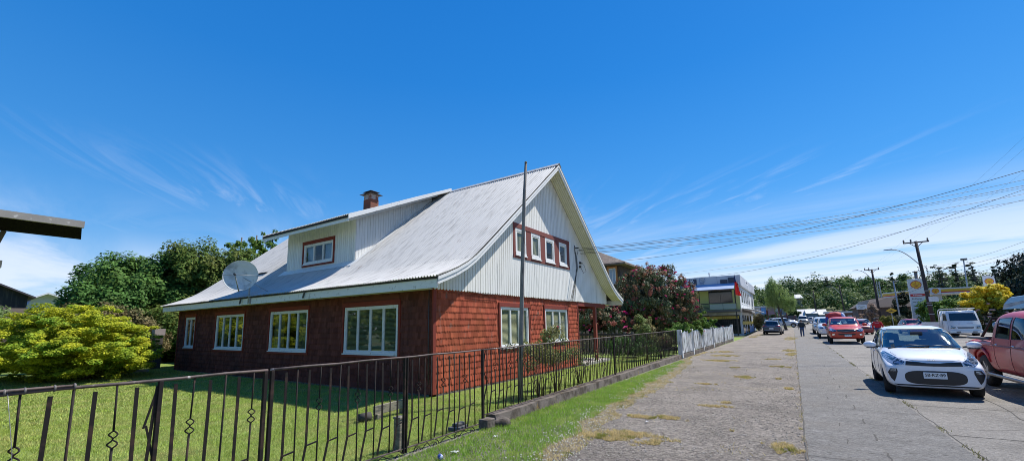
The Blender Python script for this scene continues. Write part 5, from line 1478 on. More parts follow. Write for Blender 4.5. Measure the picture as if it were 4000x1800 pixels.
def wheel(parent, x, y, r, w=.19, spokes=5, steer=0.0, rim=None):
    s = 1 if x > 0 else -1
    M_ = Matrix.Translation((x, y, r)) @ Matrix.Rotation(steer, 4, 'Z')
    mb = MB(); h = w / 2
    mb.lathe([(r * .62, -h), (r * .90, -h), (r * .985, -h * .75), (r, -h * .4), (r, h * .4), (r * .985, h * .75), (r * .90, h), (r * .62, h), (r * .60, 0), (r * .62, -h)], (0, 0, 0), 28, 'x', None)
    mb.v = [tuple(M_ @ Vector(p)) for p in mb.v]
    t = mb.build('wheel', TYRE, parent)
    rb = MB(); rb.lathe([(r * .63, s * h * .85), (r * .60, s * h * .6), (r * .58, s * h * .2), (r * .2, s * h * .1), (0, s * h * .1)], (0, 0, 0), 24, 'x')
    for k in range(spokes):
        a = k * 2 * math.pi / spokes; c, sn = math.cos(a), math.sin(a)
        rb.beam((s * h * .45, c * r * .1, sn * r * .1), (s * h * .75, c * r * .6, sn * r * .6), r * .17, r * .08, up=(1, 0, 0))
    rb.lathe([(0, s * h * .6), (r * .12, s * h * .58), (r * .14, s * h * .3)], (0, 0, 0), 12, 'x')
    rb.v = [tuple(M_ @ Vector(p)) for p in rb.v]
    rb.build('rim', rim or RIM, t)


def seats(parent, ys, w, zf, head=True):
    mb = MB()
    for y in ys:
        for s in (-1, 1):
            x = s * w * .46
            mb.obox((x, y, zf), .46, .5, .16); mb.obox((x, y + .28, zf + .32), .46, .14, .58, Matrix.Rotation(-.2, 4, 'X'))
            if head: mb.obox((x, y + .37, zf + .70), .25, .09, .18, Matrix.Rotation(-.15, 4, 'X'))
    return mb.build('seats', SEATM, parent, bevel=.05)


def make_vehicle(name, label, cat, loc, rz, pm, st, wheels, wr, hw, ws=None, rw=None, sw=(), lvl=2, bed=None, seat_y=(), zf=.45, gm=None, group=None, spokes=5, steer=0.0, seal=True, rail_y=None, wheel_x=None, cabin=None, rim=None):
    """ws / rw: (half width low, z low, half width high, z high) of the windscreen and rear screen; sw: side windows as (y,z) outlines"""
    t = thing(name, label, cat, loc, rz, group, world=False)
    bm = loft_body(st, wheels, wr * 1.16, lvl, bed, hw)
    bvh = BVHTree.FromBMesh(bm)
    polys = []
    if ws: polys.append(('windshield', [(-ws[0], ws[1]), (ws[0], ws[1]), (ws[2], ws[3]), (-ws[2], ws[3])], 'y', -1))
    if rw: polys.append(('rear_window', [(-rw[0], rw[1]), (rw[0], rw[1]), (rw[2], rw[3]), (-rw[2], rw[3])], 'y', 1))
    for p in sw:
        polys.append(('side_window', p, 'x', -1)); polys.append(('side_window', p, 'x', 1))
    done = set()
    for nm, p, ax, s in polys:
        k = (ax, tuple(p))
        if k in done: continue
        done.add(k); bisect_poly(bm, p, ax)
    bm.faces.ensure_lookup_table(); bm.verts.index_update(); bm.faces.index_update(); bm.normal_update()
    used = set()
    for nm, p, ax, s in polys:
        fs = []
        for f in bm.faces:
            if f.index in used: continue
            c = f.calc_center_median(); nn = f.normal
            if ax == 'y':
                if nn.y * s < .12 or c.y * s < (-.3 if s < 0 else .0) * s * 0 - 1.2: continue
                if cabin and not (cabin[0] < c.y < cabin[1]): continue
                if inside(p, c.x, c.z): fs.append(f)
            else:
                if nn.x * s < .45: continue
                if inside(p, c.y, c.z): fs.append(f)
        used |= {f.index for f in fs}
        take(bm, fs, nm, gm or CGLASS, t)
        if seal and fs:
            es = [e for f in fs for e in f.edges]
            cnt = {}
            for e in es: cnt[e.index] = cnt.get(e.index, 0) + 1
    body = take(bm, [f for f in bm.faces if f.index not in used], 'body', pm, t)
    bm.free()
    if seal:
        if ws: outline('seal', BLACKP, body, bvh, [(-ws[0], ws[1]), (ws[0], ws[1]), (ws[2], ws[3]), (-ws[2], ws[3])], 'front', .008, closed=True)
        if rw: outline('seal', BLACKP, body, bvh, [(-rw[0], rw[1]), (rw[0], rw[1]), (rw[2], rw[3]), (-rw[2], rw[3])], 'rear', .008, closed=True)
        for p in sw:
            for sd_ in ('left', 'right'): outline('seal', BLACKP, body, bvh, list(p), sd_, .007, closed=True)
    wx = wheel_x or hw - .11
    for i, wy in enumerate(wheels):
        for s in (-1, 1): wheel(t, s * wx, wy, wr, spokes=spokes, steer=steer if i == 0 else 0, rim=rim)
    y0, y1 = st[0][0], st[-1][0]
    ub = MB(); ub.box(-hw * .72, hw * .72, y0 + .25, y1 - .25, st[len(st) // 2][1] - .02, st[len(st) // 2][1] + .14)
    for wy in wheels: ub.beam((-wx, wy, wr), (wx, wy, wr), .07)
    ub.build('underbody', UNDER, t)
    if seat_y: seats(t, seat_y, hw, zf)
    return t, body, bvh


def mirror_pair(t, x, y, z_, m, sx=.17, sz=.12):
    for s in (-1, 1):
        mb = MB(); bmm = bmesh.new(); bmesh.ops.create_uvsphere(bmm, u_segments=14, v_segments=9, radius=1)
        for v in bmm.verts:
            q = v.co; fl = .55 if q.y > 0 else 1
            v.co = Vector((s * (x + .02) + q.x * sx * .62, y + q.y * .08 * fl, z_ + q.z * sz * .55))
        me = bpy.data.meshes.new('mirror'); bmm.to_mesh(me); bmm.free(); me.materials.append(m)
        me.polygons.foreach_set('use_smooth', [True] * len(me.polygons)); o = link(bpy.data.objects.new('mirror', me), t)
        mb.beam((s * (x - .16), y + .02, z_ - .05), (s * (x - .02), y, z_ - .02), .05, .035); mb.box(s * x - .09, s * x + .13 * 1, y - .055, y + .05, z_ - sz * .56, z_ - sz * .40)
        mb.build('mirror_arm', BLACKP, o)


def plate(t, y, z_, txt, s=-1, w=.36, h=.13, x=0):
    mb = MB(); mb.box(x - w / 2, x + w / 2, y - .008, y + .008, z_ - h / 2, z_ + h / 2); p = mb.build('licence_plate', PLATE, t, bevel=.004)
    if txt:
        M_ = Matrix.Translation((x, y + s * .010, z_ + .008)) @ FACE_NY if s < 0 else Matrix.Translation((x, y + .010, z_)) @ Matrix.Rotation(math.pi, 4, 'Z') @ FACE_NY
        text_mesh(txt, h * .66, PLTXT, 'plate_text', p, M_, .001, bold=.001, space=.98)
    return p


# ------------------------------------------------------------------ the white hatchback in front
WHITE = paint('white_paint', (0.74, 0.75, 0.77), .25)
# y, z bottom, z middle, z shoulder, z top, half width, glass base half width, roof half width
HST = [(-1.80, .25, .42, .60, .70, .68, .56, .40), (-1.765, .19, .42, .64, .77, .755, .62, .46), (-1.62, .18, .45, .70, .865, .785, .66, .52), (-1.30, .18, .46, .80, .935, .80, .68, .5), (-.98, .18, .46, .88, .975, .80, .70, .54),
       (-.82, .18, .46, .90, 1.005, .80, .72, .58), (-.55, .18, .46, .93, 1.17, .80, .71, .58), (-.15, .18, .46, .95, 1.40, .80, .71, .575), (.12, .18, .46, .955, 1.47, .80, .715, .58), (.55, .18, .46, .96, 1.49, .80, .715, .58), (1.05, .18, .46, .98, 1.475, .80, .71, .575),
       (1.42, .20, .47, 1.0, 1.42, .79, .69, .55), (1.60, .24, .50, 1.0, 1.22, .77, .66, .52), (1.72, .30, .52, .90, 1.0, .72, .6, .45), (1.78, .34, .52, .80, .86, .62, .5, .38)]
CARP = (2.46, 14.28, 0.0)
hatch, hbody, hb = make_vehicle('hatchback', 'small white hatchback parked facing the camera with plate SB RZ 89', 'car', CARP, math.radians(-2.5), WHITE, HST, (-1.18, 1.20), .285, .80,
                                ws=(.68, .985, .56, 1.40), rw=(.56, 1.04, .50, 1.36),
                                sw=([(-.52, 1.0), (-.12, 1.36), (.32, 1.405), (.34, 1.0)], [(.42, 1.0), (.42, 1.405), (.98, 1.385), (1.14, 1.05), (1.1, 1.02)]), lvl=3, seat_y=(.0, .85), zf=.50, steer=math.radians(-4), cabin=(-1.0, 2.0))
# bonnet shut line, grille bar, big lower intake, plate, lamps, fog pockets
outline('bonnet_line', BLACKP, hbody, hb, [(-.60, .90), (-.50, .80), (-.3, .765), (0, .755), (.3, .765), (.50, .80), (.60, .90)], 'front', .0035)
conform('grille', BLACKP, hatch, hb, [(-.42, .745), (-.2, .728), (-.12, .712), (.12, .712), (.2, .728), (.42, .745), (.44, .66), (.2, .652), (0, .648), (-.2, .652), (-.44, .66)], 'front', .007)
gl_ = [(.475 * math.copysign(abs(math.cos(a)) ** .45, math.cos(a)), .412 + .142 * math.copysign(abs(math.sin(a)) ** .75, math.sin(a))) for a in [i * math.pi / 12 for i in range(24)]]
conform('lower_grille', BLACKP, hatch, hb, gl_, 'front', .006, seg=2)
gr_ = MB()
for i in range(6):
    z_ = .315 + i * .036; hwid = .44 * math.sqrt(max(0, 1 - ((z_ - .415) / .14) ** 2)); gr_.beam((-hwid, -1.775 + .02, z_), (hwid, -1.775 + .02, z_), .006, .008)
gr_.build('grille_bars', UNDER, hatch)
plate(hatch, -1.815, .46, 'SB·RZ·89')
for s in (-1, 1):
    conform('headlight', LAMPG, hatch, hb, [(s * .44, .735), (s * .56, .82), (s * .675, .905), (s * .735, .90), (s * .745, .82), (s * .70, .715), (s * .60, .655), (s * .49, .665)], 'front', .008)
    outline('headlight_rim', CHROME, hatch, hb, [(s * .455, .68), (s * .58, .662), (s * .70, .72)], 'front', .006, off=.008)
    conform('fog_pocket', BLACKP, hatch, hb, [(s * .585, .585), (s * .69, .585), (s * .735, .50), (s * .70, .38), (s * .65, .31), (s * .615, .40), (s * .58, .52)], 'front', .006)
    fl_ = conform('fog_lamp', LAMPG, hatch, hb, [(s * .605, .572), (s * .685, .572), (s * .705, .515), (s * .61, .51)], 'front', .014)
conform('front_lip', BLACKP, hatch, hb, [(-.66, .262), (.66, .262), (.60, .235), (-.60, .235)], 'front', .006)
# small lettered emblem above the grille
em = MB()
for (a, b) in (((-.07, 0), (-.07, .03)), ((-.07, .012), (-.04, .03)), ((-.06, .012), (-.035, 0)), ((-.02, 0), (-.02, .03)), ((-.005, 0), (.02, .03)), ((.02, .03), (.045, 0))): em.beam((a[0], -1.762, .768 + a[1] * .8), (b[0], -1.762, .768 + b[1] * .8), .006, .006)
em.build('emblem', CHROME, hatch)
mirror_pair(hatch, .88, -.50, 1.04, WHITE, .21, .15)
wp = MB(); wp.tube([(-.5, -.90, 1.0), (-.2, -.82, 1.05), (.12, -.83, 1.035)], .008, 5); wp.tube([(-.05, -.92, 1.005), (.25, -.84, 1.04), (.55, -.82, 1.015)], .008, 5); wp.build('wiper', BLACKP, hatch)
cw = MB(); cw.box(-.60, .60, -.92, -.80, .955, .985); cw.build('scuttle', BLACKP, hatch)
ds_ = MB(); ds_.box(-.64, .64, -.72, -.30, .82, .94); ds_.lathe([(.17, -.012), (.185, 0), (.17, .012), (.155, 0), (.17, -.012)], (.34, -.22, 1.0), 20, 'y', Matrix.Rotation(-.5, 4, 'X')); ds_.obox((0, -.36, 1.31), .22, .02, .06)
ds_.build('dashboard', SEATM, hatch, bevel=.02)
rs = MB(); rs.box(-.60, .60, .95, 1.05, .60, 1.06); rs.build('rear_bench', SEATM, hatch, bevel=.04)
stk_ = MB(); stk_.box(-.54, -.46, -.70, -.69, 1.10, 1.15); stk_.build('sticker', PLATE, hatch)
for s, n_ in ((-1, 'left'), (1, 'right')):
    for pts in ([(-.58, .40), (-.60, .95)], [(.38, .30), (.38, 1.0)], [(1.15, 1.0), (1.02, .62), (.95, .38)]): outline('door_line', BLACKP, hbody, hb, pts, n_, .003)
    for y in (.18, .95): outline('door_handle', CHROME if False else WHITE, hatch, hb, [(y, .86), (y + .16, .865)], n_, .016)
for s in (-1, 1): conform('tail_light', LAMPR, hatch, hb, [(s * .52, .80), (s * .66, .82), (s * .66, 1.0), (s * .56, 1.0)], 'rear', .006)

# ------------------------------------------------------------------ pickups
PST = [(-2.60, .42, .60, .80, .90, .74, .62, .45), (-2.54, .38, .60, .86, .98, .82, .70, .52), (-2.30, .36, .62, .94, 1.08, .90, .76, .6), (-1.75, .36, .62, 1.00, 1.14, .92, .78, .62), (-1.30, .36, .62, 1.06, 1.18, .92, .78, .64), (-1.12, .36, .62, 1.08, 1.24, .92, .82, .68),
       (-.60, .36, .62, 1.10, 1.62, .92, .86, .72), (-.35, .36, .62, 1.10, 1.76, .92, .87, .74), (.2, .36, .62, 1.11, 1.80, .92, .87, .75), (.80, .36, .62, 1.11, 1.79, .92, .87, .75), (.96, .36, .62, 1.11, 1.68, .92, .87, .74), (1.03, .36, .62, 1.09, 1.16, .92, .86, .72),
       (1.08, .38, .62, 1.08, 1.12, .92, .79, .62), (2.3, .42, .66, 1.08, 1.12, .91, .79, .62), (2.56, .46, .66, 1.07, 1.11, .89, .77, .6), (2.62, .50, .66, 1.0, 1.03, .84, .72, .56)]
PSW = ([(-.82, 1.19), (-.42, 1.60), (-.05, 1.64), (-.04, 1.17)], [(.06, 1.17), (.05, 1.64), (.66, 1.61), (.74, 1.18)])


def pickup(label, loc, rz, pm, group=None, dark=False, txt='', lvl=2, style='slats', mirrors=True):
    t, b, bv = make_vehicle('pickup_truck', label, 'pickup truck', loc, rz, pm, PST, (-1.62, 1.55), .37, .92, ws=(.74, 1.27, .63, 1.68), rw=(.6, 1.25, .58, 1.62), sw=PSW, lvl=lvl, bed=(.76, 1.10, 2.50, .72), seat_y=(-.15, .55), zf=.72, group=group, gm=CGLASSD if dark else CGLASS, cabin=(-1.25, 1.05))
    for s in (-1, 1):
        conform('headlight', LAMPG, t, bv, [(s * .50, .93), (s * .64, .985), (s * .80, 1.02), (s * .86, .98), (s * .83, .88), (s * .70, .80), (s * .52, .82)], 'front', .01)
        conform('fog_lamp', CHROME, t, bv, [(s * .62, .66), (s * .74, .68), (s * .75, .58), (s * .64, .56)], 'front', .01)
        conform('tail_light', LAMPR, t, bv, [(s * .80, .70), (s * .86, .70), (s * .86, 1.03), (s * .80, 1.03)], 'rear', .01)
        outline('door_line', BLACKP, b, bv, [(-.02, .45), (.0, 1.17)], 'left' if s < 0 else 'right', .004); outline('door_line', BLACKP, b, bv, [(.82, 1.17), (.80, .8), (.74, .45)], 'left' if s < 0 else 'right', .004)
        for y in (-.2, .62): outline('door_handle', CHROME, t, bv, [(y, 1.02), (y + .16, 1.025)], 'left' if s < 0 else 'right', .018)
    if style == 'cross':
        conform('grille', CHROME, t, bv, [(-.46, 1.02), (.46, 1.02), (.42, .72), (-.42, .72)], 'front', .008)
        for s in (-1, 1):
            for (a, c) in ((.90, 1.00), (.74, .87)): conform('grille_hole', BLACKP, t, bv, [(s * .04, c), (s * .40, c), (s * .38, a), (s * .04, a)], 'front', .018)
    else:
        conform('grille', BLACKP, t, bv, [(-.49, .955), (0, .975), (.49, .955), (.45, .80), (.2, .765), (-.2, .765), (-.45, .80)], 'front', .008)
        outline('grille_trim', CHROME, t, bv, [(-.46, .885), (-.12, .87), (0, .86), (.12, .87), (.46, .885)], 'front', .014, off=.014)
        conform('lower_grille', BLACKP, t, bv, [(-.44, .68), (.44, .68), (.40, .59), (-.40, .59)], 'front', .008)
    if mirrors: mirror_pair(t, 1.03, -1.02, 1.26, pm, .22, .19)
    plate(t, -2.62 - .02, .56, txt, x=.05)
    dsh = MB(); dsh.box(-.76, .76, -1.0, -.6, .98, 1.16); dsh.build('dashboard', SEATM, t)
    return t, b, bv


pickup('orange red pickup facing the camera behind the white hatchback with a slatted dark grille', (3.10, 40.2, 0), math.radians(-1.5), paint('orange_red', (0.50, 0.036, 0.014), .3, .3), txt='HX·VK·60', group='pickups parked along the sidewalk')[0].scale = (1.1, 1.1, 1.06)
pickup('white pickup with a cross shaped grille just left of the orange red pickup', (2.86, 50.6, .02), math.radians(-1), paint('white_two', (0.70, 0.71, 0.72)), style='cross', group='pickups parked along the sidewalk')[0].scale = (1.1, 1.1, 1.1)
pickup('silver white pickup half hidden behind the white pickup with the cross grille', (2.75, 60.6, float(zg(60))), 0, paint('silver_white', (0.52, 0.54, 0.56)), group='pickups parked along the sidewalk', lvl=1)
# the pale red pickup driving by on the right
PKR = paint('faded_red', (0.36, 0.032, 0.038), .4, .2, .12)
rp_, rb_, rv_ = pickup('faded red double cab pickup passing at the right edge of the photo', (4.74, 13.60, 0), math.radians(0), PKR, dark=True, group=None, mirrors=False)
rp_.scale = (1, 1.10, 1)
for s in (-1,):
    bmf = MB()
    bmf.tube([(s * .91, 1.10, .60), (s * .93, 1.16, .78), (s * .935, 1.33, .88), (s * .935, 1.55, .92), (s * .935, 1.77, .88), (s * .93, 1.94, .78), (s * .91, 2.0, .60)], [.02, .03, .035, .035, .035, .03, .02], 8)
    bmf.build('fender_flare', PKR, rp_)
    sb_ = MB(); sb_.tube([(s * .90, -1.1, .36), (s * .99, -1.0, .34), (s * .99, .98, .34), (s * .90, 1.08, .36)], .038, 8); sb_.build('side_step', mat('step_steel', (0.28, 0.28, 0.28), .4, metal=.6, coord='obj'), rp_)
rl_ = MB(); rl_.tube([(-.86, 1.10, 1.135), (-.86, 2.5, 1.135), (.86, 2.5, 1.135), (.86, 1.10, 1.135)], .032, 8); rl_.build('bed_rail', mat('rail_dark', (0.035, 0.035, 0.045), .5, coord='obj'), rp_)
rbar = MB(); rbar.tube([(-.78, 1.9, 1.12), (-.72, 1.25, 1.62), (.72, 1.25, 1.62), (.78, 1.9, 1.12)], .03, 8); rbar.build('roll_bar', UNDER, rp_)
ln_ = MB(); ln_.tube([(-.935, y, 1.0 - .0 * y) for y in (-2.0, -1, 0, 1, 2.4)], .014, 6); ln_.build('side_moulding', mat('moulding', (0.17, 0.02, 0.025), .5, coord='obj'), rb_)

# ------------------------------------------------------------------ SUVs, wagons, vans
SST = [(-2.2, .36, .58, .80, .88, .72, .6, .45), (-2.12, .28, .58, .84, .96, .84, .68, .5), (-1.8, .26, .6, .92, 1.06, .91, .76, .6), (-1.2, .26, .6, 1.0, 1.12, .92, .78, .62), (-.98, .26, .6, 1.02, 1.17, .92, .78, .63), (-.35, .26, .6, 1.04, 1.56, .92, .78, .62), (.0, .26, .6, 1.05, 1.64, .92, .78, .62), (.8, .26, .6, 1.06, 1.66, .92, .78, .62),
       (1.5, .28, .6, 1.08, 1.62, .92, .77, .61), (1.80, .30, .62, 1.10, 1.52, .91, .75, .58), (2.02, .34, .64, 1.08, 1.22, .89, .73, .6), (2.16, .40, .66, .98, 1.06, .84, .68, .52), (2.22, .46, .66, .86, .92, .74, .6, .46)]
SSW = ([(-.70, 1.12), (-.20, 1.50), (.22, 1.54), (.24, 1.12)], [(.32, 1.12), (.32, 1.54), (1.05, 1.52), (1.12, 1.14)], [(1.2, 1.15), (1.16, 1.5), (1.5, 1.45), (1.72, 1.2)])


def suv(name, label, cat, loc, rz, pm, lvl=2, rails=True, group=None, scale=None, st=SST, gm=None):
    t, b, bv = make_vehicle(name, label, cat, loc, rz, pm, st, (-1.35, 1.38), .36, .92, ws=(.74, 1.20, .60, 1.53), rw=(.70, 1.16, .60, 1.50), sw=SSW, lvl=lvl, seat_y=(-.1, .8), zf=.62, gm=gm or CGLASSD, group=group, cabin=(-1.1, 2.3))
    for s in (-1, 1):
        conform('headlight', LAMPG, t, bv, [(s * .50, .84), (s * .80, .93), (s * .84, .86), (s * .72, .76), (s * .52, .76)], 'front', .01)
        conform('tail_light', LAMPR, t, bv, [(s * .40, .98), (s * .62, 1.0), (s * .84, 1.06), (s * .86, .98), (s * .80, .92), (s * .42, .95)], 'rear', .01)
        if rails:
            rl = MB(); rl.tube([(s * .60, -.2, 1.64), (s * .60, .0, 1.72), (s * .60, 1.4, 1.72), (s * .60, 1.6, 1.63)], .018, 6); rl.build('roof_rail', CHROME, t)
    conform('grille', BLACKP, t, bv, [(-.46, .83), (.46, .83), (.40, .70), (-.40, .70)], 'front', .008)
    mirror_pair(t, 1.0, -.72, 1.16, pm, .2, .15)
    return t, b, bv


gs, gsb, gsv = suv('suv', 'dark blue grey SUV parked with its back to the camera beside the shop', 'SUV', (-2.02, 58.6, float(zg(58))), math.pi - .05, paint('slate_blue', (0.045, 0.06, 0.085)))
conform('bumper', BLACKP, gs, gsv, [(-.80, .60), (.80, .60), (.74, .45), (-.74, .45)], 'rear', .010)
outline('bumper_trim', CHROME, gs, gsv, [(-.72, .56), (.72, .56)], 'rear', .02, off=.012)
outline('tail_trim', CHROME, gs, gsv, [(-.40, .965), (.40, .965)], 'rear', .012, off=.01)
plate(gs, 2.24, .72, '', s=1, w=.42, h=.15)
ck = MB(); ck.box(-.62, .62, .05, .10, 1.70, 1.74); ck.box(-.62, .62, 1.2, 1.25, 1.70, 1.74); ck.build('roof_bar', CHROME, gs)
suv('suv', 'silver SUV seen side on behind the willow trunk', 'SUV', (-1.35, 88, float(zg(88))), math.pi / 2, paint('silver_suv', (0.42, 0.46, 0.53)), lvl=2)
# wagons and small cars further away, built on the hatchback hull
def small_car(label, loc, rz, pm, lvl=1, name='car', group=None, both=True):
    t, b, bv = make_vehicle(name, label, 'car', loc, rz, pm, HST, (-1.18, 1.20), .285, .80, ws=(.66, 1.035, .555, 1.395), rw=(.56, 1.04, .50, 1.36), sw=([(-.52, 1.0), (-.12, 1.36), (.32, 1.405), (.34, 1.0)], [(.42, 1.0), (.42, 1.405), (.98, 1.385), (1.14, 1.05)]), lvl=lvl, group=group, gm=CGLASSD, cabin=(-1., 2.), seat_y=(0, .85), zf=.5)
    for s in (-1, 1):
        conform('headlight', LAMPG, t, bv, [(s * .44, .735), (s * .675, .88), (s * .72, .80), (s * .60, .66), (s * .49, .665)], 'front', .008)
        conform('tail_light', LAMPR, t, bv, [(s * .52, .72), (s * .66, .72), (s * .66, .90), (s * .56, .92)], 'rear', .008)
    conform('grille', BLACKP, t, bv, [(-.40, .70), (.40, .70), (.36, .58), (-.36, .58)], 'front', .007)
    mirror_pair(t, .86, -.50, 1.02, pm)
    return t


small_car('red hatchback parked behind the flatbed truck on the far side', (10.15, 58.6, .16), math.radians(8), paint('red_far', (0.42, 0.02, 0.03)), 2)
small_car('silver car just right of the orange red pickup beyond the man in red', (6.65, 63.5, .3), math.radians(4), paint('silver_far', (0.45, 0.46, 0.47)), 2)
small_car('dark red car in front of the silver car in the far lane', (5.95, 58.5, .15), math.radians(4), paint('dark_red', (0.25, 0.015, 0.02)), 1)
small_car('pale wagon waiting at the far crossing right of the beige van', (3.9, 126, 1.05), math.radians(160), paint('pale_grey', (0.45, 0.43, 0.42)), 1)
for i, (x, lab) in enumerate(((-5.9, 'leftmost tiny white car in the far row beyond the silver SUV'), (-3.6, 'middle tiny silver car in the far row beyond the silver SUV'), (-1.2, 'rightmost tiny grey car in the far row beside the beige van'))):
    small_car(lab, (x, 124, 1.0), math.radians(60 + 10 * i), (WHITE, MATS['silver_suv'], MATS['pale_grey'])[i], 1, group='distant cars at the crossing')


def box_van(name, label, cat, loc, rz, pm, L_, w, h, hood=.5, roof=None, group=None):
    """one-box van: tall cabin, short nose"""
    f = -L_ / 2; st = [(f, .42, .6, .82, .9, w * .84, w * .72, w * .55), (f + .06, .34, .6, .88, 1.0, w * .93, w * .8, w * .62), (f + .3, .32, .62, .98, 1.12, w, w * .86, w * .68), (f + hood, .32, .62, 1.06, 1.24, w, w * .88, w * .72), (f + hood + .55, .32, .62, 1.1, h * .90, w, w * .9, w * .78), (f + hood + .9, .32, .62, 1.12, h * .985, w, w * .91, w * .8),
                         (0, .32, .62, 1.14, h, w, w * .92, w * .82), (L_ / 2 - .3, .34, .62, 1.14, h * .99, w, w * .92, w * .82), (L_ / 2 - .06, .36, .62, 1.12, h * .95, w * .98, w * .9, w * .8), (L_ / 2, .42, .62, 1.1, h * .88, w * .94, w * .84, w * .72)]
    z0, z1 = 1.22, h * .88
    t, b, bv = make_vehicle(name, label, cat, loc, rz, pm, st, (f + .85, L_ / 2 - .95), .34, w, ws=(w * .84, 1.26, w * .72, h * .89), rw=(w * .74, 1.2, w * .68, h * .86), sw=([(f + hood + .45, z0), (f + hood + .75, z1), (f + 1.9, z1), (f + 1.9, z0)], [(f + 2.05, z0), (f + 2.05, z1), (.9, z1), (.9, z0)], [(1.05, z0), (1.05, z1), (L_ / 2 - .3, z1), (L_ / 2 - .25, z0)]), lvl=2, gm=CGLASSD, group=group, seat_y=(f + 1.5,), zf=.8, cabin=(f, L_ / 2))
    for s in (-1, 1):
        conform('headlight', LAMPG, t, bv, [(s * w * .55, .78), (s * w * .82, .84), (s * w * .84, .68), (s * w * .56, .66)], 'front', .01)
        conform('tail_light', LAMPR, t, bv, [(s * w * .86, .75), (s * w * .92, .75), (s * w * .92, 1.15), (s * w * .86, 1.15)], 'rear', .01)
    conform('grille', BLACKP, t, bv, [(-w * .5, .82), (w * .5, .82), (w * .46, .64), (-w * .46, .64)], 'front', .008)
    mirror_pair(t, w + .1, f + hood + .35, 1.3, pm, .2, .26)
    return t, b, bv


box_van('van', 'beige van facing the camera at the far crossing behind the walking man', 'van', (1.95, 120, .88), 0, paint('beige_van', (0.42, 0.40, 0.35)), 4.8, .98, 1.98)
box_van('van', 'small white van behind the row of pickups', 'van', (3.25, 75, .38), math.radians(2), paint('white_van', (0.62, 0.63, 0.63)), 4.3, .84, 1.80)
# high-roofed van beyond the red pickup
hv, hvb, hvv = box_van('high_roof_van', 'pale blue grey van with a raised roof pod beyond the faded red pickup', 'van', (8.62, 25.9, 0), math.pi, paint('aqua_grey', (0.30, 0.38, 0.44)), 5.4, .98, 2.02, hood=.6)
rf = MB(); w_ = .88
prof = [(-1.60, 1.99), (-1.38, 2.22), (-1.15, 2.42), (-.90, 2.50), (2.3, 2.54), (2.6, 2.45), (2.65, 1.99)]
rf.v += [(s * w_ * (1 if z_ < 2.1 else (.93 if z_ < 2.45 else .84)), y, z_) for s in (-1, 1) for y, z_ in prof]; n = len(prof)
rf.f += [tuple(range(n)), tuple(range(2 * n - 1, n - 1, -1))] + [(i, i + n, i + 1 + n, i + 1) for i in range(n - 1)]; rf.sm += [False] * (n + 1)
rf.build('roof_pod', paint('pod_blue', (0.16, 0.24, 0.30), .4, .4), hv, bevel=.05)

# ------------------------------------------------------------------ white flatbed truck
TW = paint('truck_white', (0.70, 0.70, 0.69), .35, .5)
tk = thing('flatbed_truck', 'white cab over flatbed truck with a tubular rack on the far side', 'truck', (11.85, 50.1, 0), math.radians(8), None, world=False)
bm = bmesh.new(); prof = [(-.02, .42), (-.06, .62), (-.06, .95), (.02, 1.22), (.26, 2.05), (.38, 2.22), (.60, 2.28), (1.45, 2.28), (1.55, 2.2), (1.55, .5), (1.3, .42)]
vs = [[bm.verts.new((x, y, z_)) for y, z_ in prof] for x in (-1.0, 1.0)]
for row in vs: bm.faces.new(row)
for i in range(len(prof)): bm.faces.new((vs[0][i], vs[1][i], vs[1][(i + 1) % len(prof)], vs[0][(i + 1) % len(prof)]))
for v in bm.verts:
    if v.co.z > 1.2: v.co.x *= 1 - .07 * (v.co.z - 1.2)
bmesh.ops.recalc_face_normals(bm, faces=bm.faces)
bmesh.ops.bevel(bm, geom=bm.edges[:], offset=.05, segments=3, affect='EDGES', clamp_overlap=True)
tbv = BVHTree.FromBMesh(bm); me = bpy.data.meshes.new('cab'); bm.to_mesh(me); bm.free(); me.materials.append(TW); me.polygons.foreach_set('use_smooth', [True] * len(me.polygons)); cab = link(bpy.data.objects.new('cab', me), tk)
DG = mat('dark_glass', (0.015, 0.02, 0.03), .06, var=.1, coord='obj', coat=.6)
conform('windshield', DG, tk, tbv, [(-.86, 1.42), (.86, 1.42), (.80, 2.06), (-.80, 2.06)], 'front', .008)
for s in (-1, 1):
    ax = 'left' if s < 0 else 'right'
    conform('side_window', DG, tk, tbv, [(.24, 1.42), (.42, 2.02), (.95, 2.04), (.95, 1.42)], ax, .008)
    outline('door_line', BLACKP, cab, tbv, [(.14, .7), (.14, 1.3)], ax, .006); outline('door_line', BLACKP, cab, tbv, [(1.1, .55), (1.1, 2.1)], ax, .006)
    conform('headlight', LAMPG, tk, tbv, [(s * .60, .92), (s * .90, 1.02), (s * .93, .80), (s * .66, .76)], 'front', .01)
    mm = MB(); mm.beam((s * 1.02, .05, 1.8), (s * 1.2, -.1, 1.75), .03); mm.obox((s * 1.22, -.1, 1.62), .05, .16, .38); mm.build('mirror', BLACKP, tk)
    wheel(tk, s * .86, .72, .38, .22); wheel(tk, s * .80, 3.9, .38, .34)
    bp_ = MB(); bp_.box(s * .97 - .02, s * .97 + .02, 1.82, 5.1, .92, 1.32); bp_.build('side_board', TW, tk, bevel=.01)
conform('grille', BLACKP, tk, tbv, [(-.52, .90), (.52, .90), (.46, .78), (-.46, .78)], 'front', .008)
for z_ in (.82, .86): outline('grille_bar', CHROME, tk, tbv, [(-.5, z_), (.5, z_)], 'front', .010, off=.012)
for a, b in ((-.42, -.28), (.12, .5)): conform('red_badge', LAMPR, tk, tbv, [(a, 1.19), (b, 1.19), (b, 1.165), (a, 1.165)], 'front', .008)
bp_ = MB(); bp_.box(-1.0, 1.0, -.16, .06, .40, .62); bp = bp_.build('bumper', TW, tk, bevel=.03)
for s in (-1, 1):
    q = MB(); q.box(s * .50 - .14, s * .50 + .14, -.168, -.158, .47, .55); q.build('bumper_vent', BLACKP, bp)
plate(tk, -.17, .50, '', x=0)
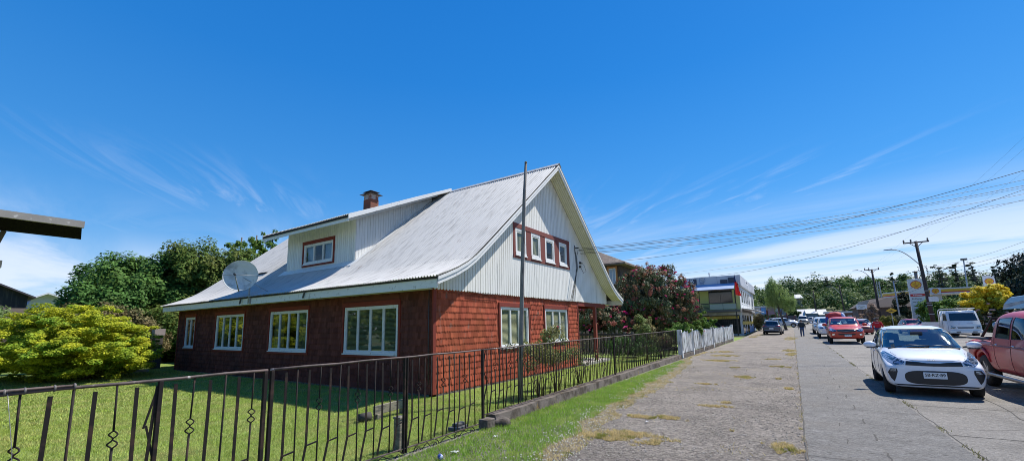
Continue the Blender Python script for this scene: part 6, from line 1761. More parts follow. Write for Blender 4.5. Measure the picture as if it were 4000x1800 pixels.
fr_b = MB(); fr_b.box(-1.0, 1.0, 1.75, 5.15, .80, .90); fr_b.box(-.4, .4, 1.3, 5.1, .55, .8); fr_b.build('flatbed', mat('bed_grey', (0.25, 0.25, 0.25), .7, coord='obj'), tk)
tb = MB(); tb.box(-1.0, 1.0, 5.12, 5.16, .92, 1.30); tb.build('tail_board', TW, tk)
rk = MB(); rk.tube([(-.97, 1.66, .9), (-.97, 1.66, 2.30), (-.95, 1.4, 2.40), (-.95, .5, 2.42), (.95, .5, 2.42), (.95, 1.4, 2.40), (.97, 1.66, 2.30), (.97, 1.66, .9)], .03, 8)
for z_ in (1.5, 1.9, 2.25): rk.tube([(-.97, 1.66, z_), (.97, 1.66, z_)], .02, 6)
rk.build('rack', TW, tk)
# ================================================================== OTHER BUILDINGS
def win_simple(mb_f, mb_g, P, u0, u1, z0, z1, fw=.06, bars=1):
    def bar(a0, a1, b0, b1, t0, t1, mb):
        vs = [P(a, b, t) for t in (t1, t0) for a, b in ((a0, b0), (a1, b0), (a1, b1), (a0, b1))]
        mb.add(vs, [(0, 1, 2, 3), (7, 6, 5, 4), (0, 4, 5, 1), (1, 5, 6, 2), (2, 6, 7, 3), (3, 7, 4, 0)])
    bar(u0, u1, z0, z0 + fw, 0, .05, mb_f); bar(u0, u1, z1 - fw, z1, 0, .05, mb_f); bar(u0, u0 + fw, z0 + fw, z1 - fw, 0, .05, mb_f); bar(u1 - fw, u1, z0 + fw, z1 - fw, 0, .05, mb_f)
    for i in range(1, bars + 1):
        u = u0 + (u1 - u0) * i / (bars + 1); bar(u - fw * .3, u + fw * .3, z0 + fw, z1 - fw, 0, .045, mb_f)
    bar(u0 + fw, u1 - fw, z0 + fw, z1 - fw, 0, .02, mb_g)


DWIN = mat('dark_pane', (0.02, 0.025, 0.03), .08, var=.3, scale=2, spec=.6)

# ---- the two storey corner shop
SX, SY = -5.0, 56.4
g0 = float(zg(60))
shop = thing('corner_shop', 'two storey corner shop with a yellow green wall, balcony and blue sign band', 'shop', (-10, 62, 0))
YG = mat('yellow_green_wall', (0.50, 0.54, 0.20), .8, var=.08, scale=3, stretch=(.3, .3, 6))
LW = mat('pale_wall', (0.58, 0.60, 0.60), .8, var=.12, scale=2, col2=(0.40, 0.41, 0.42), c2scale=.8)
b = MB(); b.box(-16, SX, SY, 78, 3.12, 5.95); b.build('upper_wall', YG, shop)
b = MB(); b.box(-16, SX - .02, SY + .3, 78, 0, 3.0); b.build('lower_wall', LW, shop)
b = MB(); b.box(SX, SX + .03, SY + .05, 77.9, 3.13, 5.9); b.build('street_cladding', LW, shop)
b = MB(); b.box(-16, SX + .1, 54.9, 78.1, 2.86, 3.11); b.build('balcony_floor', mat('balcony_dark', (0.10, 0.095, 0.09), .8, var=.2), shop)
# roof band, sloping awning over the balcony
b = MB(); b.box(-16.2, SX + .25, SY - .15, 78.2, 6.22, 7.22); b.box(SX + .0, SX + .26, SY - .15, 78.25, 5.98, 6.219); b.build('sign_band', mat('sign_band_grey', (0.50, 0.52, 0.56), .6, var=.12, scale=1.2, col2=(0.38, 0.41, 0.47), c2scale=.8), shop, bevel=.02)
bs = MB()
for k in range(7): bs.box(-15 + k * 1.55, -14.97 + k * 1.55, SY - .165, SY - .152, 6.24, 7.2)
bs.build('panel_seam', mat('seam_grey', (0.25, 0.27, 0.3), .8), shop)
aw = MB(); aw.add([(-16.2, 54.6, 5.52), (SX - .35, 54.6, 5.52), (SX - .35, SY - .16, 6.30), (-16.2, SY - .16, 6.30), (-16.2, 54.6, 5.44), (SX - .35, 54.6, 5.44), (SX - .35, SY - .16, 6.22), (-16.2, SY - .16, 6.22)], [(0, 1, 2, 3), (7, 6, 5, 4), (0, 4, 5, 1), (1, 5, 6, 2), (2, 6, 7, 3), (3, 7, 4, 0)])
aw.build('awning_roof', mat('awning_blue', (0.27, 0.36, 0.52), .5, var=.1), shop)
aw = MB(); aw.box(-16.2, SX - .33, 54.55, 54.60, 5.36, 5.50); aw.build('awning_edge', mat('awning_brown', (0.14, 0.085, 0.07), .8), shop)
wf, wg = MB(), MB(); PSH = lambda u, z_, t: Vector((u, SY - t, z_))
mat('frame_dark', (0.10, 0.09, 0.085), .7)
for q in ((-8.35, -5.75, 3.95, 5.5, .06, 1), (-11.6, -9.9, 3.2, 5.3, .08, 2)):
    wf, wg = MB(), MB(); win_simple(wf, wg, PSH, *q); w_ = wf.build('window', MATS['frame_dark'], shop); wg.build('pane', DWIN, w_)
wf, wg = MB(), MB(); PSS = lambda u, z_, t: Vector((SX + .03 + t, u, z_))
for q in [(58.0 + k * 2.5, 59.6 + k * 2.5, 3.9, 5.6, .10, 0) for k in range(5)] + [(73, 75.4, 3.8, 5.7, .1, 1)]:
    wf, wg = MB(), MB(); win_simple(wf, wg, PSS, *q); w_ = wf.build('window', WTRIM, shop); wg.build('pane', DWIN, w_)
rl = MB(); rl.box(-16, SX - .3, 54.95, 54.99, 3.86, 3.92)
for k in range(8): rl.box(-15.4 + k * 1.45, -15.36 + k * 1.45, 54.95, 54.99, 3.12, 3.86)
for k in range(5): rl.box(-10.2, -8.2, 54.96, 54.98, 3.2 + k * .15, 3.27 + k * .15)
rl.build('railing', mat('rail_black', (0.035, 0.035, 0.035), .7), shop)
rp = MB(); rp.box(-8.1, SX - .32, 54.965, 54.975, 3.18, 3.80); rp.build('railing_panel', mat('rail_panel', (0.27, 0.32, 0.29), .7, var=.15, scale=3, stretch=(.3, 1, 6)), shop)
ps_ = MB()
for x in (-5.35, -9.2, -12.5): ps_.box(x - .05, x + .05, 54.97, 55.07, .0, 5.44)
ps_.build('balcony_post', MATS['rail_black'], shop)
# shade roof over the shop entrance on the street side
cn = MB(); cn.add([(SX + .05, 57.0, 3.32), (SX + .05, 72, 3.32), (SX + 1.6, 72, 3.02), (SX + 1.6, 57.0, 3.02), (SX + .05, 57.0, 3.26), (SX + .05, 72, 3.26), (SX + 1.6, 72, 2.97), (SX + 1.6, 57.0, 2.97)], [(3, 2, 1, 0), (4, 5, 6, 7), (0, 1, 5, 4), (1, 2, 6, 5), (2, 3, 7, 6), (3, 0, 4, 7)])
cn.build('entrance_awning', WTRIM, shop)
dn_ = MB(); dwf = MB()
for k, (a, b2) in enumerate(((57.6, 60), (61, 62.5), (63.5, 66), (68, 70))):
    dn_ = MB(); dn_.box(SX + .0, SX + .015, a, b2, .25, 2.5); dn_.build('shop_window', DWIN, shop)
b = MB(); b.box(SX - .0, SX + .02, 57, 77, 1.35, 1.75); b.build('yellow_stripe', mat('stripe_yellow', (0.55, 0.42, 0.08), .7), shop)
b = MB(); b.box(SX - .0, SX + .022, 66.2, 77.5, .2, 1.1); b.box(SX, SX + .022, 60.1, 60.9, .2, 1.1); b.build('blue_dado', mat('dado_blue', (0.16, 0.25, 0.42), .7), shop)
# undercroft on the camera side: grilles, dark recess, stairs
b = MB(); b.box(-12, -5.2, SY + .27, SY + .29, .3, 2.5); b.build('ground_windows', DWIN, shop)
b = MB()
for k in range(9): b.box(-6.9 + k * .2, -6.88 + k * .2, 55.3, 55.32, .2, 2.4)
for k in range(5): b.box(-6.9, -5.28, 55.3, 55.32, .3 + k * .5, .33 + k * .5)
b.build('security_grille', MATS['rail_black'], shop)
b = MB(); b.box(-12, -5.3, SY + .24, SY + .26, 2.05, 2.4); b.build('inner_stripe', MATS['stripe_yellow'], shop)
st_ = MB(); st_.beam((-6.6, 53.6, .1), (-9.6, 54.6, 3.0), .08, .26); st_.beam((-6.6, 53.0, .1), (-9.6, 54.0, 3.0), .08, .26)
for k in range(12):
    f = (k + .5) / 12; st_.box(-6.6 - 3 * f - .13, -6.6 - 3 * f + .13, 53.0 + f, 53.7 + f, .1 + 2.9 * f - .02, .1 + 2.9 * f + .02)
st_.tube([(-6.5, 53.0, 1.0), (-9.6, 54.0, 3.9)], .03, 6); st_.tube([(-6.5, 53.0, 0), (-6.5, 53.0, 1.0)], .03, 6)
st_.build('stairs', MATS['rail_black'], shop)
sb = MB(); sb.box(-12.9, -9.55, SY - .20, SY - .168, 6.25, 7.05); sbo = sb.build('sign_board', mat('sign_navy', (0.035, 0.045, 0.075), .5), shop)
WTX = mat('letter_white', (0.78, 0.78, 0.80), .5, var=.02)
text_mesh('FERRETERIA', .50, WTX, 'sign_lettering', sbo, Matrix.Translation((-11.2, SY - .205, 6.82)) @ FACE_NY, .004, bold=.008)
text_mesh('LLANQUIHUE', .36, WTX, 'sign_lettering', sbo, Matrix.Translation((-11.0, SY - .205, 6.43)) @ FACE_NY, .004, bold=.006)
em = MB(); em.lathe([(.34, -.01), (.36, .0), (.34, .01), (.30, 0), (.34, -.01)], (-8.9, SY - .18, 6.85), 20, 'y')
for a, b3 in (((-9.1, 6.85), (-8.9, 7.0)), ((-8.9, 7.0), (-8.7, 6.85)), ((-9.0, 6.75), (-8.8, 6.75)), ((-9.15, 6.5), (-9.0, 6.3)), ((-8.75, 6.55), (-8.85, 6.3))): em.beam((a[0], SY - .18, a[1]), (b3[0], SY - .18, b3[1]), .05, .03)
em.build('round_emblem', mat('emblem_blue', (0.20, 0.28, 0.45), .6), shop)
bx_ = MB(); bx_.box(-6.9, -6.1, SY - .22, SY - .17, 6.28, 6.75); bx_.box(-6.02, -5.35, SY - .22, SY - .17, 6.30, 6.95); bx_.build('painted_blocks', MATS['sign_navy'], shop)
ss = MB(); ss.box(SX + .251, SX + .262, 63, 66.5, 6.55, 7.1); sso = ss.build('street_sign_panel', WTX, shop)
text_mesh('TODO PARA\nSU HOGAR' if False else 'FERRETERIA', .42, MATS['sign_navy'], 'sign_lettering', sso, Matrix.Translation((SX + .27, 64.7, 6.82)) @ FACE_PX, .003)
vp = MB(); vp.tube([(-8.3, 58, 7.2), (-8.3, 58, 7.75)], .06, 8); vp.lathe([(0, 7.92), (.16, 7.85), (.16, 7.75), (0, 7.74)], (-8.3, 58, 0), 8); vp.build('vent_pipe', MATS['pale_wall'], shop)
# flag on the balcony corner
fg = thing('national_flag', 'red, white and blue flag with a white star hanging limp from the shop balcony', 'flag', (-5.25, 54.7, 3.9))
b = MB(); b.tube([(-5.30, 54.9, 3.9), (-5.15, 54.4, 7.15)], .025, 6); b.build('pole', MATS['rail_black'], fg)
def cloth(z0, z1, xo, m, nm, w0=.10, w1=.34):
    b = MB(); n1, n2 = 10, 8; V = []
    for i in range(n1 + 1):
        f = i / n1; zz = z1 + (z0 - z1) * f; w = w0 + (w1 - w0) * f
        for j in range(n2 + 1):
            g = j / n2; V.append((-5.20 + xo + w * g * 2, 54.42 + .07 * math.sin(g * 9 + f * 2), zz - .18 * g * f))
    b.add(V, [(i * (n2 + 1) + j, i * (n2 + 1) + j + 1, (i + 1) * (n2 + 1) + j + 1, (i + 1) * (n2 + 1) + j) for i in range(n1) for j in range(n2)], True)
    return b.build(nm, m, fg, fix=False)
cloth(6.25, 6.95, 0, mat('flag_blue', (0.02, 0.03, 0.16), .8, var=.2), 'blue_field', .04, .10)
cloth(4.75, 6.28, .0, mat('flag_red', (0.55, 0.02, 0.02), .8, var=.2, trans=.2), 'red_field', .10, .30)
wf_ = cloth(5.2, 6.1, .36, mat('flag_white', (0.7, 0.7, 0.7), .8), 'white_field', .04, .08)

# ---- brown house behind the gable
bh = thing('brown_house', 'dark brown shingled house with an orange framed window between the white gable and the rhododendron', 'house', (-16, 39, 0))
DB = mat('dark_shingle', (0.055, 0.040, 0.034), .9, var=.3, scale=4, col2=(0.16, 0.10, 0.07), c2scale=5, c2lo=.56, c2hi=.66)
b = MB(); b.box(-21, -12.05, 35.2, 43, 0, 6.75); b.build('wall', DB, bh)
rf = MB(); e = [(-21.9, 34.5), (-11.35, 34.5), (-11.35, 43.8), (-21.9, 43.8)]; rf.v += [(x, y, 6.72) for x, y in e] + [(x, y, 6.86) for x, y in e] + [(-18.2, 39.1, 8.9), (-15.6, 39.1, 8.9)]
rf.f += [(3, 2, 1, 0), (0, 1, 5, 4), (1, 2, 6, 5), (2, 3, 7, 6), (3, 0, 4, 7), (4, 5, 9, 8), (5, 6, 9), (6, 7, 8, 9), (7, 4, 8)]; rf.sm += [False] * 9
rf.build('roof', mat('mossy_shingle', (0.13, 0.095, 0.075), .95, var=.35, scale=6, bump=.8, bscale=10, col2=(0.21, 0.17, 0.13), c2scale=2), bh)
wf, wg, wo = MB(), MB(), MB(); PB = lambda u, z_, t: Vector((u, 35.2 - t, z_))
win_simple(wf, wg, PB, -13.05, -12.42, 5.1, 6.5, .06, 1)
for a, b2, c, d in ((-13.2, -12.27, 6.50, 6.66), (-13.2, -13.05, 5.0, 6.5), (-12.42, -12.27, 5.0, 6.5)): wo.box(a, b2, 35.12, 35.2, c, d)
w_ = wf.build('window', WTRIM, bh); wg.build('pane', mat('blue_pane', (0.22, 0.30, 0.40), .15, var=.4, scale=4), w_); wo.build('orange_frame', mat('orange_wood', (0.34, 0.15, 0.045), .7), w_)
wsh = thing('white_annex', 'small white roof and wall showing between the brown house and the rhododendron', 'building', (-13, 50, 0))
b = MB(); b.box(-20, -13.2, 48, 54, 0, 6.2); b.build('wall', LW, wsh); b = MB(); b.box(-20.4, -12.6, 47.6, 54.4, 6.75, 6.9); b.box(-20, -13.4, 48.2, 53.8, 6.2, 6.75); b.build('roof', WTRIM, wsh)
# clutter by the porch behind the fence: board fence and white wheelbarrow-like heap
bf = thing('board_fence', 'grey weathered board fence under the rhododendron beside the porch', 'fence', (-9, 23, 0))
b = MB(); y = 0
while y < 5.2:
    b.box(-12.5 + y, -12.38 + y, 23.0, 23.03, .0, 1.2 + rnd.uniform(-.15, .2)); y += .22
b.build('boards', WOODG, bf); b = MB(); b.box(-12.6, -6.6, 22.95, 22.99, 1.05, 1.15); b.build('rail', MATS['rail_black'], bf)

# ---- left side: dark fence, post, garden edging, barn, shed, near eave
df = thing('dark_board_fence', 'dark shaded board fence between the golden shrub and the house', 'fence', (-27, 10.2, 0))
b = MB(); x = -36
while x < -23.3: b.box(x, x + .19, 10.2, 10.23, 0, 2.0 + rnd.uniform(-.03, .03)); x += .2
b.build('boards', mat('tree_shade_boards', (0.022, 0.018, 0.015), .95, var=.3), df)  # near-black boards: the shade under the trees is put into their colour
b = MB(); b.box(-36, -23.2, 10.15, 10.20, 1.75, 1.85); b.build('rail', WOODG, df)
gpst = thing('garden_post', 'thick weathered wooden post with a pale cap and rail right of the golden shrub', 'post', (-25.0, 7.5, 0))
b = MB(); b.box(-25.15, -24.85, 7.35, 7.65, 0, 1.55); b.build('shaft', mat('dark_post', (0.07, 0.06, 0.055), .9, var=.2), gpst, bevel=.01); b = MB(); b.box(-25.2, -24.8, 7.3, 7.7, 1.55, 1.85); b.box(-26.5, -25.2, 7.45, 7.55, 1.40, 1.52); b.build('cap', mat('pinkish_wood', (0.34, 0.29, 0.27), .9, var=.2), gpst)
b = MB(); k = 14
pts = [(-23.4 - 3.6 * i / k, 6.8 - 1.3 * (i / k) ** .5 + .8 * (i / k) ** 2) for i in range(k + 1)]
for a, c in zip(pts[:-1], pts[1:]): b.beam((*a, .05), (*c, .05), .16, .12)
tag(b.build('stone_edging', mat('edging_stone', (0.36, 0.34, 0.31), .9, var=.2)), 'pale stone edging curving along the back of the lawn', 'edging')
barn = thing('dark_barn', 'dark timber barn with a sloping roof at the far left', 'barn', (-41, 2, 0))
b = MB(); b.prism([(-4, 0), (5.25, 0), (5.25, 4.12), (-1.5, 7.4), (-4, 7.4)], 'x', -52, -40.3); b.build('wall', mat('barn_boards', (0.030, 0.032, 0.036), .9, var=.3, scale=2, stretch=(1, 4, .3), col2=(0.06, 0.055, 0.05), c2scale=2), barn)
b = MB(); b.prism([(-1.5, 7.45), (5.55, 3.97), (5.55, 4.07), (-1.5, 7.57)], 'x', -52.3, -40.0); b.build('roof', mat('barn_roof', (0.05, 0.045, 0.06), .7), barn)
b = MB(); b.box(-40.29, -40.2, 4.3, 5.9, 0, 3.35); b.build('lean_to', mat('brown_clad', (0.19, 0.15, 0.13), .9, var=.3, scale=1.5, stretch=(1, .4, 5)), barn)
shd = thing('white_shed', 'small white gabled shed behind the golden shrub', 'shed', (-51, 7.2, 0))
WSH = mat('shed_white', (0.50, 0.54, 0.60), .7, var=.05, scale=2, stretch=(1, .3, 8))
b = MB(); b.prism([(6.25, 0), (9.4, 0), (9.4, 4.0), (9.1, 4.25), (7.5, 4.93), (6.75, 4.5), (6.6, 4.1), (6.25, 4.05)], 'x', -56, -50.2); b.build('wall', WSH, shd)
b = MB()
for (a, c) in (((6.55, 4.42), (7.5, 4.92)), ((7.5, 4.92), (9.5, 4.15))): b.prism([a, c, (c[0], c[1] + .12), (a[0], a[1] + .12)], 'x', -56.2, -49.5)
b.build('roof', mat('shed_roof', (0.66, 0.68, 0.72), .6), shd)
b = MB(); b.box(-50.2, -50.17, 7.3, 8.3, 2.1, 3.3); b.build('window', mat('shed_pane', (0.30, 0.32, 0.32), .3), shd)
b = MB()
for z_ in (3.35, 3.55, 3.75): b.box(-50.2, -50.18, 6.3, 9.4, z_, z_ + .03)
b.build('cladding_line', mat('line_grey', (0.3, 0.32, 0.36), .8), shd)
# roof overhang of the neighbouring house, top left
nb_ = thing('neighbour_house', 'neighbouring house whose black flat eave juts in at the upper left edge', 'house', (-11, -2.5, 0))
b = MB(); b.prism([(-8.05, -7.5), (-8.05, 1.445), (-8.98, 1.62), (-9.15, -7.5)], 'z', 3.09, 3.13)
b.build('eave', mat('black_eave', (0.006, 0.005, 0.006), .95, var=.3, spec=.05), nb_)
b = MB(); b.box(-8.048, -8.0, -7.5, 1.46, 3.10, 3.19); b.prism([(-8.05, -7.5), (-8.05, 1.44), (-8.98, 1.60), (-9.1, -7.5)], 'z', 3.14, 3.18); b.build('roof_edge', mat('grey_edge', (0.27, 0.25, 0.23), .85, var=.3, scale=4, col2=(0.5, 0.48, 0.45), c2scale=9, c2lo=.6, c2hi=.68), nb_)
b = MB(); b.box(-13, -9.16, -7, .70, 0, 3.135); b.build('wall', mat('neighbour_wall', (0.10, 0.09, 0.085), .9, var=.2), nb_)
b = MB(); b.beam((-9.0, .86, 3.09), (-9.0, .78, 2.75), .05); b.build('eave_strut', MATS['frame_dark'], nb_)
b = MB(); b.box(-9.15, -9.0, .55, .89, 2.58, 2.68); b.build('shelf_bracket', mat('pinkish_wood2', (0.45, 0.40, 0.37), .9), nb_)

# ================================================================== FUEL STATION and the buildings up the street
YEL = mat('canopy_yellow', (0.66, 0.40, 0.03), .5, var=.05)
RED = mat('canopy_red', (0.50, 0.02, 0.02), .5, var=.05)
CW = mat('canopy_white', (0.62, 0.62, 0.62), .5, var=.05)
SHR = mat('emblem_red', (0.52, 0.03, 0.02), .5, var=.03); SHY = mat('emblem_yellow', (0.75, 0.46, 0.02), .5, var=.05)
fs = thing('fuel_canopy', 'long flat fuel station canopy with yellow and red band', 'canopy', (18, 88, .5))
def canopy_band(parent, x0, y0, x1, y1, zt):
    """band pieces along a line from (x0,y0) to (x1,y1)"""
    for (a, b3, m, nm) in ((zt - .16, zt, CW, 'white_band'), (zt - .52, zt - .161, YEL, 'yellow_band'), (zt - .66, zt - .521, RED, 'red_band'), (zt - .82, zt - .661, CW, 'soffit_edge')):
        mb = MB(); mb.beam((x0, y0, (a + b3) / 2), (x1, y1, (a + b3) / 2), .12, b3 - a); mb.build(nm, m, parent)
canopy_band(fs, 16.9, 85, 30, 85.5, 5.98); canopy_band(fs, 12.95, 92.5, 16.9, 85, 5.98)
b = MB(); b.add([(16.9, 85.1, 5.25), (30, 85.6, 5.25), (30, 93, 5.25), (13, 93, 5.25), (16.9, 85.1, 5.85), (30, 85.6, 5.85), (30, 93, 5.85), (13, 93, 5.85)], [(0, 3, 2, 1), (4, 5, 6, 7), (0, 1, 5, 4), (1, 2, 6, 5), (2, 3, 7, 6), (3, 0, 4, 7)]); b.build('roof_slab', CW, fs)
for x, y in ((18.1, 86.5), (27, 87)):
    b = MB(); b.box(x - .45, x + .45, y - .3, y + .3, .3, 5.25); b.build('column', CW, fs)


def shell_mark(parent, c, s, face=FACE_NY):
    """a fan shaped yellow emblem with a red edge and ribs, built as it stands on the sign"""
    def P(u, v, t): return Vector(c) + Vector((u * s, -t, v * s))
    out_ = [(-.16, -.5), (-.20, -.36), (-.36, -.34), (-.5, -.05)] + [(.5 * math.cos(a), -.05 + .5 * math.sin(a)) for a in [math.pi - i * math.pi / 14 for i in range(15)]] + [(.36, -.34), (.20, -.36), (.16, -.5)]
    for k, (f, m, nm, t0, t1) in enumerate(((1.0, SHR, 'emblem_edge', .0, .03), (.86, SHY, 'emblem_face', .031, .045))):
        mb = MB(); n = len(out_); mb.v += [tuple(P(u * f, v * f, t0)) for u, v in out_] + [tuple(P(u * f, v * f, t1)) for u, v in out_]
        mb.f += [tuple(range(n)), tuple(range(2 * n - 1, n - 1, -1))] + [(i, i + n, (i + 1) % n + n, (i + 1) % n) for i in range(n)]; mb.sm += [False] * (n + 2); mb.build(nm, m, parent)
    mb = MB()
    for i in range(7):
        a = math.pi * (.14 + .12 * i); mb.beam(P(.05 * math.cos(a), -.30, .05), P(.41 * math.cos(a), -.05 + .38 * math.sin(a), .05), .035 * s, .01)
    mb.build('emblem_rib', SHR, parent)


pn = MB(); pn.box(17.1, 18.22, 84.80, 84.93, 5.10, 6.06); pno = pn.build('emblem_panel', CW, fs); shell_mark(fs, (17.66, 84.79, 5.60), .80)
tt = thing('price_totem', 'tall white fuel price totem with a yellow fan emblem behind the leaning pole', 'sign', (12.95, 70, .3))
b = MB(); b.box(12.22, 13.60, 69.9, 70.2, .3, 6.47); b.build('panel', mat('totem_white', (0.60, 0.61, 0.62), .45, var=.03), tt, bevel=.02)
b = MB(); b.box(12.285, 13.635, 69.885, 69.899, 4.34, 4.64); rbn = b.build('red_strip', RED, tt)
text_mesh('V-Power', .24, WTX, 'lettering', rbn, Matrix.Translation((12.95, 69.88, 4.49)) @ FACE_NY, .003, bold=.004)
shell_mark(tt, (12.93, 69.88, 5.78), 1.02)
TXG = mat('totem_text', (0.05, 0.05, 0.07), .5)
text_mesh('24 Horas', .24, TXG, 'lettering', tt, Matrix.Translation((12.82, 69.89, 4.06)) @ FACE_NY, .003, bold=.004)
for z_, gtx, pr in ((3.66, 'Super 93', '1310'), (3.22, 'Super 95', '1340'), (2.78, 'V-Power', '1372'), (2.34, 'Diesel', '3982')):
    text_mesh(pr, .34, TXG, 'price', tt, Matrix.Translation((13.22, 69.89, z_)) @ FACE_NY, .003, bold=.004, space=1.05)
    text_mesh(gtx, .12, TXG, 'lettering', tt, Matrix.Translation((12.66, 69.89, z_)) @ FACE_NY, .003, bold=.003)
ss_ = thing('fuel_sign', 'small white sign with a yellow emblem above the far end of the canopy', 'sign', (23.5, 95, .5))
b = MB(); b.box(25.3, 26.6, 95, 95.15, 6.3, 8.1); b.build('panel', CW, ss_); b = MB(); b.box(25.9, 26.1, 95.02, 95.13, .5, 6.3); b.build('stand', CW, ss_); shell_mark(ss_, (25.95, 94.98, 7.2), 1.0)
# brown building
bb_ = thing('brown_building', 'dark brown building with a broad shingled roof behind the second utility pole', 'building', (13, 97, .5))
b = MB(); b.box(9.7, 16.6, 95.5, 104, .5, 3.7); b.build('wall', mat('brown_wall', (0.10, 0.075, 0.065), .9, var=.3, scale=1.5), bb_)
rf = MB(); e = [(9.2, 95), (17.2, 95), (17.2, 104.5), (9.2, 104.5)]; rf.v += [(x, y, 3.7) for x, y in e] + [(10.8, 98, 5.0), (15.6, 98, 5.9), (15.6, 102, 5.9), (10.8, 102, 5.0)]
rf.f += [(3, 2, 1, 0), (0, 1, 5, 4), (1, 2, 6, 5), (2, 3, 7, 6), (3, 0, 4, 7), (4, 5, 6, 7)]; rf.sm += [False] * 6; rf.build('roof', mat('brown_roof', (0.075, 0.06, 0.055), .95, var=.25, scale=1.2), bb_)
b = MB(); b.add([(9.2, 94.9, 3.75), (10.7, 94.9, 3.75), (11.4, 94.9, 5.0), (9.9, 94.9, 4.75), (9.2, 95.1, 3.75), (10.7, 95.1, 3.75), (11.4, 95.1, 5.0), (9.9, 95.1, 4.75)], [(0, 1, 2, 3), (7, 6, 5, 4), (0, 4, 5, 1), (1, 5, 6, 2), (2, 6, 7, 3), (3, 7, 4, 0)]); b.build('grey_gable', mat('grey_sheeting', (0.28, 0.28, 0.27), .8, var=.2), bb_)
for i in range(6):
    b = MB(); b.box(9.9 + i * .55, 10.2 + i * .55, 95.4, 95.49, .6, 2.2); b.build('wall_panel', MATS['brown_clad'] if i % 2 else MATS['orange_wood'], bb_)
b = MB(); b.box(11.5, 16.4, 95.38, 95.48, 1.9, 2.1); b.build('white_sill', CW, bb_)
sgn = thing('oval_sign', 'white shop sign with a green oval outline above the low sheds', 'sign', (10.1, 93.5, .5))
b = MB(); b.box(9.35, 10.75, 93.4, 93.5, 3.42, 4.20); b.build('panel', WTX, sgn); b = MB(); b.box(10.0, 10.1, 93.5, 93.6, .5, 3.5); b.build('stand', MATS['rail_black'], sgn)
b = MB(); b.v = []; k = 20
for i in range(k):
    a0, a1 = 2 * math.pi * i / k, 2 * math.pi * (i + 1) / k
    if i in (17, 18): continue
    b.beam((10.02 + .45 * math.cos(a0), 93.38, 3.82 + .22 * math.sin(a0)), (10.02 + .45 * math.cos(a1), 93.38, 3.82 + .22 * math.sin(a1)), .06, .02)
b.beam((9.85, 93.38, 3.80), (10.25, 93.38, 3.80), .08, .02); b.build('oval', mat('oval_green', (0.05, 0.16, 0.04), .6), sgn)
ls = thing('low_sheds', 'row of low sheds with a white edged flat roof left of the brown building', 'shed', (8, 110, .7))
b = MB(); b.box(6.0, 12.6, 110, 116, .7, 3.1); b.build('wall', mat('shed_brown', (0.17, 0.10, 0.08), .9, var=.3, scale=1), ls); b = MB(); b.box(5.7, 12.9, 109.6, 116.4, 3.1, 3.45); b.build('roof', CW, ls)
for i in range(4):
    b = MB(); b.box(6.6 + i * 1.4, 7.3 + i * 1.4, 109.96, 109.99, .9, 2.6); b.build('door', MATS['rail_black'] if i % 2 else MATS['pale_wall'], ls)
# white roofed sheds up the street
for i, (x0, x1, y0, lab, zt, ze) in enumerate(((1.5, 3.2, 150, 'left most narrow white roofed shed at the end of the street', 5.1, 3.2), (3.3, 6.1, 148, 'wide white roofed shed with a blue grey wall at the end of the street', 5.05, 3.75), (6.4, 8.5, 151, 'right hand white roofed shed at the end of the street', 4.95, 3.3))):
    sh = thing('white_roof_shed', lab, 'shed', (x0, y0, 1.9), group='white roofed sheds at the end of the street')
    b = MB(); b.box(x0 + .1, x1 - .1, y0 + .2, y0 + 8, 1.6, ze + .05); b.build('wall', mat('shed_bluegrey', (0.12, 0.17, 0.22), .8, var=.3, scale=.8), sh)
    b = MB(); b.add([(x0, y0, ze), (x1, y0, ze), (x1 - .1, y0 + 4, zt), (x0 - .25, y0 + 4, zt), (x0, y0, ze - .1), (x1, y0, ze - .1), (x1 - .1, y0 + 8, ze), (x0, y0 + 8, ze)], [(0, 1, 2, 3), (0, 4, 5, 1), (3, 2, 6, 7), (4, 7, 6, 5), (1, 5, 6, 2), (0, 3, 7, 4)]); b.build('roof', mat('white_tin', (0.50, 0.50, 0.49), .7, var=.15, scale=.8), sh)
# advertising boards and low fronts beyond the shop
for (x0, x1, z0, z1, y, m_, lab) in ((-5.75, -4.75, 3.3, 4.7, 109, mat('board_blue', (0.12, 0.26, 0.52), .6, var=.35, scale=1.2, col2=(0.5, 0.55, 0.6), c2scale=1.5, c2lo=.55, c2hi=.6), 'bright blue advertising board just right of the shop awning'),
                                    (-4.5, -3.2, 3.2, 5.0, 111, mat('board_mauve', (0.30, 0.17, 0.20), .7, var=.3, scale=1.2), 'dull mauve hoarding left of the willow trunk'), (-2.5, -1.1, 3.0, 4.45, 112, mat('board_navy', (0.09, 0.13, 0.26), .6, var=.3, scale=1.5), 'dark blue board right of the willow trunk')):
    bd = thing('advertising_board', lab, 'billboard', ((x0 + x1) / 2, y, .8), group='boards beyond the shop')
    b = MB(); b.box(x0, x1, y, y + .12, z0, z1); b.build('panel', m_, bd)
    b = MB(); b.box(x0 - .08, x0, y, y + .14, .7, z1 + .1); b.box(x1, x1 + .08, y, y + .14, .7, z1 + .1); b.box(x0 - .08, x1 + .08, y - .001, y + .14, z1, z1 + .1); b.build('frame', mat('frame_red', (0.22, 0.03, 0.03), .7), bd)
sf_ = thing('street_shopfront', 'low dark shopfront with a white roof behind the parked cars beyond the shop', 'shop', (-4, 118, .9))
b = MB(); b.box(-12, 1.0, 130, 136, .9, 3.1); b.build('wall', mat('front_dark', (0.08, 0.07, 0.08), .9, var=.4, scale=.9, col2=(0.25, 0.06, 0.05), c2scale=.8, c2lo=.55, c2hi=.6), sf_); b = MB(); b.box(-12.3, -2.6, 129.5, 136, 5.4, 5.7); b.box(-12, -3, 130.1, 136, 3.1, 5.4); b.build('roof', MATS['white_tin'], sf_)
hh = thing('hill_house', 'white roofed house among the trees on the hillside behind the willow', 'house', (2.3, 171, 6))
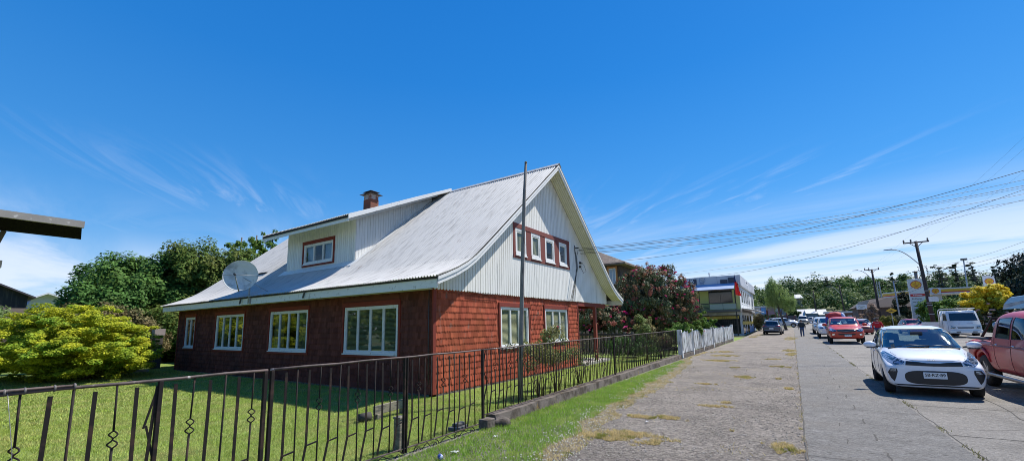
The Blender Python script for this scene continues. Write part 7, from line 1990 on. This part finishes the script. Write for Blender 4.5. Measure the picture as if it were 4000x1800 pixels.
b = MB(); b.box(1.2, 3.4, 171, 176, 4, 9.3); b.build('wall', mat('hh_wall', (0.2, 0.19, 0.17), .9), hh); b = MB(); b.add([(1.0, 170, 9.25), (3.65, 170, 9.25), (2.85, 174, 10.65), (1.3, 174, 10.65), (1.0, 170, 9.1), (3.65, 170, 9.1), (3.4, 178, 9.2), (1.0, 178, 9.2)], [(0, 1, 2, 3), (0, 4, 5, 1), (3, 2, 6, 7), (4, 7, 6, 5), (1, 5, 6, 2), (0, 3, 7, 4)]); b.build('roof', MATS['white_tin'], hh)
# ================================================================== POLES, LAMPS, SIGNS, WIRES
PCONC = mat('pole_concrete', (0.10, 0.095, 0.09), .9, var=.25, scale=2)
PWOOD = mat('pole_dark_wood', (0.045, 0.035, 0.032), .9, var=.25, scale=3)
LGREY = mat('lamp_grey', (0.38, 0.39, 0.40), .5, var=.1)
WIREM = mat('wire_black', (0.02, 0.02, 0.022), .6)


def upole(name, label, base, top, r, arm, arm_z, lamp=None, wood=True, group='utility poles along the street', ins=3):
    t = thing(name, label, 'utility pole', base, group=group)
    b = MB(); b.tube([base, top], r, 10, r2=r * .62); b.build('shaft', PWOOD if wood else PCONC, t)
    B_, T_ = Vector(base), Vector(top); ax = (T_ - B_).normalized()
    if arm:
        c = T_ - ax * arm_z; b = MB(); b.beam(c + Vector((-arm, 0, 0)), c + Vector((arm, 0, 0)), .10, .12)
        b.beam(c + Vector((-arm * .55, 0, 0)), c - ax * .55, .05); b.beam(c + Vector((arm * .55, 0, 0)), c - ax * .55, .05); b.build('crossarm', PWOOD, t)
        b = MB()
        for f in (-.93, -.38, .9)[:ins]: b.lathe([(0, .32), (.05, .30), (.08, .2), (.05, .18), (.09, .1), (.04, 0)], c + Vector((arm * f, 0, .06)), 8)
        b.build('insulator', mat('insulator_grey', (0.13, 0.12, 0.12), .4), t)
    if lamp:
        (hz, dx, dz) = lamp; p = B_ + ax * (hz / ax.z)
        b = MB(); pts = []
        for i in range(9):
            f = i / 8; pts.append(p + Vector((dx * f, 0, dz * math.sin(f * math.pi / 2) ** 1.0)))
        b.tube(pts, .045, 8); b.build('lamp_arm', LGREY, t)
        e = pts[-1]; s = 1 if dx > 0 else -1
        b = MB(); b.add([e + Vector(v) for v in ((-.0, -.1, -.02), (s * .75, -.12, .0), (s * .75, .12, .0), (0, .1, -.02), (0, -.08, .10), (s * .70, -.08, .07), (s * .70, .08, .07), (0, .08, .10))], [(0, 3, 2, 1), (4, 5, 6, 7), (0, 1, 5, 4), (1, 2, 6, 5), (2, 3, 7, 6), (3, 0, 4, 7)]); b.build('lamp_head', LGREY, t)
    return t


p1 = upole('utility_pole', 'large leaning utility pole with a crossarm and street lamp in front of the price totem', (12.02, 60, .1), (11.62, 60, 9.75), .20, 1.02, .12, lamp=(7.0, -2.05, 1.95))
b = MB(); b.box(11.85, 12.55, 59.6, 59.82, 3.35, 3.85); b.build('junction_box', CW, p1)
b = MB()
for z_ in (2.1, 3.0, 3.25, 4.5): b.lathe([(.215, -.03), (.225, 0), (.215, .03)], (12.02 - .041 * z_, 60, z_), 12)
b.build('pole_band', LGREY, p1)
b = MB()
for k in range(8):
    z_ = 5.9 + .16 * k
    for s in (-1, 1): b.lathe([(0, .05), (.05, .03), (.05, -.03), (0, -.05)], (11.92 - .02 * k + s * (.30 + .02 * (k % 3)), 59.95, z_), 6)
b.tube([(11.85, 59.95, 7.2), (12.05, 59.9, 6.9), (12.15, 59.9, 5.6)], .02, 5); b.build('line_spools', MATS['insulator_grey'], p1)
upole('utility_pole', 'second utility pole with a crossarm and lamp left of the brown building', (11.85, 90, .5), (11.62, 90, 9.85), .20, .95, .10, lamp=(7.4, -1.8, 1.9))
upole('utility_pole', 'third utility pole with a lamp arm above the parked pickups', (10.75, 130, 1.1), (10.3, 130, 10.2), .19, .7, .1, lamp=(6.6, -1.9, 2.2), ins=2)
upole('utility_pole', 'fourth utility pole with a lamp arm above the white roofed sheds', (5.9, 150, 1.8), (5.7, 150, 10.3), .19, 0, .1, lamp=(6.2, -1.8, 1.5))
upole('utility_pole', 'short dark pole with a lamp arm right of the willow', (-1.05, 122, .9), (-1.15, 122, 5.9), .16, 0, .1, lamp=(4.2, -1.7, .9))
# slim light pole, lattice mast, floodlight post, vent tower
sl_ = thing('light_pole', 'slim pale pole with a short flat lamp between the second pole and the totem', 'light pole', (12.35, 78, .3))
b = MB(); b.tube([(12.35, 78, .3), (12.2, 78, 6.8)], .10, 10, r2=.07); b.build('shaft', mat('pole_bluegrey', (0.30, 0.33, 0.38), .6), sl_); b = MB(); b.beam((12.15, 78, 6.85), (12.75, 78, 6.95), .12, .08); b.build('lamp_head', LGREY, sl_)
lm = thing('lattice_mast', 'pale lattice mast just right of the second utility pole', 'mast', (13.5, 100, .6))
b = MB()
for s in (-1, 1):
    for q in (-1, 1): b.beam((13.6 + s * .28, 100 + q * .28, .6), (13.5 + s * .16, 100 + q * .16, 8.4), .07)
for k in range(16):
    z_ = .9 + k * .47; w = .28 - .12 * k / 16; b.beam((13.6 - w, 99.75, z_), (13.6 + w, 99.75, z_ + .4), .04); b.beam((13.6 + w, 99.75, z_ + .4), (13.6 - w, 99.75, z_ + .47), .04)
b.build('lattice', LGREY, lm)
fl = thing('floodlight_post', 'tall thin floodlight post rising above the pines on the right', 'light pole', (29.6, 120, .9))
b = MB(); b.tube([(29.5, 120, .9), (29.8, 120, 13.1)], .14, 8, r2=.10); b.build('shaft', LGREY, fl); b = MB(); b.obox((29.85, 120, 13.3), .9, .5, .35); b.build('lamp_head', MATS['insulator_grey'], fl)
vt_ = thing('vent_tower', 'stubby flue with a flat cap above the price totem', 'flue', (22.45, 120, 9))
b = MB(); b.tube([(22.5, 120, 4), (22.45, 120, 11.3)], .28, 10); b.build('shaft', mat('flue_brown', (0.22, 0.18, 0.16), .9), vt_); b = MB(); b.lathe([(0, .3), (.5, .18), (.5, .05), (0, .05)], (22.45, 120, 11.3), 10); b.build('cap', MATS['insulator_grey'], vt_)
ws_ = thing('warning_sign', 'yellow diamond speed bump sign on a thin pole by the bushes', 'road sign', (10.6, 72, .3))
b = MB(); b.tube([(10.66, 72.05, .3), (10.62, 72.05, 3.1)], .035, 8); b.build('stand', LGREY, ws_)
b = MB(); b.prism([(10.64 - .58, 2.74), (10.64, 2.40), (10.64 + .58, 2.74), (10.64, 3.08)], 'y', 71.98, 72.01); yp = b.build('panel', mat('sign_yellow', (0.65, 0.38, 0.02), .5), ws_)
b = MB(); b.prism([(10.38, 2.66), (10.90, 2.66), (10.90, 2.71), (10.78, 2.72), (10.70, 2.80), (10.58, 2.80), (10.50, 2.72), (10.38, 2.71)], 'y', 71.965, 71.979); b.build('bump_mark', BLACKP, yp)
b = MB(); b.tube([(7.0, 52, 0), (6.6, 52, 1.15)], .04, 8); b.tube([(6.6, 52, 1.15), (6.58, 52, 1.2)], .05, 8); tag(b.build('marker_stake', CW), 'thin leaning white stake on the far kerb left of the red hatchback', 'stake')
# off-frame pole that carries the service cables of the house
upole('utility_pole', 'roadside pole carrying the house cables past the right edge', (11.9, 29, 0), (11.9, 29, 11.2), .20, 1.1, .3)


def cable(label, pts, r=.013, group='overhead cables crossing the street', name='power_cable', n=28, sag=None):
    """a hanging cable through the given points, with a sag on each span"""
    P = []
    for i, (a, b_) in enumerate(zip(pts[:-1], pts[1:])):
        a, b_ = Vector(a), Vector(b_); s = (sag[i] if sag else .3)
        for k in range(n):
            f = k / n; P.append(a.lerp(b_, f) - Vector((0, 0, 4 * s * f * (1 - f))))
    P.append(Vector(pts[-1])); mb = MB(); mb.tube(P, r, 5)
    return tag(mb.build(name, WIREM, fix=False), label, 'cable', group)


H = (HX + .25, 15.93, 4.80)
def ext(a, b_, t):
    a, b_ = Vector(a), Vector(b_); return tuple(a + (b_ - a) * t)
E_ = lambda y, z_: ext(H, (9, y, z_), 1.16)
cable('thin cable from the gable bracket, second highest at the right edge', [H, E_(27.06, 7.75)], .008, sag=[.42])
cable('thick cable from the gable bracket running to the right edge', [(H[0], H[1], H[2] - .06), E_(27.18, 7.50)], .010, sag=[.36])
cable('doubled cable hanging just under the thick one from the gable bracket', [(H[0], H[1], H[2] - .10), E_(27.19, 7.42)], .007, sag=[.36])
cable('middle cable from the gable bracket below the doubled ones', [(H[0], H[1] + .1, H[2] - .16), E_(27.28, 7.17)], .008, sag=[.38])
cable('lowest cable from the gable bracket', [(H[0], H[1] + .15, H[2] - .2), E_(27.42, 6.90)], .008, sag=[.34])
H2 = (HX + .14, 16.33, 4.26)
cable('steep cable from the small insulator crossing all the others upward to the right', [H2, ext((-11.3, 34.5, 6.95), (9, 26.8, 8.35), -.0)], .008, sag=[.05])
cable('long cable from the brown house roof climbing to the top right', [(-11.4, 34.6, 6.98), ext((-11.4, 34.6, 6.98), (9, 26.83, 8.22), 1.13)], .013, sag=[.75])
cable('long cable from the shop roof climbing to the right edge', [(-9.8, 56.2, 7.25), ext((-9.8, 56.2, 7.25), (12, 36.35, 9.0), 1.0)], .014, sag=[1.0])
cable('faint cable above the rhododendron running to the right edge', [(-13.0, 56.5, 7.9), ext((-13, 56.5, 7.9), (12, 36.62, 8.45), 1.0)], .008, sag=[.7])
# street line: three conductors on the crossarms and the bundle below
for k, dx in enumerate((-.95, -.39, .92)):
    cable(['left conductor on the pole crossarms', 'middle conductor on the pole crossarms', 'right conductor on the pole crossarms'][k],
          [(9.7 + dx, 130, 10.15), (11.62 + dx, 90, 10.05), (11.60 + dx, 60, 9.95), (11.9 + dx, 29, 11.1), (11.9 + dx, 10, 11.3)], .0032, group='conductors on the street poles', sag=[.5, .4, .35, .2])
for k, (z0, z1, z2) in enumerate(((7.0, 6.9, 5.9), (6.6, 6.5, 5.45), (6.2, 6.15, 5.2), (5.6, 5.5, 4.9), (5.2, 5.1, 4.5))):
    cable(['topmost', 'second', 'third', 'fourth', 'lowest'][k] + ' low wire strung from the leaning pole towards the right edge',
          [(10.5, 130, z0 - .6), (11.75, 90, z0 - .1), (12.0 - .07 * z1 * .0, 60, z1), (13.6, 38, z2 + .9), (16, 20, z2 + 1.6)], .009 if k < 3 else .013, group='low wires on the street poles', sag=[.5, .4, .4, .3])
ds = MB(); pts = [Vector((11.6 + .92, 60, 9.95)).lerp(Vector((12.62, 32, 11.1)), f) for f in (.25, .45)]
for p in pts: ds.lathe([(0, .05), (.06, 0), (0, -.05)], p + Vector((0, 0, -.1)), 6)

# ================================================================== PEOPLE
SKIN = mat('skin', (0.36, 0.20, 0.14), .6, var=.08, coord='obj')


def skinned(name, joints, edges, m, parent, lvl=2, root=0):
    """a continuous surface grown round a jointed chain: joints are (x, y, z, radius)"""
    me = bpy.data.meshes.new(name); me.from_pydata([j[:3] for j in joints], edges, [])
    o = bpy.data.objects.new(name, me); COL.objects.link(o)
    sk = o.modifiers.new('skin', 'SKIN'); sk.use_smooth_shade = True
    for i, j in enumerate(joints):
        r_ = j[3]; me.skin_vertices[0].data[i].radius = (r_, j[4] if len(j) > 4 else r_)
    me.skin_vertices[0].data[root].use_root = True
    sb = o.modifiers.new('sub', 'SUBSURF'); sb.levels = sb.render_levels = lvl
    dg = bpy.context.evaluated_depsgraph_get(); dg.update()
    res = bpy.data.meshes.new_from_object(o.evaluated_get(dg)); bpy.data.objects.remove(o); bpy.data.meshes.remove(me)
    res.materials.clear(); res.materials.append(m); res.name = name
    res.polygons.foreach_set('use_smooth', [True] * len(res.polygons))
    return link(bpy.data.objects.new(name, res), parent)


def person(label, loc, rz, h, jacket, trousers, hair, stride=.14, armout=.10, cap=None, belly=1.0, stripe=None, arms=None):
    """standing or walking figure; own coordinates: faces +y, feet at z 0"""
    t = thing('person', label, 'person', loc, rz, world=False); k = h / 1.75
    J = []; E = []
    def j(x, y, z_, r_, r2=None): J.append((x * k, y * k, z_ * k, r_ * k, (r2 or r_) * k)); return len(J) - 1
    def e(*a):
        for p, q in zip(a[:-1], a[1:]): E.append((p, q))
    pel = j(0, 0, .94, .155, .12); wa = j(0, 0, 1.10, .155, .12); chst = j(0, .0, 1.30, .175, .13); nk0 = j(0, -.01, 1.45, .065); nk = j(0, .005, 1.52, .052)
    hd0 = j(0, .02, 1.59, .075, .085); hd1 = j(0, .02, 1.67, .078, .095); e(pel, wa, chst, nk0, nk, hd0, hd1)
    legs = []
    for s, st_ in ((-1, stride), (1, -stride)):
        hp = j(s * .09, 0, .90, .088); kn_ = j(s * .10, st_ * .45 + .02, .50, .058); an = j(s * .10, st_, .09, .038); hl = j(s * .10, st_ + .02, .045, .036); to = j(s * .115, st_ + .15, .03, .030)
        e(pel, hp, kn_, an, hl, to); legs.append((hp, kn_, an, to))
    armd = []
    for s in (-1, 1):
        ax_, ay, hx, hy = (s * (.22 + armout), -.03, s * (.21 + armout), .06) if not arms else arms[0 if s < 0 else 1]
        sh = j(s * .20, 0, 1.40, .065); el = j(ax_, ay, 1.13, .05); wr_ = j(hx, hy, .89, .028); pm_ = j(hx, hy + .02, .83, .030, .018)
        e(chst, sh, el, wr_, pm_); armd.append((sh, el, wr_, pm_))
        for q in range(4):
            f1_ = j(hx + .0, hy + .035 - .022 * q + .02, .765 - (.006 if q in (0, 3) else 0), .0085); f2_ = j(hx - s * .015, hy + .04 - .022 * q + .02, .72 + (.012 if q in (0, 3) else 0), .0075); e(pm_, f1_, f2_)
        th = j(hx - s * .01, hy + .065, .80, .0095); th2 = j(hx - s * .02, hy + .08, .765, .008); e(pm_, th, th2)
    body = skinned('body', J, E, SKIN, t, 2)
    # face: nose, eyes, ears
    f = MB(); f.add([(k * x, k * y, k * z_) for x, y, z_ in ((0, .135, 1.655), (-.014, .10, 1.62), (.014, .10, 1.62), (0, .10, 1.675))], [(0, 1, 2), (0, 3, 1), (0, 2, 3)])
    for s in (-1, 1): f.lathe([(0, -.012 * k), (.014 * k, 0), (0, .012 * k)], (s * .088 * k, .01 * k, 1.645 * k), 8, 'x')
    f.build('face_features', SKIN, t)
    # clothing
    def cl(name, ids, ed, m, g, lvl=2):
        mp = {q: i for i, q in enumerate(ids)}
        return skinned(name, [(J[q][0], J[q][1], J[q][2], J[q][3] * g.get(q, g['*']), J[q][4] * g.get(q, g['*'])) for q in ids], [(mp[a], mp[b_]) for a, b_ in ed], m, t, lvl)
    (sl, el, wl_, _), (sr, er, wr2, _) = armd
    cl('jacket', [pel, wa, chst, nk0, sl, el, wl_, sr, er, wr2], [(pel, wa), (wa, chst), (chst, nk0), (chst, sl), (sl, el), (el, wl_), (chst, sr), (sr, er), (er, wr2)], jacket, {'*': 1.32, pel: 1.25 * belly, wa: 1.22 * belly, chst: 1.2, nk0: 1.2, wl_: 1.45, wr2: 1.45})
    (h1, k1, a1, t1), (h2, k2, a2, t2) = legs
    cl('trousers', [pel, h1, k1, a1, h2, k2, a2], [(pel, h1), (h1, k1), (k1, a1), (pel, h2), (h2, k2), (k2, a2)], trousers, {'*': 1.25, a1: 1.75, a2: 1.75, k1: 1.35, k2: 1.35})
    for (a_, t_) in ((a1, t1), (a2, t2)):
        A, T_ = J[a_], J[t_]; sh_ = MB(); sh_.tube([(A[0], A[1] - .05 * k, .045 * k), (A[0], A[1] + .02, .055 * k), (T_[0], T_[1], .04 * k)], [.045 * k, .052 * k, .036 * k], 10); sh_.build('shoe', BLACKP, t)
    bmh = bmesh.new(); bmesh.ops.create_uvsphere(bmh, u_segments=16, v_segments=12, radius=1)
    for v in bmh.verts:
        v.co = Vector((v.co.x * .092, v.co.y * .108 - .004, v.co.z * .105)); v.co.z = max(v.co.z, -.05 if v.co.y < 0 else .03)
        v.co = (v.co + Vector((0, .012, 1.665))) * k
    me = bpy.data.meshes.new('hair'); bmh.to_mesh(me); bmh.free(); me.materials.append(cap or hair); me.polygons.foreach_set('use_smooth', [True] * len(me.polygons)); link(bpy.data.objects.new('cap' if cap else 'hair', me), t)
    if stripe:
        b_ = MB(); b_.lathe([(.190 * k, -.012), (.192 * k, .012)], (0, 0, 1.36 * k), 20, 'z', Matrix.Diagonal((1, .72, 1, 1))); b_.build('reflective_band', stripe, t, fix=False)
    return t


HAIR = mat('dark_hair', (0.02, 0.016, 0.014), .8, coord='obj')
person('man in a dark olive jacket, jeans and dark cap walking away along the sidewalk', (.68, 52.9, .03), math.radians(3), 1.74, mat('olive_jacket', (0.030, 0.033, 0.030), .85, var=.25, scale=6, coord='obj'), mat('jeans', (0.07, 0.10, 0.17), .85, var=.25, scale=8, coord='obj'), HAIR, .13, .08, cap=mat('dark_cap', (0.02, 0.025, 0.035), .9, coord='obj'), belly=1.35)
person('person in a red shirt with a pale band standing behind the white hatchback', (5.45, 43.2, 0), math.radians(-25), 1.78, mat('red_shirt', (0.46, 0.015, 0.02), .8, var=.2, scale=6, coord='obj'), mat('blue_trousers', (0.05, 0.07, 0.13), .85, coord='obj'), HAIR, .05, .09, stripe=mat('pale_band', (0.6, 0.45, 0.45), .6, coord='obj'), belly=1.1)
# bundle of red and blue fabric standing in the bed of the orange red pickup
bn = thing('fabric_bundle', 'rounded red bundle with blue edges rising behind the orange red pickup', 'bundle', (3.1, 46.5, 1.1), world=False)
for nm, c, s3, m_ in (('red_bulge', (0, 0, .85), (.66, .35, .42), mat('bundle_red', (0.42, 0.025, 0.03), .7, var=.25, scale=3, coord='obj')), ('blue_side', (-.52, .02, .45), (.22, .30, .55), mat('bundle_blue', (0.04, 0.07, 0.30), .7, var=.2, coord='obj')), ('blue_edge', (.50, .02, .78), (.22, .28, .40), mat('bundle_pale', (0.35, 0.42, 0.60), .6, var=.3, scale=4, coord='obj'))):
    bmq = bmesh.new(); bmesh.ops.create_uvsphere(bmq, u_segments=20, v_segments=14, radius=1)
    for v in bmq.verts:
        q = v.co.copy(); f = 1 + .08 * math.sin(q.x * 7 + q.z * 5) * math.sin(q.y * 6 + 1); v.co = Vector((q.x * s3[0], q.y * s3[1], q.z * s3[2])) * f + Vector(c)
    me = bpy.data.meshes.new(nm); bmq.to_mesh(me); bmq.free(); me.materials.append(m_); me.polygons.foreach_set('use_smooth', [True] * len(me.polygons)); link(bpy.data.objects.new(nm, me), bn)
